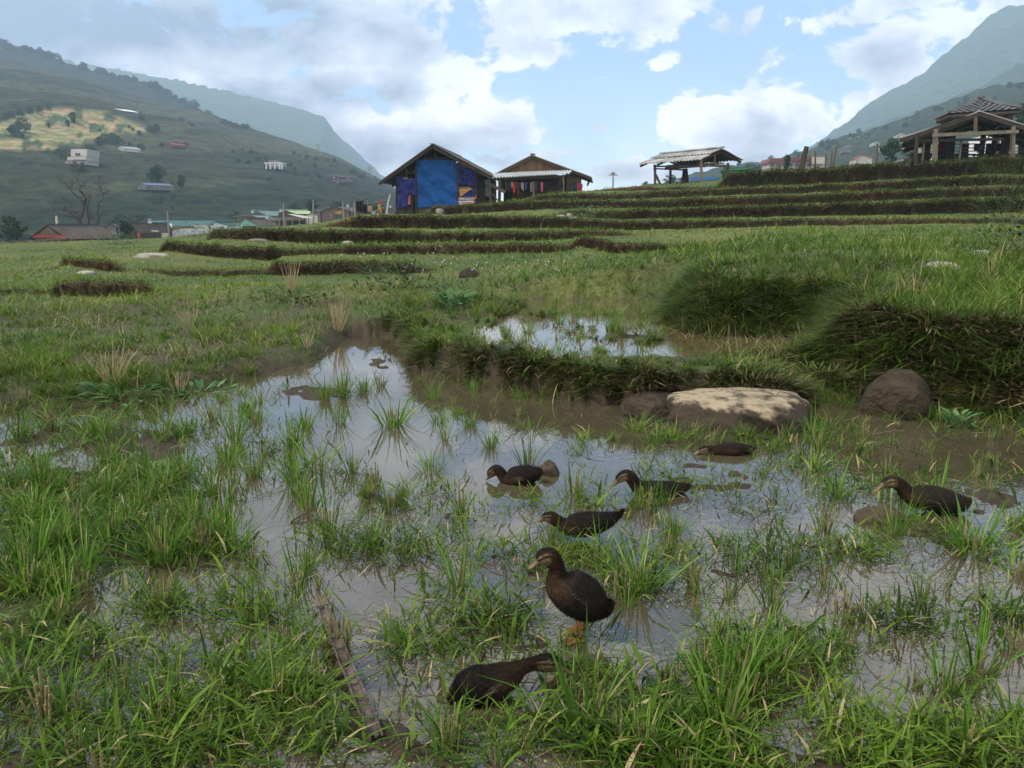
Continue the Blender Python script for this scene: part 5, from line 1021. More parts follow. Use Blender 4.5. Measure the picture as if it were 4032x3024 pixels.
straw_bundle(1880, 1820, 2, 6, 0 or 9, .15, 'pale cut rice stalks leaning left in the open water', 7, .45)
straw_bundle(3600, 1180, 4, 9, 10, .45, 'dry bent stalks on top of the right bank', 8, .7)
straw_bundle(3900, 1080, 5, 10, 10, .4, 'thin straw-coloured stems by the grey rock', 9, .5)
# ---------------------------------------------------------------- houses on the terraces
TARPB = mat('blue_tarpaulin', (.006, .080, .29), .6, .10, 1.2, .12, 14, spec=.2)
TARPV = mat('violet_blue_tarpaulin', (.030, .038, .19), .6, .35, 2.5, .25, 14, spec=.2)
ORANGEC = mat('orange_tarpaulin', (.50, .13, .035), .7, .3, 4, .2)
TANC = mat('tan_plywood', (.42, .22, .08), .8, .25, 4, .2)
BRICK = mat('old_brick', (.13, .075, .055), .9, .35, 9, .5, 24)
FIBRE = mat('weathered_fibre_cement', (.20, .20, .20), .85, .35, 1.2, .2, 10, rgb2=(.42, .42, .42))
FIBRED = mat('dark_fibre_cement', (.095, .09, .085), .9, .35, 1.5, .3, 10)
TIN = mat('pale_tin_roof', (.5, .53, .54), .45, .2, 1.5, .1, spec=.5)
def brickify(m, sc=3.0, c1=(.16, .085, .06), c2=(.10, .06, .048), mo=(.16, .15, .13)):
    nt = m.node_tree; nn = nt.nodes; l = nt.links; br = nn.new('ShaderNodeTexBrick'); br.inputs['Scale'].default_value = sc; br.inputs['Color1'].default_value = (*c1, 1); br.inputs['Color2'].default_value = (*c2, 1); br.inputs['Mortar'].default_value = (*mo, 1); br.inputs['Mortar Size'].default_value = .03
    tc = nn.new('ShaderNodeTexCoord'); mp = nn.new('ShaderNodeMapping'); mp.inputs['Rotation'].default_value = (math.pi / 2, 0, 0); l.new(tc.outputs['Object'], mp.inputs[0]); l.new(mp.outputs[0], br.inputs['Vector']); l.new(br.outputs['Color'], nn['Principled BSDF'].inputs['Base Color'])
brickify(BRICK)
def stripes(name, cols, axis=2, freq=6.0):
    m = bpy.data.materials.new(name); m.use_nodes = True; nt = m.node_tree; n = nt.nodes; l = nt.links; b = n['Principled BSDF']; b.inputs['Roughness'].default_value = .7
    tc = n.new('ShaderNodeTexCoord'); sx = n.new('ShaderNodeSeparateXYZ'); l.new(tc.outputs['Object'], sx.inputs[0]); mu = n.new('ShaderNodeMath'); mu.operation = 'MULTIPLY'; mu.inputs[1].default_value = freq; l.new(sx.outputs[axis], mu.inputs[0]); fr = n.new('ShaderNodeMath'); fr.operation = 'FRACT'; l.new(mu.outputs[0], fr.inputs[0])
    r = n.new('ShaderNodeValToRGB'); r.color_ramp.interpolation = 'CONSTANT'; e = r.color_ramp.elements
    while len(e) < len(cols): e.new(.5)
    for i, c in enumerate(cols): e[i].position = i / len(cols); e[i].color = (*c, 1)
    l.new(fr.outputs[0], r.inputs[0]); l.new(r.outputs[0], b.inputs['Base Color']); return m
STRIPE = stripes('striped_plastic_sheet', [(.5, .5, .48), (.10, .22, .42), (.5, .5, .48), (.45, .16, .10)], 2, 3.6)
PLANK = stripes('dark_planks', [(.03, .023, .018), (.045, .035, .026), (.022, .018, .014), (.038, .03, .024), (.05, .038, .027)], 0, 1.3)
PLANKB = stripes('brown_planks', [(.15, .085, .042), (.12, .068, .034), (.17, .10, .05), (.11, .06, .03), (.14, .08, .042)], 0, .9)
def blue_house():
    Y = 44.0; ap = P(1700, 568, Y); el = P(1491, 717, Y); er = P(1927, 687, Y); dv = Vector((1.0, 8.0, 0)); n_ = Vector((0, 0, 1))
    fl = Vector((0, .45, 0)) ; zb = P(1600, 846, Y).z
    root = empty('tarp_house', (ap.x, Y + .5, zb - .2), 'wooden gabled house with its front hung with blue tarpaulins', 'house')
    def rf(a, b, seed, lab):
        mb = MB(); mb.corr(a, a + dv, b + dv, b, 44, .022, .03, 6, edge=.06, seed=seed); return mb.build('roof', FIBRED, root, label=lab)
    rf(ap, el, 1, None); rf(ap + Vector((.01, 0, .04)), er, 2, None)
    mb = MB(); mb.beam(ap + Vector((0, -.02, .03)), ap + dv + Vector((0, 0, .03)), .22, .03); mb.build('ridge_cap', FIBRED, root)
    mb = MB(); dn = Vector((0, 0, -.13))
    for off in (.08, 2.6, 5.3, 7.9):
        o = dv * (off / 8.06)
        mb.beam(ap + o + dn, el + o + dn * .9, .08, .14); mb.beam(ap + o + dn, er + o + dn * .9, .08, .14)
    mb.build('roof_frame', WOODD, root)
    Xl, Xr = P(1553, 700, Y).x, P(1876, 700, Y).x; yf = Y + .75
    def atx(px, py, yy=None): 
        p = P(px, py, Y); return Vector((p.x, yy if yy else yf, p.z))
    # posts and beams
    mb = MB()
    for px, top in ((1555, 690), (1592, 662), (1632, 636), (1709, 575), (1797, 636), (1872, 675), (1667, 610), (1760, 612)):
        lo = 848 if px not in (1667, 1760, 1709) else 622
        mb.beam(atx(px, lo), atx(px, top), .13)
    for a, b in (((1632, 676), (1592, 677)), ((1660, 621), (1762, 619)), ((1553, 762), (1632, 760)), ((1797, 690), (1876, 692)), ((1616, 760), (1616, 846))): mb.beam(atx(*a, yf - .02), atx(*b, yf - .02), .12)
    mb.build('timber_frame', WOODD, root)
    mb = MB(); zt = P(1555, 812, Y).z
    mb.slab([(Xl, yf + .1, zb - .4), (P(1620, 800, Y).x, yf + .1, zb - .4), (P(1620, 800, Y).x, yf + .1, zt), (Xl, yf + .1, zt)], .12, Vector((0, -1, 0)))
    mb.slab([(P(1636, 800, Y).x, yf + .1, zb - .4), (Xr, yf + .1, zb - .4), (Xr, yf + .1, zt), (P(1636, 800, Y).x, yf + .1, zt)], .12, Vector((0, -1, 0))); mb.build('brick_wall', BRICK, root)
    eh = P(1553, 690, Y).z - .15; er_z = P(1876, 672, Y).z - .1
    mb = MB()
    for X, zz in ((Xl, eh), (Xr, er_z)):
        a = Vector((X, yf + .3, zb - .4)); d2 = dv * .93; mb.slab([a, a + d2, a + d2 + Vector((0, 0, zz - zb + .4)), a + Vector((0, 0, zz - zb + .4))], .06, Vector((1 if X > -3 else -1, 0, 0)))
    d2 = dv * .93; bk = [Vector((Xl, yf + .3, zb - .4)) + d2, Vector((Xr, yf + .3, zb - .4)) + d2, Vector((Xr, yf + .3, er_z)) + d2, Vector((ap.x, yf + .3, ap.z - .25)) + d2, Vector((Xl, yf + .3, eh)) + d2]
    mb.slab(bk, .06, Vector((0, 1, 0))); mb.build('plank_wall', PLANK, root)
    mb = MB(); a, b, c, d = atx(1622, 768, yf + .35), atx(1635, 768, yf + .35), atx(1635, 848, yf + .35), atx(1622, 848, yf + .35); mb.slab([a, b, c, d], .05, Vector((0, -1, 0))); mb.build('door', BLACKM, root)  # black slab painting the shade of the open doorway
    def cl(name, m, pts, label, **k): mb = MB(); mb.cloth(*[atx(px, py, yf - .12 - k.get('o', 0)) for px, py in pts], **{q: v for q, v in k.items() if q != 'o'}); mb.build(name, m, root, smooth=True, label=label)
    cl('tarpaulin', TARPB, [(1635, 626), (1791, 626), (1801, 806), (1640, 818)], 'large blue tarpaulin covering the front', wr=.11, nx=70, ny=70, seed=3, t=.012, fold=1.3, o=.05)
    cl('tarpaulin', TARPV, [(1558, 690), (1630, 702), (1606, 812), (1559, 822)], 'violet blue tarpaulin hanging in folds at the left', wr=.15, nx=22, ny=26, seed=5, fold=2.2, t=.012, o=.16)
    cl('tarpaulin', TARPV, [(1619, 700), (1631, 700), (1632, 766), (1617, 770)], None, wr=.05, nx=6, ny=12, seed=6, o=.08)
    cl('tarpaulin', TARPV, [(1801, 648), (1874, 664), (1873, 736), (1801, 728)], 'violet blue tarpaulin with a torn lower edge at the right', wr=.14, nx=24, ny=18, seed=8, ragged=.3, fold=1.5, o=.1)
    cl('board', TANC, [(1804, 745), (1862, 738), (1812, 772), (1808, 774)], 'tan board behind the torn tarpaulin', wr=.01, nx=8, ny=6, seed=9)
    cl('tarpaulin', TARPV, [(1822, 750), (1876, 738), (1874, 780), (1808, 776)], None, wr=.10, nx=14, ny=9, seed=10, ragged=.1, o=-.02)
    cl('plastic_sheet', STRIPE, [(1801, 776), (1868, 774), (1866, 804), (1803, 806)], 'striped white plastic sheet at the bottom right', wr=.08, nx=18, ny=8, seed=12, ragged=.12, o=.03)
    cl('plywood', WOODL, [(1803, 735), (1850, 733), (1850, 750), (1803, 750)], None, wr=.005, nx=4, ny=4, seed=13, o=-.05)
    cl('orange_cloth', ORANGEC, [(1606, 770), (1611, 768), (1612, 806), (1602, 803)], None, wr=.03, nx=4, ny=8, seed=14, o=.22)
    cl('orange_cloth', ORANGEC, [(1585, 699), (1600, 697), (1603, 703), (1586, 704)], None, wr=.03, nx=4, ny=4, seed=15, o=.26)
    cl('orange_cloth', ORANGEC, [(1868, 770), (1875, 768), (1874, 782), (1868, 783)], None, wr=.03, nx=4, ny=4, seed=16, o=.06)
    # lean-to shade at the right corner with draped sheet
    mb = MB(); a = P(1900, 700, 45.5)
    mb.beam(P(1925, 700, 45), P(1936, 845, 45), .13); mb.beam(P(1930, 727, 45.2), P(1990, 757, 45.2), .12, .18); mb.beam(P(1938, 762, 45), P(1966, 796, 45), .07); mb.build('porch_post', WOODM, root)
    mb = MB(); mb.slab([P(1880, 700, 45.3), P(1912, 706, 45.3), P(1916, 800, 45.3), P(1880, 815, 45.3)], .04); mb.build('side_board', WOODD, root)
    mb = MB(); mb.cloth(P(1908, 708, 44.9), P(1922, 706, 44.9), P(1931, 782, 44.9), P(1912, 776, 44.9), wr=.1, nx=8, ny=14, seed=18, ragged=.1); mb.build('hanging_sheet', mat('faded_blue_sheet', (.07, .12, .17), .7, .3, 3, .2), root, smooth=True)
blue_house()
STONEPIPE = mat('grey_pole', (.22, .21, .19), .8, .2, 4, .1)
def wood_house():
    Y = 47.0; ap = P(2097, 609, Y); el = P(1951, 683, Y); er = P(2329, 695, Y + 1.2); er = Vector((P(2329, 695, Y).x, Y, P(2329, 695, Y).z)); dv = Vector((.55, 7.0, 0))
    root = empty('plank_house', (ap.x, Y + 2.2, P(2100, 785, Y).z), 'brown plank house with a pale corrugated porch roof and laundry under it', 'house')
    mb = MB(); mb.corr(ap, ap + dv, er + dv + Vector((.25, 0, 0)), er, 40, .022, .03, 6, edge=.04, seed=3); mb.build('roof', TIN, root)
    mb = MB(); mb.corr(ap, ap + dv, el + dv, el, 40, .022, .03, 4, edge=.04, seed=4); mb.build('roof', FIBRED, root)
    mb = MB(); mb.beam(ap + Vector((0, -.03, .04)), ap + dv + Vector((0, 0, .04)), .26, .05); mb.build('ridge_cap', FIBRED, root)
    mb = MB(); dn = Vector((0, .03, -.12)); mb.beam(ap + dn, el + dn, .07, .15); mb.beam(ap + dn, er + dn, .07, .15)
    for t in (.55, .75, .97): mb.beam(er.lerp(ap, 1 - t) + dn * 1.6, er.lerp(ap, 1 - t) + dv + dn * 1.6, .09, .12)
    for t in (.9, .97): mb.beam(el.lerp(ap, 1 - t) + dn * 1.6, el.lerp(ap, 1 - t) + dv + dn * 1.6, .09, .12)
    mb.build('roof_frame', WOODD, root)
    yw = Y + .35
    def w(px, py, yy): p = P(px, py, Y); return Vector((p.x, yy, p.z))
    mb = MB(); mb.slab([w(1985, 682, yw), w(2262, 672, yw), w(2228, 656, yw), w(2098, 616, yw), w(2082, 621, yw)], .05, Vector((0, -1, 0))); mb.build('gable_boards', PLANKB, root)
    # porch roof leaning towards the viewer
    mb = MB(); a, b = w(1951, 680, yw - .05), w(2258, 668, yw - .05); c, d = P(2241, 682, Y - 1.6), P(1922, 700, Y - 1.6)
    mb.corr(a, b, c, d, 27, .045, .02, 4, edge=.02, seed=6); mb.build('porch_roof', TIN, root)
    yp = Y - 1.35; mb = MB()
    for px, t, bt, wd in ((1967, 704, 800, .17), (2101, 712, 778, .10), (2218, 688, 765, .13)):
        q, r = P(px, t, yp), P(px - 1, bt, yp); mb2 = MB(); mb2.tube([Vector((r.x, r.y, gz(r.x, r.y) - .2)), q.lerp(r, .5) + Vector((.01, 0, 0)), q], [wd * .55, wd * .5, wd * .48], 8); mb2.build('porch_post', WOODM if px == 1967 else WOODL, root)
    mb.beam(P(1955, 707, yp), P(2232, 694, yp), .10, .14); mb.beam(P(1980, 719, yp + .1), P(2160, 719.5, yp + .1), .06); mb.build('porch_beam', WOODD, root)
    yb = Y + 1.0; mb = MB(); zb = P(2000, 800, Y).z - .4
    L, Rr = P(1985, 700, Y).x, P(2292, 700, Y).x
    zt = P(2000, 690, Y).z
    for x0, x1, m in ((L, w(2015, 0 + 700, 0).x, 0), (w(2065, 700, 0).x, w(2230, 700, 0).x, 0), ):
        mb.slab([(x0, yb, zb), (x1, yb, zb), (x1, yb, zt), (x0, yb, zt)], .06, Vector((0, -1, 0)))
    mb.slab([(w(2015, 700, 0).x, yb, P(2000, 752, Y).z), (w(2065, 700, 0).x, yb, P(2000, 752, Y).z), (w(2065, 700, 0).x, yb, zt), (w(2015, 700, 0).x, yb, zt)], .06, Vector((0, -1, 0)))
    mb.build('plank_wall', PLANK, root)
    mb = MB(); mb.slab([(w(2232, 700, 0).x, yb - .5, zb), (Rr, yb - .5, zb), (Rr, yb - .5, w(2292, 684, 0).z), (w(2232, 700, 0).x, yb - .5, w(2232, 666, 0).z)], .06, Vector((0, -1, 0))); mb.build('plank_wall', PLANKB, root)
    mb = MB(); mb.slab([(w(2110, 700, 0).x, yb - .08, P(0, 762, Y).z), (w(2218, 700, 0).x, yb - .08, P(0, 762, Y).z), (w(2218, 700, 0).x, yb - .08, P(0, 712, Y).z), (w(2110, 700, 0).x, yb - .08, P(0, 716, Y).z)], .03, Vector((0, -1, 0))); mb.build('plaster_panel', mat('mud_plaster', (.085, .07, .055), .9, .3, 2, .2), root)
    mb = MB(); mb.slab([(w(2016, 700, 0).x, yb - .05, zb), (w(2064, 700, 0).x, yb - .05, zb), (w(2064, 700, 0).x, yb - .05, P(0, 752, Y).z), (w(2016, 700, 0).x, yb - .05, P(0, 752, Y).z)], .03, Vector((0, -1, 0))); mb.build('door', mat('orange_brown_door', (.17, .075, .022), .7, .25, 3, .1), root)
    mb = MB(); 
    for X in (L, Rr):
        a = Vector((X, yb, zb)); mb.slab([a, a + dv * .75, a + dv * .75 + Vector((0, 0, zt - zb)), a + Vector((0, 0, zt - zb))], .05, Vector((1, 0, 0)))
    a = Vector((L, yb, zb)) + dv * .75; b = Vector((Rr, yb, zb)) + dv * .75; mb.slab([a, b, b + Vector((0, 0, zt - zb)), Vector((ap.x, a.y, ap.z - .3)), a + Vector((0, 0, zt - zb))], .05, Vector((0, 1, 0))); mb.build('plank_wall', PLANK, root)
wood_house()
def garment(px, py, w, h, Y, rgb, label, kind='shirt', seed=0, cat=None, vert=.0):
    """a hanging piece of laundry, w,h in photo pixels, cut to its outline with soft folds"""
    s = Y / F * 1.0; o = P(px, py, Y); W_, H_ = w * s, h * s; g = random.Random(seed)
    if kind == 'shirt': out = [(-.5, -.12), (-.25, 0), (-.1, -.03), (.1, -.03), (.25, 0), (.5, -.12), (.46, -.42), (.32, -.36), (.33, -1), (-.33, -1), (-.32, -.36), (-.46, -.42)]
    elif kind == 'trousers': out = [(-.4, 0), (.4, 0), (.48, -.98), (.14, -1.0), (.02, -.42), (-.14, -.96), (-.48, -.93)]
    elif kind == 'bag': out = [(-.15, 0), (.15, 0), (.3, -.3), (.5, -.6), (.45, -.95), (0, -1), (-.45, -.95), (-.5, -.6), (-.3, -.3)]
    else: out = [(-.5, 0), (0, -.02), (.5, 0), (.48, -.5), (.5, -.97), (.1, -1), (-.46, -.95), (-.5, -.5)]
    bm = bmesh.new(); vs = [bm.verts.new((x * W_, 0, z * H_)) for x, z in out]; f = bm.faces.new(vs); bmesh.ops.triangulate(bm, faces=[f]); bmesh.ops.subdivide_edges(bm, edges=bm.edges[:], cuts=2, use_grid_fill=True)
    for v in bm.verts: v.co.y += math.sin(v.co.x / max(W_, .01) * 9 + seed) * .03 + math.sin(v.co.z * 8 + seed) * .02
    r = bmesh.ops.extrude_face_region(bm, geom=bm.faces[:]); 
    for q in r['geom']:
        if isinstance(q, bmesh.types.BMVert): q.co.y += .05 if kind != 'bag' else .18
    bmesh.ops.recalc_face_normals(bm, faces=bm.faces[:]); me = bpy.data.meshes.new('garment'); bm.to_mesh(me); bm.free()
    nm = {'shirt': 'hanging_shirt', 'trousers': 'hanging_trousers', 'bag': 'hanging_bag'}.get(kind, 'hanging_cloth')
    key = 'cloth_%02d_%02d_%02d' % tuple(int(c * 99) for c in rgb); m = bpy.data.materials.get(key) or mat(key, rgb, .85, .2, 6, .2)
    x = link(nm, me, m, None, o); return tag(x, label, cat or {'shirt': 'shirt', 'trousers': 'trousers', 'bag': 'bag'}.get(kind, 'cloth'))
def laundry():
    y = 45.7; L = [(1977, 715, 14, 34, (.02, .02, .025), 'black jacket hanging at the left end of the porch line', 'shirt'), (1992, 716, 6, 34, (.07, .12, .04), 'narrow green cloth hanging on the porch line', 'cloth'), (2005, 720, 18, 34, (.03, .03, .035), 'dark patterned shirt on the porch line left of the white one', 'shirt'),
         (2016, 716, 8, 20, (.4, .38, .36), 'small white cloth left of the red shirt on the porch line', 'cloth'), (2024, 718, 13, 38, (.45, .045, .02), 'bright red shirt on the porch line', 'shirt'), (2034, 718, 8, 26, (.16, .03, .04), 'dark red garment beside the bright red shirt', 'cloth'), (2041, 718, 10, 44, (.05, .06, .10), 'long dark blue striped garment on the porch line', 'cloth'),
         (2055, 718, 8, 24, (.36, .34, .33), 'small grey white shirt near the middle of the porch line', 'shirt'), (2060, 718, 6, 32, (.38, .3, .27), 'pale towel hanging next to the blue shirt', 'cloth'), (2071, 718, 10, 28, (.03, .07, .26), 'blue and white shirt on the porch line', 'shirt'), (2093, 717, 10, 36, (.30, .22, .22), 'pale pink garment just left of the middle porch post', 'shirt'), (2110, 718, 9, 32, (.05, .09, .11), 'dark teal garment right of the middle porch post', 'shirt'), (2134, 718, 10, 34, (.5, .13, .20), 'pink shirt alone at the right end of the porch line', 'shirt')]
    for i, a in enumerate(L): garment(a[0], a[1], a[2], a[3], y, a[4], a[5], a[6], i)
    garment(2207, 705, 22, 38, 45.6, (.012, .014, .022), 'dark backpack hanging by the right porch post', 'bag', 20)
    garment(2259, 718, 26, 36, 46.9, (.03, .05, .075), 'dark denim jacket hanging on the right wall of the plank house', 'shirt', 21); garment(2284, 722, 22, 30, 46.9, (.34, .04, .08), 'crimson shirt hanging at the right corner of the plank house', 'shirt', 22)
laundry()
def open_shed():
    root0 = P(2760, 713, 46.5); root = empty('open_shed', (root0.x, 48, root0.z), 'open-sided shed with a grey corrugated roof on four posts', 'shed')
    nr, ridR, ridL = P(2757, 627, 46.3), P(2844, 588, 47.2), P(2601, 611, 51.4); nl = P(2516, 645, 50.2); fr = P(2925, 629, 47.6); fl_ = fr + (ridL - ridR)
    mb = MB(); mid0, mid1 = ridL.lerp(nl, .52), ridR.lerp(nr, .52)
    up = Vector((0, 0, .05)); mb.corr(ridL + up, ridR + up, mid1 + up * 1.6, mid0 + up * 1.6, 19, .034, .025, 2, edge=.05, seed=1); mb.corr(mid0, mid1, nr, nl, 19, .034, .025, 2, edge=.06, seed=2); mb.build('roof', FIBRE, root)
    mb = MB(); mb.corr(ridL + up, ridR + up, fr, fl_, 19, .05, .025, 3, edge=.05, seed=3); mb.build('roof', FIBRED, root)
    mb = MB(); mb.beam(ridL + Vector((0, 0, .12)), ridR + Vector((.05, -.05, .12)), .28, .07); mb.build('ridge_cap', FIBRE, root)
    mb = MB(); dn = Vector((0, .1, -.12))
    for t in (0.02, .35, .68, .98):
        o = (ridL - ridR) * t; mb.beam(ridR + o + dn, nr + o + dn, .08, .12); mb.beam(ridR + o + dn, fr + o + dn, .08, .12)
    mb.build('roof_frame', WOODD, root)
    for px, t, b, Y, m in ((2579, 648, 727, 50, WOODM), (2761, 628, 716, 46.6, WOODL), (2866, 642, 695, 47.9, WOODM)):
        q, r = P(px, t, Y), P(px + 1, b, Y); mb = MB(); mb.beam(Vector((r.x, r.y, gz(r.x, r.y) - .2)), q, .14); mb.build('post', m, root)
    q = P(2866, 640, 47.9) + (ridL - ridR) * .93; mb = MB(); mb.beam(Vector((q.x, q.y, gz(q.x, q.y) - .2)), q, .14); mb.build('post', WOODD, root)
    mb = MB(); mb.beam(P(2750, 650, 46.6), P(2872, 654, 47.9), .10, .14); mb.beam(P(2814, 606, 47.1), P(2814, 650, 47.1), .10); mb.beam(P(2766, 645, 46.7), P(2850, 643, 47.8), .08)
    mb.beam(P(2574, 655, 50), P(2780, 655, 46.6), .10); mb.beam(P(2574, 664, 50), P(2700, 669, 48.4), .09); mb.build('tie_beam', WOODM, root)
    mb = MB(); mb.slab([P(2628, 650, 49.2), P(2770, 640, 46.9), P(2770, 657, 46.9), P(2615, 669, 49.4)], .05); mb.build('side_boarding', WOODD, root)
    mb = MB(); mb.beam(P(2582, 688, 50), P(2600, 726, 49.8), .12); mb.build('brace', WOODM, root)
    mb = MB(); mb.cloth(P(2690, 664, 48), P(2708, 663, 48), P(2714, 722, 48), P(2682, 722, 48), wr=.12, nx=10, ny=16, seed=3); o = mb.build('dark_drape', mat('dark_red_drape', (.035, .014, .012), .9, .5, 3, .2), None, smooth=True, origin=P(2698, 690, 48)); tag(o, 'dark red brown cloth hanging from the roof of the open shed', 'cloth')
open_shed()
def right_barn():
    Y = 39.5; ap = P(3856, 436, Y); el = P(3548, 541, Y); er = P(4160, 530, Y); dv = Vector((3.0, 5.8, 0)); zb = gz(ap.x, Y + 1) - .1
    root = empty('open_barn', (ap.x, Y, zb), 'open timber barn with thin roof on rough posts at the right edge', 'barn')
    ROOFM = mat('pale_old_sheet', (.30, .30, .27), .8, .3, 1.5, .2)
    mb = MB(); sag = ap.lerp(el, .28) + Vector((0, 0, -.10)); mb.corr(ap, ap + dv, sag + dv, sag, 34, .02, .03, 2, seed=1); mb.corr(sag, sag + dv, el + dv, el, 34, .02, .03, 5, edge=.10, seed=2); mb.build('roof', ROOFM, root)
    mb = MB(); mb.corr(ap, ap + dv, er + dv, er, 34, .02, .03, 5, edge=.08, seed=3); mb.build('roof', ROOFM, root)
    mb = MB(); dn = Vector((0, .05, -.15))
    for o in (0, .5, 1):
        mb.beam(ap + dv * o + dn, el + dv * o + dn, .12, .2); mb.beam(ap + dv * o + dn, er + dv * o + dn, .12, .2)
    for t in (.3, .6, .95): mb.beam(ap.lerp(el, t) + dn * .6, ap.lerp(el, t) + dv + dn * .6, .08); mb.beam(ap.lerp(er, t) + dn * .6, ap.lerp(er, t) + dv + dn * .6, .08)
    mb.build('roof_frame', WOODD, root)
    def w(px, py, dy=0.0): p = P(px, py, Y); return p + Vector((0, dy, 0))
    for px, t, m, wd in ((3683, 508, WOODL, .18), (3609, 528, WOODD, .13), (3989, 497, WOODL, .16), (3841, 462, WOODM, .13)):
        b = w(px - 1, 533) if px == 3841 else Vector((w(px, 640).x, Y, zb - .3)); mb = MB(); mb.beam(b, w(px, t), wd); mb.build('post', m, root)
    for px, py in ((3731, 490), (3757, 482), (3880, 470), (3925, 488), (3960, 500)):
        q = P(px, py, Y + 4.6); mb = MB(); mb.beam(Vector((q.x, q.y, zb - .3)), q, .2 if px != 3757 else .24); mb.build('post', WOODD if px != 3925 else WOODM, root)
    mb = MB(); mb.beam(w(3668, 533, -.1), w(4004, 519, -.1), .10, .16); mb.build('tie_beam', WOODL, root)
    mb = MB(); mb.beam(w(3592, 553, .2), w(3960, 546, .2), .10, .13); mb.beam(w(3612, 538, .1), w(3685, 520, .1), .1, .12); mb.beam(P(3740, 500, Y + 3), P(3812, 490, Y + 3), .1, .15); mb.tube([w(3958, 486, .3), w(3920, 520, .3), w(3902, 545, .3), w(3862, 600, .3)], [.04, .035, .03, .03], 6); mb.build('tie_beam', WOODD, root)
    # low stone wall behind, with rails and drying cloths
    wl = MB(); rr = random.Random(4)
    for r_ in range(5):
        x = 21.9 + rr.uniform(0, .2)
        while x < 29:
            wd = rr.uniform(.12, .5); wl.blob((x + wd / 2, Y + 5.2 + rr.uniform(-.05, .05), zb + .1 + r_ * .17), (wd * .55, .17, rr.uniform(.07, .13)), 1, .5, rr.randrange(99)); x += wd * .92
    tag(wl.build('dry_stone_wall', mat('wall_stone', (.10, .095, .085), .9, .5, 4, .5), None, origin=(23, Y + 5.2, zb)), 'rough dry stone wall behind the open barn', 'wall')
    fr = empty('rail_fence', (23, Y + 4.9, zb), 'rail fence with thick dark posts under the barn roof', 'fence')
    for px in (3650, 3800, 3900, 3955, 4030, 4090):
        q = P(px, 565, Y + 4.9); mb = MB(); mb.beam(Vector((q.x, q.y, zb - .2)), q, .36, .2); mb.build('fence_post', WOODD, fr)
    for py in (567, 583, 595): mb = MB(); a, b = P(3640, py, Y + 4.8), P(4120, py, Y + 4.8); mb.beam(a, Vector((b.x, b.y, a.z)), .05); mb.build('rail', WOODL, fr)
    for px in (3640, 3786): q = P(px, 550, Y + .3); mb = MB(); mb.beam(Vector((q.x, q.y, zb - .2)), q, .07); tag(mb.build('thin_post', WOODL, None, origin=Vector((q.x, q.y, zb))), 'thin pale stake standing inside the open barn', 'stake', 'stakes inside the barn')
    for a in ((3634, 577, 8, 10, (.03, .25, .34), 'small turquoise cloth on the rail at the left of the barn'), (3701, 572, 22, 24, (.24, .035, .03), 'dark red cloth on the rail in the barn'), (3855, 565, 34, 26, (.05, .065, .085), 'slate blue cloth on the rail in the barn'), (3920, 566, 38, 26, (.02, .022, .028), 'black cloth on the rail in the barn'), (3975, 562, 30, 28, (.50, .26, .015), 'mustard yellow cloth on the rail in the barn')): garment(a[0], a[1], a[2], a[3], Y + 4.6, a[4], a[5], 'cloth', a[0])
right_barn()
TILE = mat('grey_roof_tile', (.085, .088, .10), .75, .3, 6, .2, rgb2=(.17, .175, .19))
def pavilion():
    zE = 7.02; W_ = P(3680, 470, 45.5); W_.z = zE; S_ = P(3733, 452, 43); S_.z = zE; E_ = P(4026, 427, 41.3); E_.z = zE; N_ = W_ + (E_ - S_); ap = P(3862, 392, 43.4); root = empty('tiled_pavilion', (ap.x, ap.y, 4), 'pavilion with a grey tiled hipped roof rising behind the barn', 'pavilion')
    for a, b in ((S_, E_), (W_, S_), (E_, N_), (N_, W_)):
        mb = MB(); n_rows = 9; nrm = (b - a).cross(ap - a).normalized(); nrm = nrm if nrm.z > 0 else -nrm; L = (b - a).length; up = (ap - (a + b) / 2)
        for r_ in range(n_rows):
            v0, v1 = r_ / n_rows, (r_ + 1.12) / n_rows; 
            cols = max(2, int(L * (1 - v0) / .30)); vs = []; fs = []; m_ = cols * 4
            for j, (v, lift) in enumerate(((v0, .05), (min(v1, 1), .0))):
                for i in range(m_ + 1):
                    u = i / m_; p = (a.lerp(ap, v)).lerp(b.lerp(ap, v), u) + nrm * (lift + .022 * math.sin(2 * math.pi * cols * u)); vs.append(p)
            k = m_ + 1
            for j in range(2):
                for i in range(k): vs.append(vs[j * k + i] - nrm * .03)
            for i in range(m_): fs += [(i, i + 1, k + i + 1, k + i), (2 * k + i, 3 * k + i, 3 * k + i + 1, 2 * k + i + 1), (i, 2 * k + i, 2 * k + i + 1, i + 1)]
            mb.add(vs, fs)
        mb.build('roof', TILE, root)
    mb = MB()
    for c in (W_, S_, E_, N_): mb.tube([ap + Vector((0, 0, .05)), c.lerp(ap, .5) + Vector((0, 0, .0)), c + Vector((0, 0, .08))], .07, 6)
    mb.blob(ap + Vector((0, 0, .1)), (.22, .16, .12), 1, .2, 1); mb.build('hip_ridge', FIBRED, root)
    mb = MB(); c = (W_ + E_) / 2; q = [p.lerp(c, .06) - Vector((0, 0, .12)) for p in (W_, S_, E_, N_)]
    for i in range(4): mb.beam(q[i], q[(i + 1) % 4], .10, .12)
    mb.build('eave_beam', WOODD, root)
    mb = MB(); mb.slab([p - Vector((0, 0, .05)) for p in q], .05); mb.build('soffit', WOODD, root)
    for p in q:
        p2 = p.lerp(c, .18); mb = MB(); mb.tube([(p2.x, p2.y, 3.6), (p2.x, p2.y, zE - .2)], .13, 8); mb.build('column', WOODD, root)
pavilion()
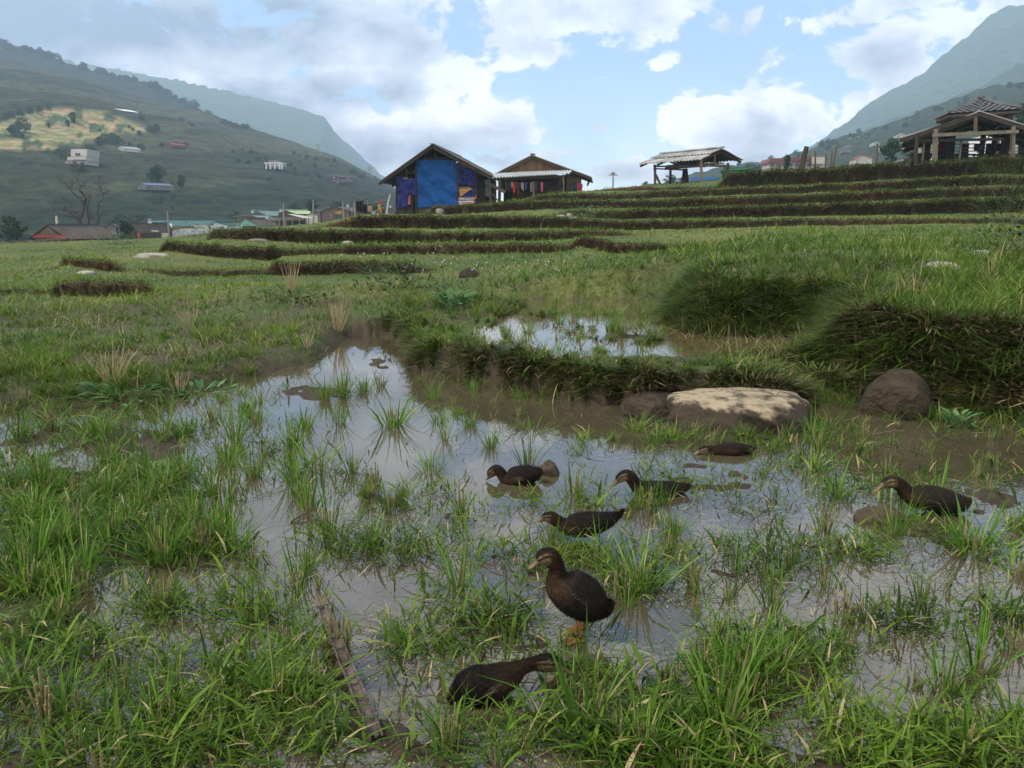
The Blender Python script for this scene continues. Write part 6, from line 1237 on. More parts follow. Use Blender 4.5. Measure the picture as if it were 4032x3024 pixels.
# ---------------------------------------------------------------- other buildings
def gable(name, label, ap, el, er, by, Y, end, Y2, wall, roof, cat='house', inset=.9, gab=None, extra=None, depth=None):
    A, L, R_ = P(*ap, Y), P(*el, Y), P(*er, Y); e = P(*end, Y2); dv = Vector((e.x - A.x, e.y - A.y, 0)) if depth is None else Vector(depth)
    zb = min(P(el[0], by, Y).z, gz(A.x, min(Y, 140)) if Y < 145 else 1e9) - .3; root = empty(name, (A.x, Y, zb + .3), label, cat)
    for q, r_ in ((L, 1), (R_, 2)):
        mb = MB(); mb.corr(A, A + dv, q + dv, q, max(6, int(dv.length / .5)), .03, .06, 1, seed=r_); mb.build('roof', roof, root)
    mb = MB(); n = Vector((dv.y, -dv.x, 0)).normalized(); cx = A.lerp((L + R_) / 2, 1); li, ri = (L - A) * inset + A, (R_ - A) * inset + A; dn = Vector((0, 0, -.12)); st = dv * .02
    f = [Vector((li.x, li.y, zb)), Vector((ri.x, ri.y, zb)), ri + dn, A + dn, li + dn]
    mb.slab([p + st for p in f], .15, n if n.y < 0 else -n)
    en = dv * .97; mb.slab([p + en for p in f], .15, n if n.y > 0 else -n)
    for q in (li, ri): a = Vector((q.x, q.y, zb)) + st; b = a + dv * .95; mb.slab([a, b, Vector((b.x, b.y, q.z - .12)), Vector((a.x, a.y, q.z - .12))], .15, (li - ri).normalized() * (1 if q is li else -1))
    mb.build('wall', wall, root)
    mb = MB(); mb.beam(A + Vector((0, 0, .06)), A + dv + Vector((0, 0, .06)), .35, .1); mb.build('ridge_cap', roof, root)
    return root
def part_box(root, name, m, pts, Y, t=.08, label=None):
    mb = MB(); mb.slab([P(px, py, Y) for px, py in pts], t, Vector((0, -1, 0))); return mb.build(name, m, root, label=label)
def rect(x0, y0, x1, y1): return [(x0, y0), (x1, y0), (x1, y1), (x0, y1)]
GREYR = mat('brown_grey_roof', (.085, .072, .065), .9, .25, .8, .2); MUST = mat('mustard_wall', (.20, .13, .035), .9, .25, .7, .1); TEAL = mat('teal_sheet_roof', (.035, .115, .12), .5, .2, .5, .05); TEAL2 = mat('grey_teal_roof', (.12, .19, .18), .6, .25, .6, .05); WHITEW = mat('white_blue_wall', (.48, .54, .58), .7, .12, .8, .05); PALEW = mat('pale_wall', (.45, .43, .36), .8, .15, .8, .1); MINT = mat('mint_wall', (.18, .38, .33), .8, .15, .8, .1); LIME = mat('pale_green_roof', (.32, .42, .24), .6, .15, .5, .05); REDC = mat('red_cloth', (.30, .04, .035), .8, .3, 1, .1); WINM = mat('dark_window', (.02, .024, .03), .2, .2, 2, 0, spec=.6); GREYW = mat('grey_board_wall', (.16, .16, .165), .9, .3, .8, .1)
h = gable('grey_roofed_house', 'long low house with brown grey roof and red cloth in its gable, far left', (182, 884), (108, 939), (272, 941), 975, 85, (325, 884), 96, WOODD, GREYR, inset=.86, depth=(4.1, 3, 0))
part_box(h, 'gable_board', WOODM, [(150, 925), (225, 925), (188, 893)], 84.7); part_box(h, 'red_cloth', REDC, rect(130, 926, 262, 936), 84.6, label='red cloth band across the gable'); part_box(h, 'door', BLACKM, rect(285, 943, 370, 966), 87)  # the black door panel is painted shade of an opening
h = gable('grey_shack', 'small grey board shack with a white window behind a dark bush', (430, 880), (410, 896), (466, 892), 950, 92, (440, 880), 98, GREYW, GREYR); w_ = part_box(h, 'window', WINM, rect(441, 920, 460, 938), 91.6)
mb = MB(); [mb.beam(P(x, 919, 91.4), P(x, 939, 91.4), .05) for x in (441, 450, 460)]; [mb.beam(P(440, y, 91.4), P(461, y, 91.4), .05) for y in (919, 939)]; f_ = mb.build('window_frame', PALEW, w_); f_.matrix_parent_inverse = Matrix.Identity(4)
h = gable('mustard_hall', 'long hall with mustard gable wall and dark teal roof', (567, 866), (540, 880), (676, 891), 945, 140, (868, 858), 150, MUST, TEAL, inset=.97, depth=(13.5, 7, 0))
h = gable('brown_shed', 'brown roofed lean-to with open dark front beside the mustard hall', (512, 878), (500, 892), (535, 909), 940, 110, (560, 880), 112, WOODD, GREYR, depth=(4.6, 1.6, 0)); part_box(h, 'porch_roof', GREYR, [(536, 905), (600, 894), (660, 914), (640, 918), (545, 916)], 106, .1); part_box(h, 'white_panel', PALEW, rect(636, 917, 663, 934), 107); part_box(h, 'roof_patch', WHITEW, [(592, 907), (620, 908), (626, 912), (600, 911)], 105.7, .05)
garment(545, 917, 8, 19, 105, (.6, .06, .02), 'red garment hanging in front of the brown lean-to', 'shirt', 3)
h = gable('white_shed', 'pale blue white sheet-metal shed with teal roof', (848, 873), (821, 886), (900, 889), 930, 118, (930, 872), 124, WHITEW, TEAL, inset=.98, depth=(3.9, 1.5, 0)); part_box(h, 'door', mat('shed_panel', (.30, .36, .42), .7, .1, 1, 0), rect(846, 892, 872, 915), 117.6); part_box(h, 'side_wall', PALEW, rect(899, 888, 953, 912), 118.6)
fnc = empty('sheet_fence', P(740, 920, 120), 'fence of pale corrugated sheets in front of the teal roofed hall', 'fence')
for i, (a, b, t1, t2) in enumerate(((664, 708, 909, 904), (708, 762, 901, 899), (762, 798, 899, 896), (798, 822, 896, 893))): part_box(fnc, 'sheet', WHITEW if i != 0 else mat('grey_sheet', (.32, .36, .40), .7, .1, 1, 0), [(a, t1), (b, t2), (b, 931), (a, 931)], 119 + i * .2, .06)
part_box(fnc, 'pale_sign', mat('white_panel', (.7, .72, .74), .6, .05, 1, 0), rect(667, 880, 677, 906), 118); part_box(fnc, 'cream_panel', PALEW, rect(763, 886, 818, 895), 122)
h = gable('mint_gable_house', 'little house with mint green gable and brown roof', (966, 859), (938, 878), (1022, 890), 905, 115, (1020, 857), 119, MINT, GREYR, inset=.94, depth=(2.3, 2, 0)); part_box(h, 'door', BLACKM, rect(955, 890, 1010, 905), 114.5)  # door here is a black panel, shade painted into the opening
gable('flat_teal_house', 'wide low house with faded teal roof behind the mint gable', (985, 846), (920, 852), (1044, 866), 890, 135, (1040, 850), 140, WOODM, TEAL2, depth=(1.5, 4, 0))
gable('dark_gable_house', 'dark gabled house with grey teal roof beside a steel water tank', (1004, 828), (944, 846), (1058, 850), 890, 150, (1062, 827), 156, BRICK, TEAL2, depth=(3.0, 4, 0))
gable('lime_roof_house', 'dark house with pale green roof near the market frames', (1122, 826), (1092, 838), (1166, 842), 885, 148, (1184, 826), 152, WOODD, LIME, depth=(3.2, 3, 0))
h = gable('brick_house', 'brick house with grey roof and coloured boards near the clothes line', (1317, 812), (1255, 834), (1384, 832), 868, 105, (1370, 812), 112, BRICK, FIBRED, inset=.93, depth=(1.8, 5, 0))
part_box(h, 'orange_board', ORANGEC, rect(1318, 833, 1329, 842), 104.6); part_box(h, 'yellow_board', mat('yellow_board', (.36, .26, .06), .8, .1, 1, 0), rect(1330, 831, 1344, 842), 104.6); part_box(h, 'green_shutter', mat('green_shutter', (.02, .08, .07), .7, .1, 1, 0), rect(1318, 846, 1345, 860), 104.5); part_box(h, 'door', GREYW, rect(1297, 838, 1306, 860), 104.6)
gable('turquoise_roof_house', 'low turquoise roofed house behind the clothes line', (1440, 825), (1415, 838), (1475, 848), 870, 118, (1480, 826), 122, WOODD, TEAL2, depth=(2.2, 3, 0))
h = empty('market_frame', P(1120, 880, 110), 'open market frame of thin poles with a white sheet roof', 'shelter')
for x in (1060, 1080, 1100, 1125, 1150, 1178, 1205, 1232): mb = MB(); a = P(x, 858, 108); mb.beam(Vector((a.x, a.y, P(x, 888, 108).z - .4)), a, .12); mb.build('pole', WOODL, h)
for y_, a_, b_ in ((857, 1055, 1200), (862, 1060, 1195), (867, 1062, 1195)): mb = MB(); mb.beam(P(a_, y_, 108.3), P(b_, y_ - 2, 108.3), .12); mb.build('rail', WOODL, h)
part_box(h, 'sheet_roof', mat('white_sheet', (.72, .72, .70), .6, .05, 1, 0), [(1131, 843), (1158, 843), (1243, 857), (1195, 859)], 106, .12); part_box(h, 'dark_back', BLACKM, rect(1100, 868, 1200, 886), 111)  # dark_back is a black sheet painting the shade under the frame
h2 = gable('small_white_shed', 'small grey white shed right of the market frame', (1225, 838), (1208, 846), (1258, 846), 872, 112, (1240, 838), 116, PALEW, FIBRED, depth=(1, 3, 0))
STEEL = mat('stainless_steel', (.55, .56, .58), .25, .1, 3, 0, metal=.9)
def tank(px, t, b, w, Y, label):
    q, r_ = P(px, t, Y), P(px, b, Y); R0 = w * Y / F / 2; root = empty('water_tank', r_, label, 'water tank', 'steel water tanks in the village')
    mb = MB(); H = (q.z - r_.z); z = r_.z + H * .35; c = lambda zz: (r_.x, r_.y, zz); rs = []; ps = []
    for i in range(9): ps.append(c(z + H * .65 * i / 8)); rs.append(R0 * (1.0 if i % 2 else .95) * (.3 if i == 8 else 1))
    mb.tube(ps, rs, 14); mb.build('drum', STEEL, root, smooth=False)
    mb = MB(); mb.tube([c(r_.z + H * .75), c(r_.z + H * .82)], R0 * 1.03, 14); mb.build('blue_band', TARPB, root)
    mb = MB(); [mb.beam((r_.x + a * R0 * .7, r_.y, r_.z - .3), (r_.x + a * R0 * .7, r_.y, z), .08) for a in (-1, 1)]; mb.build('stand', WOODM, root)
tank(592, 862, 890, 16, 104, 'steel water tank on a stand before the mustard hall'); tank(996, 826, 847, 14, 148, 'steel water tank by the dark gabled house'); tank(1054, 845, 871, 16, 112, 'steel water tank at the left of the market frame'); tank(1107, 823, 842, 16, 144, 'steel water tank by the pale green roof'); tank(1370, 805, 822, 14, 104, 'steel water tank behind the brick house roof'); tank(1538, 806, 826, 9, 60, 'small steel tank just left of the blue tarp house')
def pole(px, t, b, Y, label, w=.14, lean=0, m=None, arm=False):
    q, r_ = P(px + lean, t, Y), P(px, b, Y); z = min(r_.z, gz(r_.x, min(r_.y, 140))) - .3; mb = MB(); mb.tube([Vector((r_.x, r_.y, z)), r_.lerp(q, .5), q], [w * .55, w * .5, w * .4], 7)
    if arm: mb.beam(q + Vector((-.5, 0, -.15)), q + Vector((.5, 0, -.15)), .1); mb.blob(q + Vector((0, 0, .05)), (.3, .15, .15), 1, .1, 1)
    return tag(mb.build('pole', m or STONEPIPE, None, origin=Vector((r_.x, r_.y, z))), label, 'pole')
pole(663, 832, 905, 100, 'tall grey pole in front of the teal roofed hall', .22, -4); pole(1118, 801, 886, 104, 'tall thin pole by the market frame', .2, -2); pole(1234, 786, 877, 104, 'tall thin pole right of the market frame', .2, -1); pole(1353, 794, 868, 98, 'thin pole in front of the brick house', .2, -3); pole(224, 850, 884, 95, 'white concrete pole above the left house roof', .3, -2, PALEW)
pole(2414, 684, 742, 90, 'distant street lamp pole on the skyline between the house and shed', .18, 0, None, True)
CL = [pole(1399, 792, 862, 42, 'left prop pole of the clothes line', .09, -3), pole(1449, 786, 858, 42, 'thin bamboo prop in the middle of the clothes line', .06, -1, WOODL), pole(1518, 763, 832, 42.5, 'leaning white pole at the right end of the clothes line', .09, 20, PALEW), pole(1380, 862 - 60, 862, 42.3, 'slanting prop beside the left clothes line pole', .06, 14, WOODL)]
def line(pts, r, label, m=None, cat='line'): mb = MB(); mb.tube(pts, r, 5); tag(mb.build('clothes_line', m or WOODD, None, origin=Vector(pts[0])), label, cat)
line([P(1382, 796, 42), P(1420, 792, 42), P(1451, 783, 42)], .025, 'dark bamboo rail carrying the black trousers', cat='clothes line'); line([P(1430, 807, 42), P(1480, 803, 42), P(1526, 793, 42)], .022, 'bamboo rail carrying the green clothes', cat='clothes line'); line([P(1392, 800, 42.2), P(1470, 790, 42.2), P(1536, 764, 42.2), P(1553, 757, 43.5)], .012, 'thin wire running up to the blue tarp house', cat='wire')
for a in ((1407, 793, 14, 38, (.010, .011, .014), 'black trousers at the left of the clothes line', 'trousers'), (1422, 792, 18, 42, (.008, .009, .012), 'long black trousers on the clothes line', 'trousers'), (1437, 806, 14, 34, (.012, .012, .016), 'black trousers hanging lower on the clothes line', 'trousers'), (1457, 811, 16, 20, (.30, .20, .15), 'beige cloth on the clothes line', 'cloth'), (1470, 809, 16, 20, (.02, .09, .05), 'dark green shirt on the clothes line', 'shirt'), (1480, 809, 8, 16, (.03, .06, .05), 'dark grey green shirt next to the green one', 'shirt'), (1492, 805, 8, 16, (.55, .38, .02), 'yellow top at the right of the clothes line', 'shirt'), (1497, 790, 12, 12, (.40, .03, .03), 'red cloth draped over the clothes line', 'cloth')): garment(a[0], a[1], a[2], a[3], 41.9, a[4], a[5], a[6], a[0])
# two children sitting by the clothes line
SKIN = mat('skin', (.22, .12, .075), .6, .12, 8, 0); HAIR = mat('black_hair', (.010, .009, .008), .6, .2, 8, 0)
def child(px, py, Y, label, top, seed, face=-1):
    q = P(px, py, Y); z = gz(q.x, q.y); root = empty('person', (q.x, q.y, z), label, 'person'); root.scale = (.72, .72, .72)
    J = {'pelvis': (0, 0, .14, .10), 'waist': (0, .01, .26, .095), 'chest': (face * .03, 0, .42, .105), 'neck': (face * .05, 0, .53, .042), 'head': (face * .07, 0, .63, .085), 'crown': (face * .07, 0, .69, .06), 'shL': (face * .03, -.12, .48, .045), 'elL': (face * .14, -.14, .33, .033), 'haL': (face * .28, -.08, .27, .026), 'shR': (face * .03, .12, .48, .045), 'elR': (face * .14, .14, .33, .033), 'haR': (face * .28, .08, .27, .026), 'knL': (face * .30, -.10, .30, .052), 'anL': (face * .32, -.10, .04, .035), 'toL': (face * .42, -.10, .02, .025), 'knR': (face * .30, .10, .30, .052), 'anR': (face * .32, .10, .04, .035), 'toR': (face * .42, .10, .02, .025)}
    E = [('pelvis', 'waist'), ('waist', 'chest'), ('chest', 'neck'), ('neck', 'head'), ('head', 'crown'), ('chest', 'shL'), ('shL', 'elL'), ('elL', 'haL'), ('chest', 'shR'), ('shR', 'elR'), ('elR', 'haR'), ('pelvis', 'knL'), ('knL', 'anL'), ('anL', 'toL'), ('pelvis', 'knR'), ('knR', 'anR'), ('anR', 'toR')]
    ks = list(J); me = bpy.data.meshes.new('body'); me.from_pydata([J[k][:3] for k in ks], [(ks.index(a), ks.index(b)) for a, b in E], []); o = bpy.data.objects.new('body', me); COL.objects.link(o); o.parent = root; me.materials.append(SKIN)
    md = o.modifiers.new('skin', 'SKIN'); 
    for i, k in enumerate(ks): me.skin_vertices[0].data[i].radius = (J[k][3],) * 2; me.skin_vertices[0].data[i].use_root = (k == 'pelvis')
    o.modifiers.new('sub', 'SUBSURF').levels = 1; o.modifiers['sub'].render_levels = 2
    mb = MB(); mb.tube([(0, 0, .10), (0, .01, .26), (face * .03, 0, .42), (face * .04, 0, .51)], [.125, .12, .13, .07], 12)
    for s_ in (-1, 1): mb.tube([(face * .03, s_ * .10, .48), (face * .12, s_ * .14, .36)], [.062, .05], 8)
    c = mb.build('top', top, None, smooth=True); c.parent = root
    mb = MB(); mb.blob((face * .06, 0, .675), (.092, .085, .072), 2, .05, 1); c = mb.build('hair', HAIR, None, smooth=True); c.parent = root
child(1497, 846, 43.0, 'child in a yellow top sitting beside the clothes line', mat('yellow_top', (.45, .30, .04), .8, .1, 3, 0), 1); child(1511, 836, 43.6, 'dark haired child in a brown top sitting by the corner of the blue tarp house', mat('brown_top', (.12, .06, .04), .8, .1, 3, 0), 2)
# left fence, bare tree, village trees
def left_fence():
    root = empty('pole_fence', P(180, 975, 40), 'low rickety pole fence along the far left field', 'fence'); rr = random.Random(2)
    for px in (8, 40, 62, 68, 108, 140, 175, 205, 220, 232, 258, 276, 292, 325, 345, 360, 385, 415):
        Y = 42 + px * .01; y0 = 985 - px * .075; q = P(px + rr.uniform(-4, 4), y0 - 26 - rr.uniform(0, 10), Y); r_ = P(px, y0 + 4, Y); mb = MB(); mb.tube([Vector((r_.x, r_.y, gz(r_.x, r_.y) - .1)), q], [.035, .022], 5); mb.build('stake', STONEPIPE if rr.random() < .5 else WOODM, root)
    for a, b in (((-80, 960), (150, 948)), ((150, 948), (262, 938)), ((0, 975), (440, 955))): mb = MB(); mb.beam(P(*a, 42), P(*b, 44), .09); mb.build('rail', WOODL, root)
    mb = MB(); mb.slab([P(-60, 955, 43), P(100, 950, 43), P(100, 990, 43), P(-60, 996, 43)], .06); tag(mb.build('hedge_screen', WOODD, None, origin=P(20, 970, 43)), 'dark brushwood screen at the far left field edge', 'screen')
left_fence()
def leafclump(centers, n, leaf, seed, tint=(.1, 1), up=.3):
    """leaf quads spread through several clumps; (center, radius) list"""
    g = np.random.default_rng(seed); tot = sum(r[0] * r[1] * r[2] for _, r in centers) ** 1; parts = []
    w = np.array([(r[0] * r[1] * r[2]) ** .7 for _, r in centers]); w /= w.sum(); k = g.choice(len(centers), n, p=w)
    d = g.normal(0, 1, (n, 3)); d /= np.linalg.norm(d, axis=1)[:, None]; rad = g.uniform(.45, 1.0, (n, 1)) ** .6; C_ = np.array([c for c, _ in centers]); R_ = np.array([r for _, r in centers])
    p = C_[k] + d * rad * R_[k]; a = g.normal(0, 1, (n, 3)); a /= np.linalg.norm(a, axis=1)[:, None]; b = np.cross(a, g.normal(0, 1, (n, 3))); b /= np.linalg.norm(b, axis=1)[:, None]; s = leaf * g.uniform(.6, 1.3, (n, 1))
    V = np.stack([p - a * s, p + b * s * .6, p + a * s, p - b * s * .6], 1).reshape(-1, 3); T = np.arange(4 * n).reshape(-1, 4); ti = np.repeat(np.clip(g.uniform(*tint, n) * .6 + .4 * g.uniform(0, 1, len(centers))[k], 0, 1), 4)
    return V, T, ti
def tree_proto(seed, H=1.0, wide=.42, n=1500, leaf=.046, tall=False):
    rr = random.Random(seed); cs = []; k = 13
    for i in range(k):
        a = rr.uniform(0, 6.28); r = wide * rr.uniform(.1, .8); z = rr.uniform(.22, .90); sh = math.sin(min(1, (1.05 - z) * 1.8) * 1.57); cs.append(((r * sh * math.cos(a), r * sh * math.sin(a), z), (rr.uniform(.12, .22) * wide / .42,) * 2 + (rr.uniform(.11, .19),)))
    V, T, A = leafclump(cs, n, leaf, seed); me = tri_mesh('crown', V, T, A); me.materials.append(TREE)
    mb = MB(); mb.tube([(0, 0, -.06), (.01, 0, .25), (0, .01, .55), (0, 0, .8)], [.035, .028, .016, .004], 7)
    for c, r in cs[:9]: mb.tube([(0, 0, .25 + .3 * rr.random()), tuple(Vector(c) * .6 + Vector((0, 0, c[2] * .35))), c], [.014, .008, .003], 5)
    tm = bpy.data.meshes.new('trunk'); tm.from_pydata(mb.v, [], mb.f); tm.update(); tm.materials.append(WOODD); return me, tm
TP = [tree_proto(31), tree_proto(32, wide=.34), tree_proto(33, wide=.5, n=1000), tree_proto(34, wide=.26)]
def tree(p, H, label, group=None, vi=None, name='tree', sx=1.0):
    me, tm = TP[random.randrange(4) if vi is None else vi]; o = bpy.data.objects.new(name, None); COL.objects.link(o); o.empty_display_size = .2; o.location = p; o.scale = (H * sx, H * sx, H); o.rotation_euler = (0, 0, random.uniform(0, 6.28)); tag(o, label, 'tree', group)
    for nm, m in (('crown', me), ('trunk', tm)): c = bpy.data.objects.new(nm, m); COL.objects.link(c); c.parent = o
    return o
def px_tree(px, top, bot, Y, label, vi=None, group=None, sx=1.0):
    q, r_ = P(px, top, Y), P(px, bot, Y); return tree((r_.x, r_.y, r_.z), q.z - r_.z, label, group, vi, sx=sx)
px_tree(35, 842, 962, 80, 'round bright green tree at the left edge beside the grey roofed house', 2, sx=1.25); px_tree(495, 868, 946, 98, 'dark leafy tree hiding the right half of the grey shack', 0, sx=1.0)
px_tree(545, 840, 900, 170, 'dark tree behind the mustard hall', 2, sx=1.6); px_tree(480, 838, 905, 175, 'wide dark tree behind the grey shack', 2, sx=1.5); px_tree(1165, 795, 850, 170, 'leafy tree behind the pale green roof, left of the tall pole', 2, sx=1.3); px_tree(1225, 786, 850, 168, 'leafy tree behind the tall pole right of the market', 0, sx=1.2); px_tree(1325, 790, 835, 130, 'dark tree behind the brick house roof', 2, sx=1.4); px_tree(930, 830, 870, 180, 'low bright tree behind the teal roofs', 2, sx=1.6)
px_tree(3510, 545, 650, 110, 'tall rounded tree on the skyline left of the barn', 0, sx=1.05); px_tree(3590, 560, 650, 120, 'dark tree just left of the barn posts', 2, sx=1.1); px_tree(3094, 610, 680, 100, 'small conical tree in front of the school building', 3); px_tree(2635, 685, 735, 120, 'tree seen under the left half of the open shed', 2, sx=1.3); px_tree(2545, 712, 745, 115, 'small bush-like tree left of the open shed', 2, sx=1.3); px_tree(2845, 672, 712, 130, 'palm-like pale tree behind the right post of the open shed', 3, sx=1.3)
px_tree(4020, 380, 640, 90, 'large dark tree on the right edge behind the pavilion', 0, sx=.75); px_tree(3905, 505, 640, 70, 'dark green tree behind the pavilion columns', 2); px_tree(4060, 520, 640, 60, 'banana-like green plant at the right edge of the barn', 3, sx=1.2)
for i, (px, y0, y1, Y) in enumerate([(2870, 650, 700, 240), (2910, 655, 700, 235), (2955, 642, 690, 250), (2990, 648, 690, 245)]): px_tree(px, y0, y1, Y, 'hazy blue green tree in the row left of the school', 2, 'trees left of the school', 1.5)
def bare_tree():
    Y = 100; Z = lambda v: P(v[0] / 4.74, 650 + v[1] / 4.74, Y)
    B = [([(1500, 1110), (1480, 1000), (1510, 900), (1540, 800), (1550, 700), (1590, 620), (1550, 560), (1510, 470), (1515, 400), (1555, 370), (1560, 320)], .42), ([(1510, 400), (1480, 340), (1450, 270), (1410, 215)], .14), ([(1560, 710), (1500, 670), (1440, 620), (1390, 560), (1330, 480), (1270, 440), (1235, 430)], .24), ([(1330, 480), (1290, 410), (1220, 350), (1130, 270)], .14), ([(1320, 430), (1340, 360), (1385, 320)], .08), ([(1500, 1080), (1440, 1010), (1360, 940), (1300, 890), (1220, 850), (1100, 820), (1020, 830)], .26), ([(1400, 975), (1300, 945), (1180, 925), (1090, 950), (985, 950)], .22), ([(1480, 940), (1440, 890), (1330, 860), (1310, 790), (1305, 700), (1250, 655), (1180, 650), (1115, 610)], .18), ([(1310, 700), (1180, 680), (1080, 695), (975, 710)], .07), ([(1220, 850), (1215, 790), (1160, 800)], .1), ([(1030, 830), (1025, 795)], .05), ([(1020, 835), (950, 850), (900, 875)], .06), ([(1180, 650), (1185, 605)], .04)]
    B2 = [([(1660, 1160), (1645, 1050), (1620, 950), (1590, 850), (1600, 760), (1640, 680), (1650, 620), (1720, 570)], .3), ([(1640, 960), (1680, 910), (1710, 860)], .12), ([(1640, 970), (1710, 990), (1760, 1030)], .12), ([(1650, 620), (1620, 560), (1600, 500)], .08)]
    B3 = [([(1785, 1230), (1810, 1110), (1825, 1000), (1790, 900), (1800, 800), (1830, 700), (1900, 630), (1940, 560), (2010, 520)], .28), ([(1940, 570), (1890, 490), (1850, 430), (1810, 370), (1765, 320)], .1), ([(1880, 480), (1900, 440), (1890, 340)], .08), ([(1830, 990), (1870, 940), (1950, 935), (2010, 930)], .1), ([(1990, 525), (2015, 460), (2050, 450)], .05), ([(1860, 430), (1855, 270), (1865, 210)], .04), ([(1870, 620), (1875, 550)], .04)]
    for bb, lab in ((B, 'large leafless tree with twisting limbs behind the left house'), (B2, 'thin bare tree in the middle of the leafless group'), (B3, 'right-hand bare tree with upswept branches')):
        r0 = Z(bb[0][0][0]); root = empty('bare_tree', r0, lab, 'tree'); rr = random.Random(5)
        for i, (pts, w) in enumerate(bb):
            n = len(pts); P3 = [Z(v) + Vector((0, (rr.uniform(-.5, .5) if 0 < j else 0), 0)) for j, v in enumerate(pts)]
            if i == 0: P3[0].z -= 1.5
            rs = [max(.02, .55 * w * (1 - .85 * j / (n - 1))) for j in range(n)]; mb = MB(); mb.tube(P3, rs, 7)
            for j in range(1, n):      # twigs
                for _ in range(2):
                    a = P3[j - 1].lerp(P3[j], rr.random()); L = rr.uniform(.4, 1.3); d = Vector((rr.uniform(-1, 1), rr.uniform(-.6, .6), rr.uniform(-.2, 1))).normalized(); mb.tube([a, a + d * L * .5 + Vector((0, 0, .08)), a + d * L + Vector((rr.uniform(-.2, .2), 0, .25))], [.028, .018, .008], 4)
            mb.build('trunk' if i == 0 else 'limb', WOODD, root)
bare_tree()
# posts on the right skyline
for px, t, b, w, lean, lab in ((3152, 577, 672, .28, 24, 'thick dark leaning post on the top terrace'), (3158, 585, 668, .05, 14, 'thin pale stick leaning beside the thick post'), (3211, 593, 664, .09, -2, 'thin brown stake right of the thick leaning post'), (3250, 606, 662, .08, 3, 'short dark stake in the middle of the stake row'), (3271, 595, 662, .08, 5, 'slightly leaning brown stake in the stake row'), (3279, 576, 662, .10, 15, 'tall dark leaning stake in the stake row'), (3450, 566, 650, .12, 5, 'single tall weathered stake between the stake row and the barn'), (3140, 610, 668, .07, 1, 'thin grey stake left of the thick leaning post'), (3190, 610, 665, .05, 0, 'faint thin stake behind the stake row'), (3073, 628, 675, .05, 0, 'thin stake before the school building, leftmost')): pole(px, t, b, 39, lab, w, lean, WOODM if w < .25 else WOODD)
# school and far buildings on the right
h = empty('school_building', P(3130, 670, 170), 'two storey pale school building with a dark red roof', 'building')
part_box(h, 'wall', mat('school_wall', (.50, .40, .36), .8, .1, .5, 0), rect(3030, 638, 3246, 690), 170, 5); part_box(h, 'roof', mat('maroon_roof', (.17, .06, .07), .7, .1, .5, 0), [(3026, 640), (3034, 624), (3230, 616), (3200, 632)], 169.5, 6)
part_box(h, 'end_wall', PALEW, rect(3200, 618, 3247, 645), 169, 3)
for i in range(7): part_box(h, 'window', WINM, rect(3034 + i * 24, 641, 3050 + i * 24, 655), 169.7, .15)
for i in range(7): part_box(h, 'window', WINM, rect(3034 + i * 24, 664, 3050 + i * 24, 678), 169.7, .15)
h = empty('blue_tarp_roof', P(2780, 714, 62), 'low building with a blue sheet roof seen under the open shed', 'building'); part_box(h, 'roof', mat('blue_sheet_roof', (.06, .16, .42), .5, .15, .6, .05), [(2715, 714), (2718, 699), (2828, 696), (2836, 708)], 62, .3); part_box(h, 'wall', WOODD, rect(2660, 712, 2832, 730), 63, 1.5); part_box(h, 'gable_sheet', mat('grey_blue_sheet', (.22, .28, .40), .6, .1, 1, 0), [(2656, 716), (2666, 703), (2680, 715)], 61.8, .1)
gable('green_roof_hut', 'green roofed hut peeping over the terrace beside the open shed', (2958, 668), (2945, 680), (2968, 678), 700, 60, (2890, 670), 62, WOODD, mat('green_sheet', (.02, .17, .09), .5, .15, 1, 0), depth=(-1.4, 1, 0))
h = empty('cream_building', P(3730, 580, 60), 'cream walled building seen through the barn', 'building'); part_box(h, 'wall', mat('cream_wall', (.55, .50, .36), .8, .1, .5, 0), rect(3662, 555, 3722, 640), 60, 2); part_box(h, 'roof', PALEW, [(3645, 552), (3650, 540), (3730, 538), (3738, 550)], 59.5, 2)
h = empty('white_building', P(3950, 580, 62), 'white walled building with brown pillars behind the barn', 'building'); part_box(h, 'wall', mat('white_wall', (.75, .75, .76), .8, .06, .5, 0), rect(3903, 530, 4140, 640), 62, 3)
for x in (3925, 3960, 4015): part_box(h, 'pillar', WOODM, rect(x, 530, x + 12, 640), 61.7, .2)
part_box(h, 'window', WINM, rect(3972, 528, 3984, 541), 61.7, .1); part_box(h, 'window', WINM, rect(4004, 514, 4014, 534), 61.7, .1)
VR = [((3400, 610), (3372, 624), (3443, 622), 640, 200, (.32, .08, .06), PALEW, 'house with bright red tiled roof below the right hillside'), ((3345, 574), (3318, 584), (3358, 584), 598, 330, (.36, .40, .44), GREYW, 'grey roofed house on the right hillside above the red roof'), ((3490, 574), (3474, 583), (3505, 583), 595, 300, (.40, .44, .48), GREYW, 'small pale roofed house left of the rounded tree'), ((3372, 536), (3355, 541), (3388, 541), 548, 480, (.75, .78, .8), PALEW, 'bright white roof high on the right hillside'), ((3505, 538), (3490, 542), (3522, 541), 546, 470, (.6, .64, .68), PALEW, 'pale roof right of the bright white roof'), ((3575, 618), (3560, 632), (3598, 630), 645, 130, (.10, .10, .11), WOODD, 'dark roofed hut at the foot of the barn'), ((3550, 527), (3535, 532), (3566, 531), 538, 400, (.70, .72, .72), PALEW, 'long white roof just left of the barn eave'), ((3450, 560), (3440, 564), (3468, 563), 570, 380, (.65, .68, .72), PALEW, 'white roof behind the tall single stake')]
for i, (a, l_, r_, by, Y, c, wm, lab) in enumerate(VR):
    nm = 'roof_colour_%d' % i; zb_end = (a[0] + 14, a[1]); gable('hillside_house', lab, a, l_, r_, by, Y, zb_end, Y + 6, wm, mat(nm, c, .6, .1, .3, 0), depth=(1.5, 8, 0))
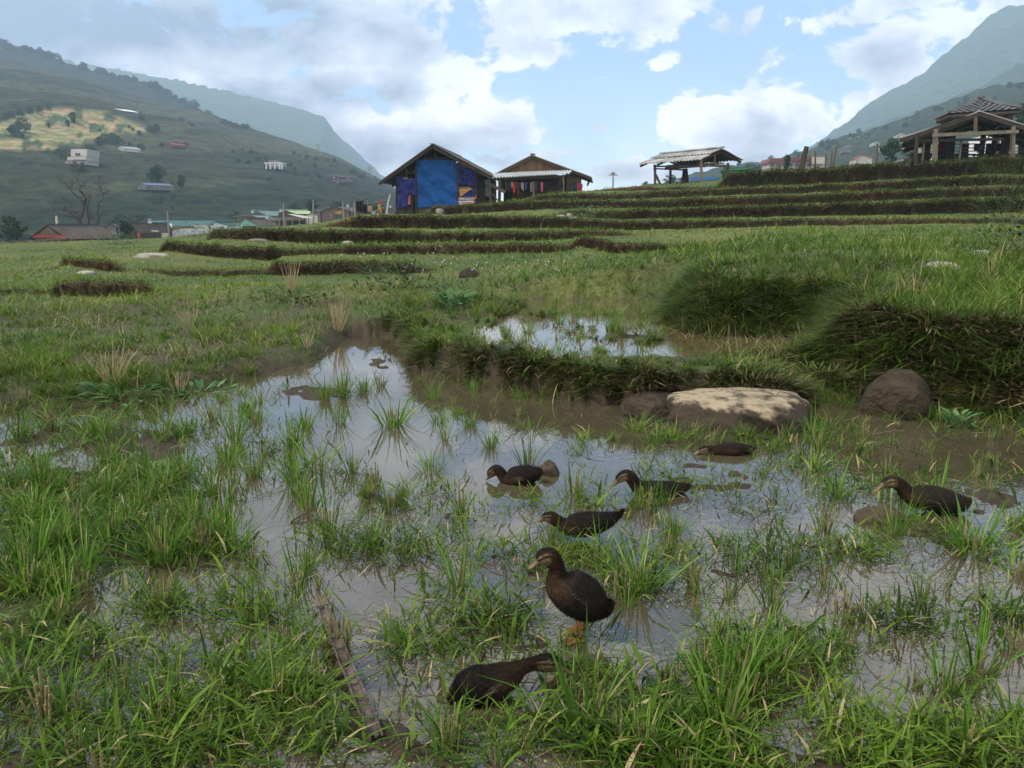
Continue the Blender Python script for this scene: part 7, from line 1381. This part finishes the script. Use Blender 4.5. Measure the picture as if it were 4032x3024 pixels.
# ---------------------------------------------------------------- left hillside: trees, houses, pylons
def hill_things():
    def at(px, py, H, lab, grp=None, vi=None, sx=1.0, A=AT_L): p = A(px, py); tree(p - Vector((0, 0, H * .05)), H, lab, grp, vi, sx=sx)
    k = .00033  # px to metres per metre of distance
    def hm(px, py, ph): return AT_L(px, py).y * ph / F
    at(625, 740, hm(625, 740, 88), 'largest dark tree alone on the lower hillside', None, 0, 1.0); at(715, 745, hm(715, 745, 62), 'slim dark tree right of the largest hillside tree', None, 1, .9); at(600, 744, hm(600, 744, 50), 'dark tree hiding the blue roofed farmhouse', None, 2)
    for px, py, ph in ((55, 545, 50), (80, 540, 45), (100, 520, 60), (290, 488, 50), (275, 500, 30), (195, 505, 22)): at(px, py, hm(px, py, ph), 'green tree scattered on the dry yellow terraces', 'trees on the yellow terraces')
    for px, py, ph in ((200, 435, 30), (160, 440, 30), (120, 455, 34), (90, 460, 32), (50, 465, 30), (20, 475, 30)): at(px, py, hm(px, py, ph), 'dark tree in the belt above the yellow terraces', 'trees above the yellow terraces', 2)
    for px, py, ph in ((395, 575, 38), (420, 568, 42), (445, 560, 40), (470, 566, 36), (240, 625, 40), (260, 630, 38), (350, 610, 40), (370, 625, 40), (345, 640, 38), (310, 675, 34), (330, 672, 34), (295, 670, 30)): at(px, py, hm(px, py, ph), 'tree among those round the stepped concrete house', 'trees round the stepped concrete house', 2, 1.3)
    for px, py, ph in ((600, 520, 30), (620, 520, 34), (700, 580, 20), (735, 582, 20), (560, 590, 24), (640, 578, 20)): at(px, py, hm(px, py, ph), 'small tree by the hillside track', 'trees by the hillside track', 2, 1.4)
    for px, py, ph in ((888, 492, 24), (915, 498, 22), (935, 503, 22), (960, 506, 20), (975, 510, 22)): at(px, py, hm(px, py, ph), 'tree in the row standing on the hill crest', 'trees on the hill crest', 2, 1.3)
    rr = random.Random(9)
    hub = [(rr.uniform(500, 1520), rr.random()) for _ in range(9)]
    for i in range(80):
        hb = rr.choice(hub); px = min(1560, hb[0] + rr.gauss(0, 45)); t = min(1, max(0, hb[1] + rr.gauss(0, .07))); py = interp(px, main_ridge) + 25 + (860 - interp(px, main_ridge)) * t ** 1.4 * .9
        if px < 900 and py < 700 and rr.random() < .6: continue
        at(px, py, hm(px, py, rr.uniform(10, 22)), 'small dark scrub tree on the left hillside', 'scrub trees on the left hillside', 2, rr.uniform(.8, 1.4))
    for i in range(70):
        px = rr.uniform(-60, 980); A_ = AT_B; ry = np.interp(px, [0, 136, 258, 353, 475, 610, 678, 780, 900, 1000], [171, 205, 246, 283, 300, 337, 378, 430, 500, 555])
        p = AT_B(px, ry + rr.uniform(-1, 14)); H = p.y * rr.uniform(14, 30) / F; tree(p, H, 'tree on the crest of the wooded ridge', 'trees on the wooded ridge', rr.choice([0, 2, 2]), sx=rr.uniform(.9, 1.5))
    for i in range(60):
        px = rr.uniform(2880, 4100); ry = np.interp(px, [2850, 2950, 3070, 3187, 3327, 3560, 3730, 4032, 4200], [660, 648, 632, 592, 540, 476, 402, 321, 280]); py = ry + abs(rr.gauss(0, 30)) + 1; p = AT_R(px, py); tree(p, p.y * rr.uniform(12, 26) / F, 'hazy dark green tree on the right hillside', 'trees on the right hillside', 2, sx=rr.uniform(.8, 1.3))
    # stepped concrete house
    CON = mat('bare_concrete', (.42, .40, .37), .9, .25, .12, .1); p = AT_L(290, 640); Y = p.y - 14; h = empty('stepped_concrete_house', P(290, 678, Y), 'stepped bare concrete building on the left hillside', 'building')
    for (x0, y0, x1, y1, dy) in ((279, 587, 341, 616, 12), (264, 617, 338, 632, 9), (256, 634, 336, 648, 6), (250, 649, 292, 678, 0)): part_box(h, 'wall', CON, rect(x0, y0, x1, y1), Y + dy, 8)
    part_box(h, 'window', WINM, rect(296, 603, 314, 613), Y + 11.6, .3)
    for (x0, y0, x1, y1, dy) in ((255, 632, 288, 634, 5.5), (287, 628, 330, 633, 5), (255, 665, 290, 667, -.5)): part_box(h, 'ledge', mat('ledge_brown', (.12, .08, .06), .9, .1, 1, 0), rect(x0, y0, x1, y1), Y + dy, 1)
    p = AT_L(1075, 660); Y = p.y - 8; h = empty('white_villa', P(1075, 662, Y), 'white open-framed villa with balconies on the left hillside', 'building'); WH = mat('villa_white', (.7, .7, .68), .8, .05, 1, 0)
    part_box(h, 'floor_slab', WH, rect(1040, 640, 1112, 644), Y, 6); part_box(h, 'floor_slab', WH, rect(1058, 649, 1112, 653), Y, 6); part_box(h, 'wall', WH, rect(1060, 636, 1095, 662), Y + 3, 5)
    for x in (1046, 1062, 1080, 1098, 1108): part_box(h, 'column', WH, rect(x, 640, x + 4, 666), Y - .3, .6)
    part_box(h, 'window', WINM, rect(1066, 644, 1076, 650), Y + 2.6, .2); part_box(h, 'roof', GREYW, rect(1056, 632, 1094, 637), Y + 2, 6)
    p = AT_L(555, 735); gable('blue_roof_farmhouse', 'farmhouse with slate blue roof beside the largest hillside tree', (553, 718), (535, 727), (578, 728), 742, p.y - 6, (570, 718), p.y, GREYW, mat('slate_blue_roof', (.12, .15, .24), .6, .1, 1, 0), depth=(5, 6, 0))
    p = AT_L(460, 433); gable('white_hill_barn', 'bright white roofed barn high on the left hillside', (455, 428), (444, 434), (487, 436), 440, p.y - 6, (478, 429), p.y, PALEW, mat('bright_white_roof', (.75, .77, .78), .6, .05, 1, 0), depth=(5, 6, 0))
    p = AT_L(665, 570); gable('red_roof_hut', 'small red roofed hut on the upper hillside track', (664, 562), (652, 569), (680, 569), 576, p.y - 6, (672, 562), p.y, WOODM, mat('red_hut_roof', (.30, .06, .05), .7, .1, 1, 0), depth=(4, 5, 0))
    p = AT_L(475, 580); gable('grey_hill_hut', 'grey white hut beside dark trees on the upper hillside', (473, 575), (462, 583), (490, 584), 593, p.y - 6, (482, 575), p.y, PALEW, mat('hut_grey_roof', (.3, .36, .4), .7, .1, 1, 0), depth=(4, 5, 0))
    for i, (x0, y0, x1, y1) in enumerate(((1285, 688, 1335, 706), (1340, 692, 1392, 712), (1300, 708, 1375, 722))):
        p = AT_L((x0 + x1) / 2, y1); Y = p.y - 6; h = empty('ridge_lodge', P(x0, y1, Y), ['left block of the brown lodge below the hill crest', 'right block of the brown lodge below the hill crest', 'lower long block of the brown lodge with a white terrace'][i], 'building'); part_box(h, 'wall', mat('lodge_wall_%d' % i, (.11, .08, .09), .9, .2, .3, 0), rect(x0, y0 + 5, x1, y1), Y, 6); part_box(h, 'roof', mat('lodge_roof_%d' % i, (.14, .13, .14), .9, .1, 1, 0), [(x0 - 3, y0 + 6), (x0 + 6, y0), (x1 - 6, y0), (x1 + 3, y0 + 6)], Y - .3, 7)
        for k_ in range(4): part_box(h, 'window', PALEW if k_ == 2 else WINM, rect(x0 + 5 + k_ * 11, y0 + 9, x0 + 10 + k_ * 11, y0 + 13), Y - .3, .2)
    for px, t, b in ((1252, 565, 602), (1455, 655, 700)):
        p = AT_L(px, b); Y = p.y; a = P(px, t, Y); r_ = P(px, b + 4, Y); mb = MB(); w_ = 2.2
        for s1 in (-1, 1):
            for s2 in (-1, 1): mb.beam(r_ + Vector((s1 * w_, s2 * w_, -2)), a + Vector((s1 * .3, s2 * .3, 0)), .18)
        for f in (.25, .5, .7, .85): q = r_.lerp(a, f); g_ = w_ * (1 - f); mb.beam(q + Vector((-g_, 0, 0)), q + Vector((g_, 0, 0)), .25)
        for f in (.75, .88): q = r_.lerp(a, f); mb.beam(q + Vector((-3, 0, 0)), q + Vector((3, 0, 0)), .18)
        tag(mb.build('power_pylon', STONEPIPE, None, origin=r_), 'grey lattice pylon on the hill crest, %s' % ('the upper one' if px < 1300 else 'the lower one towards the blue house'), 'pylon')
hill_things()
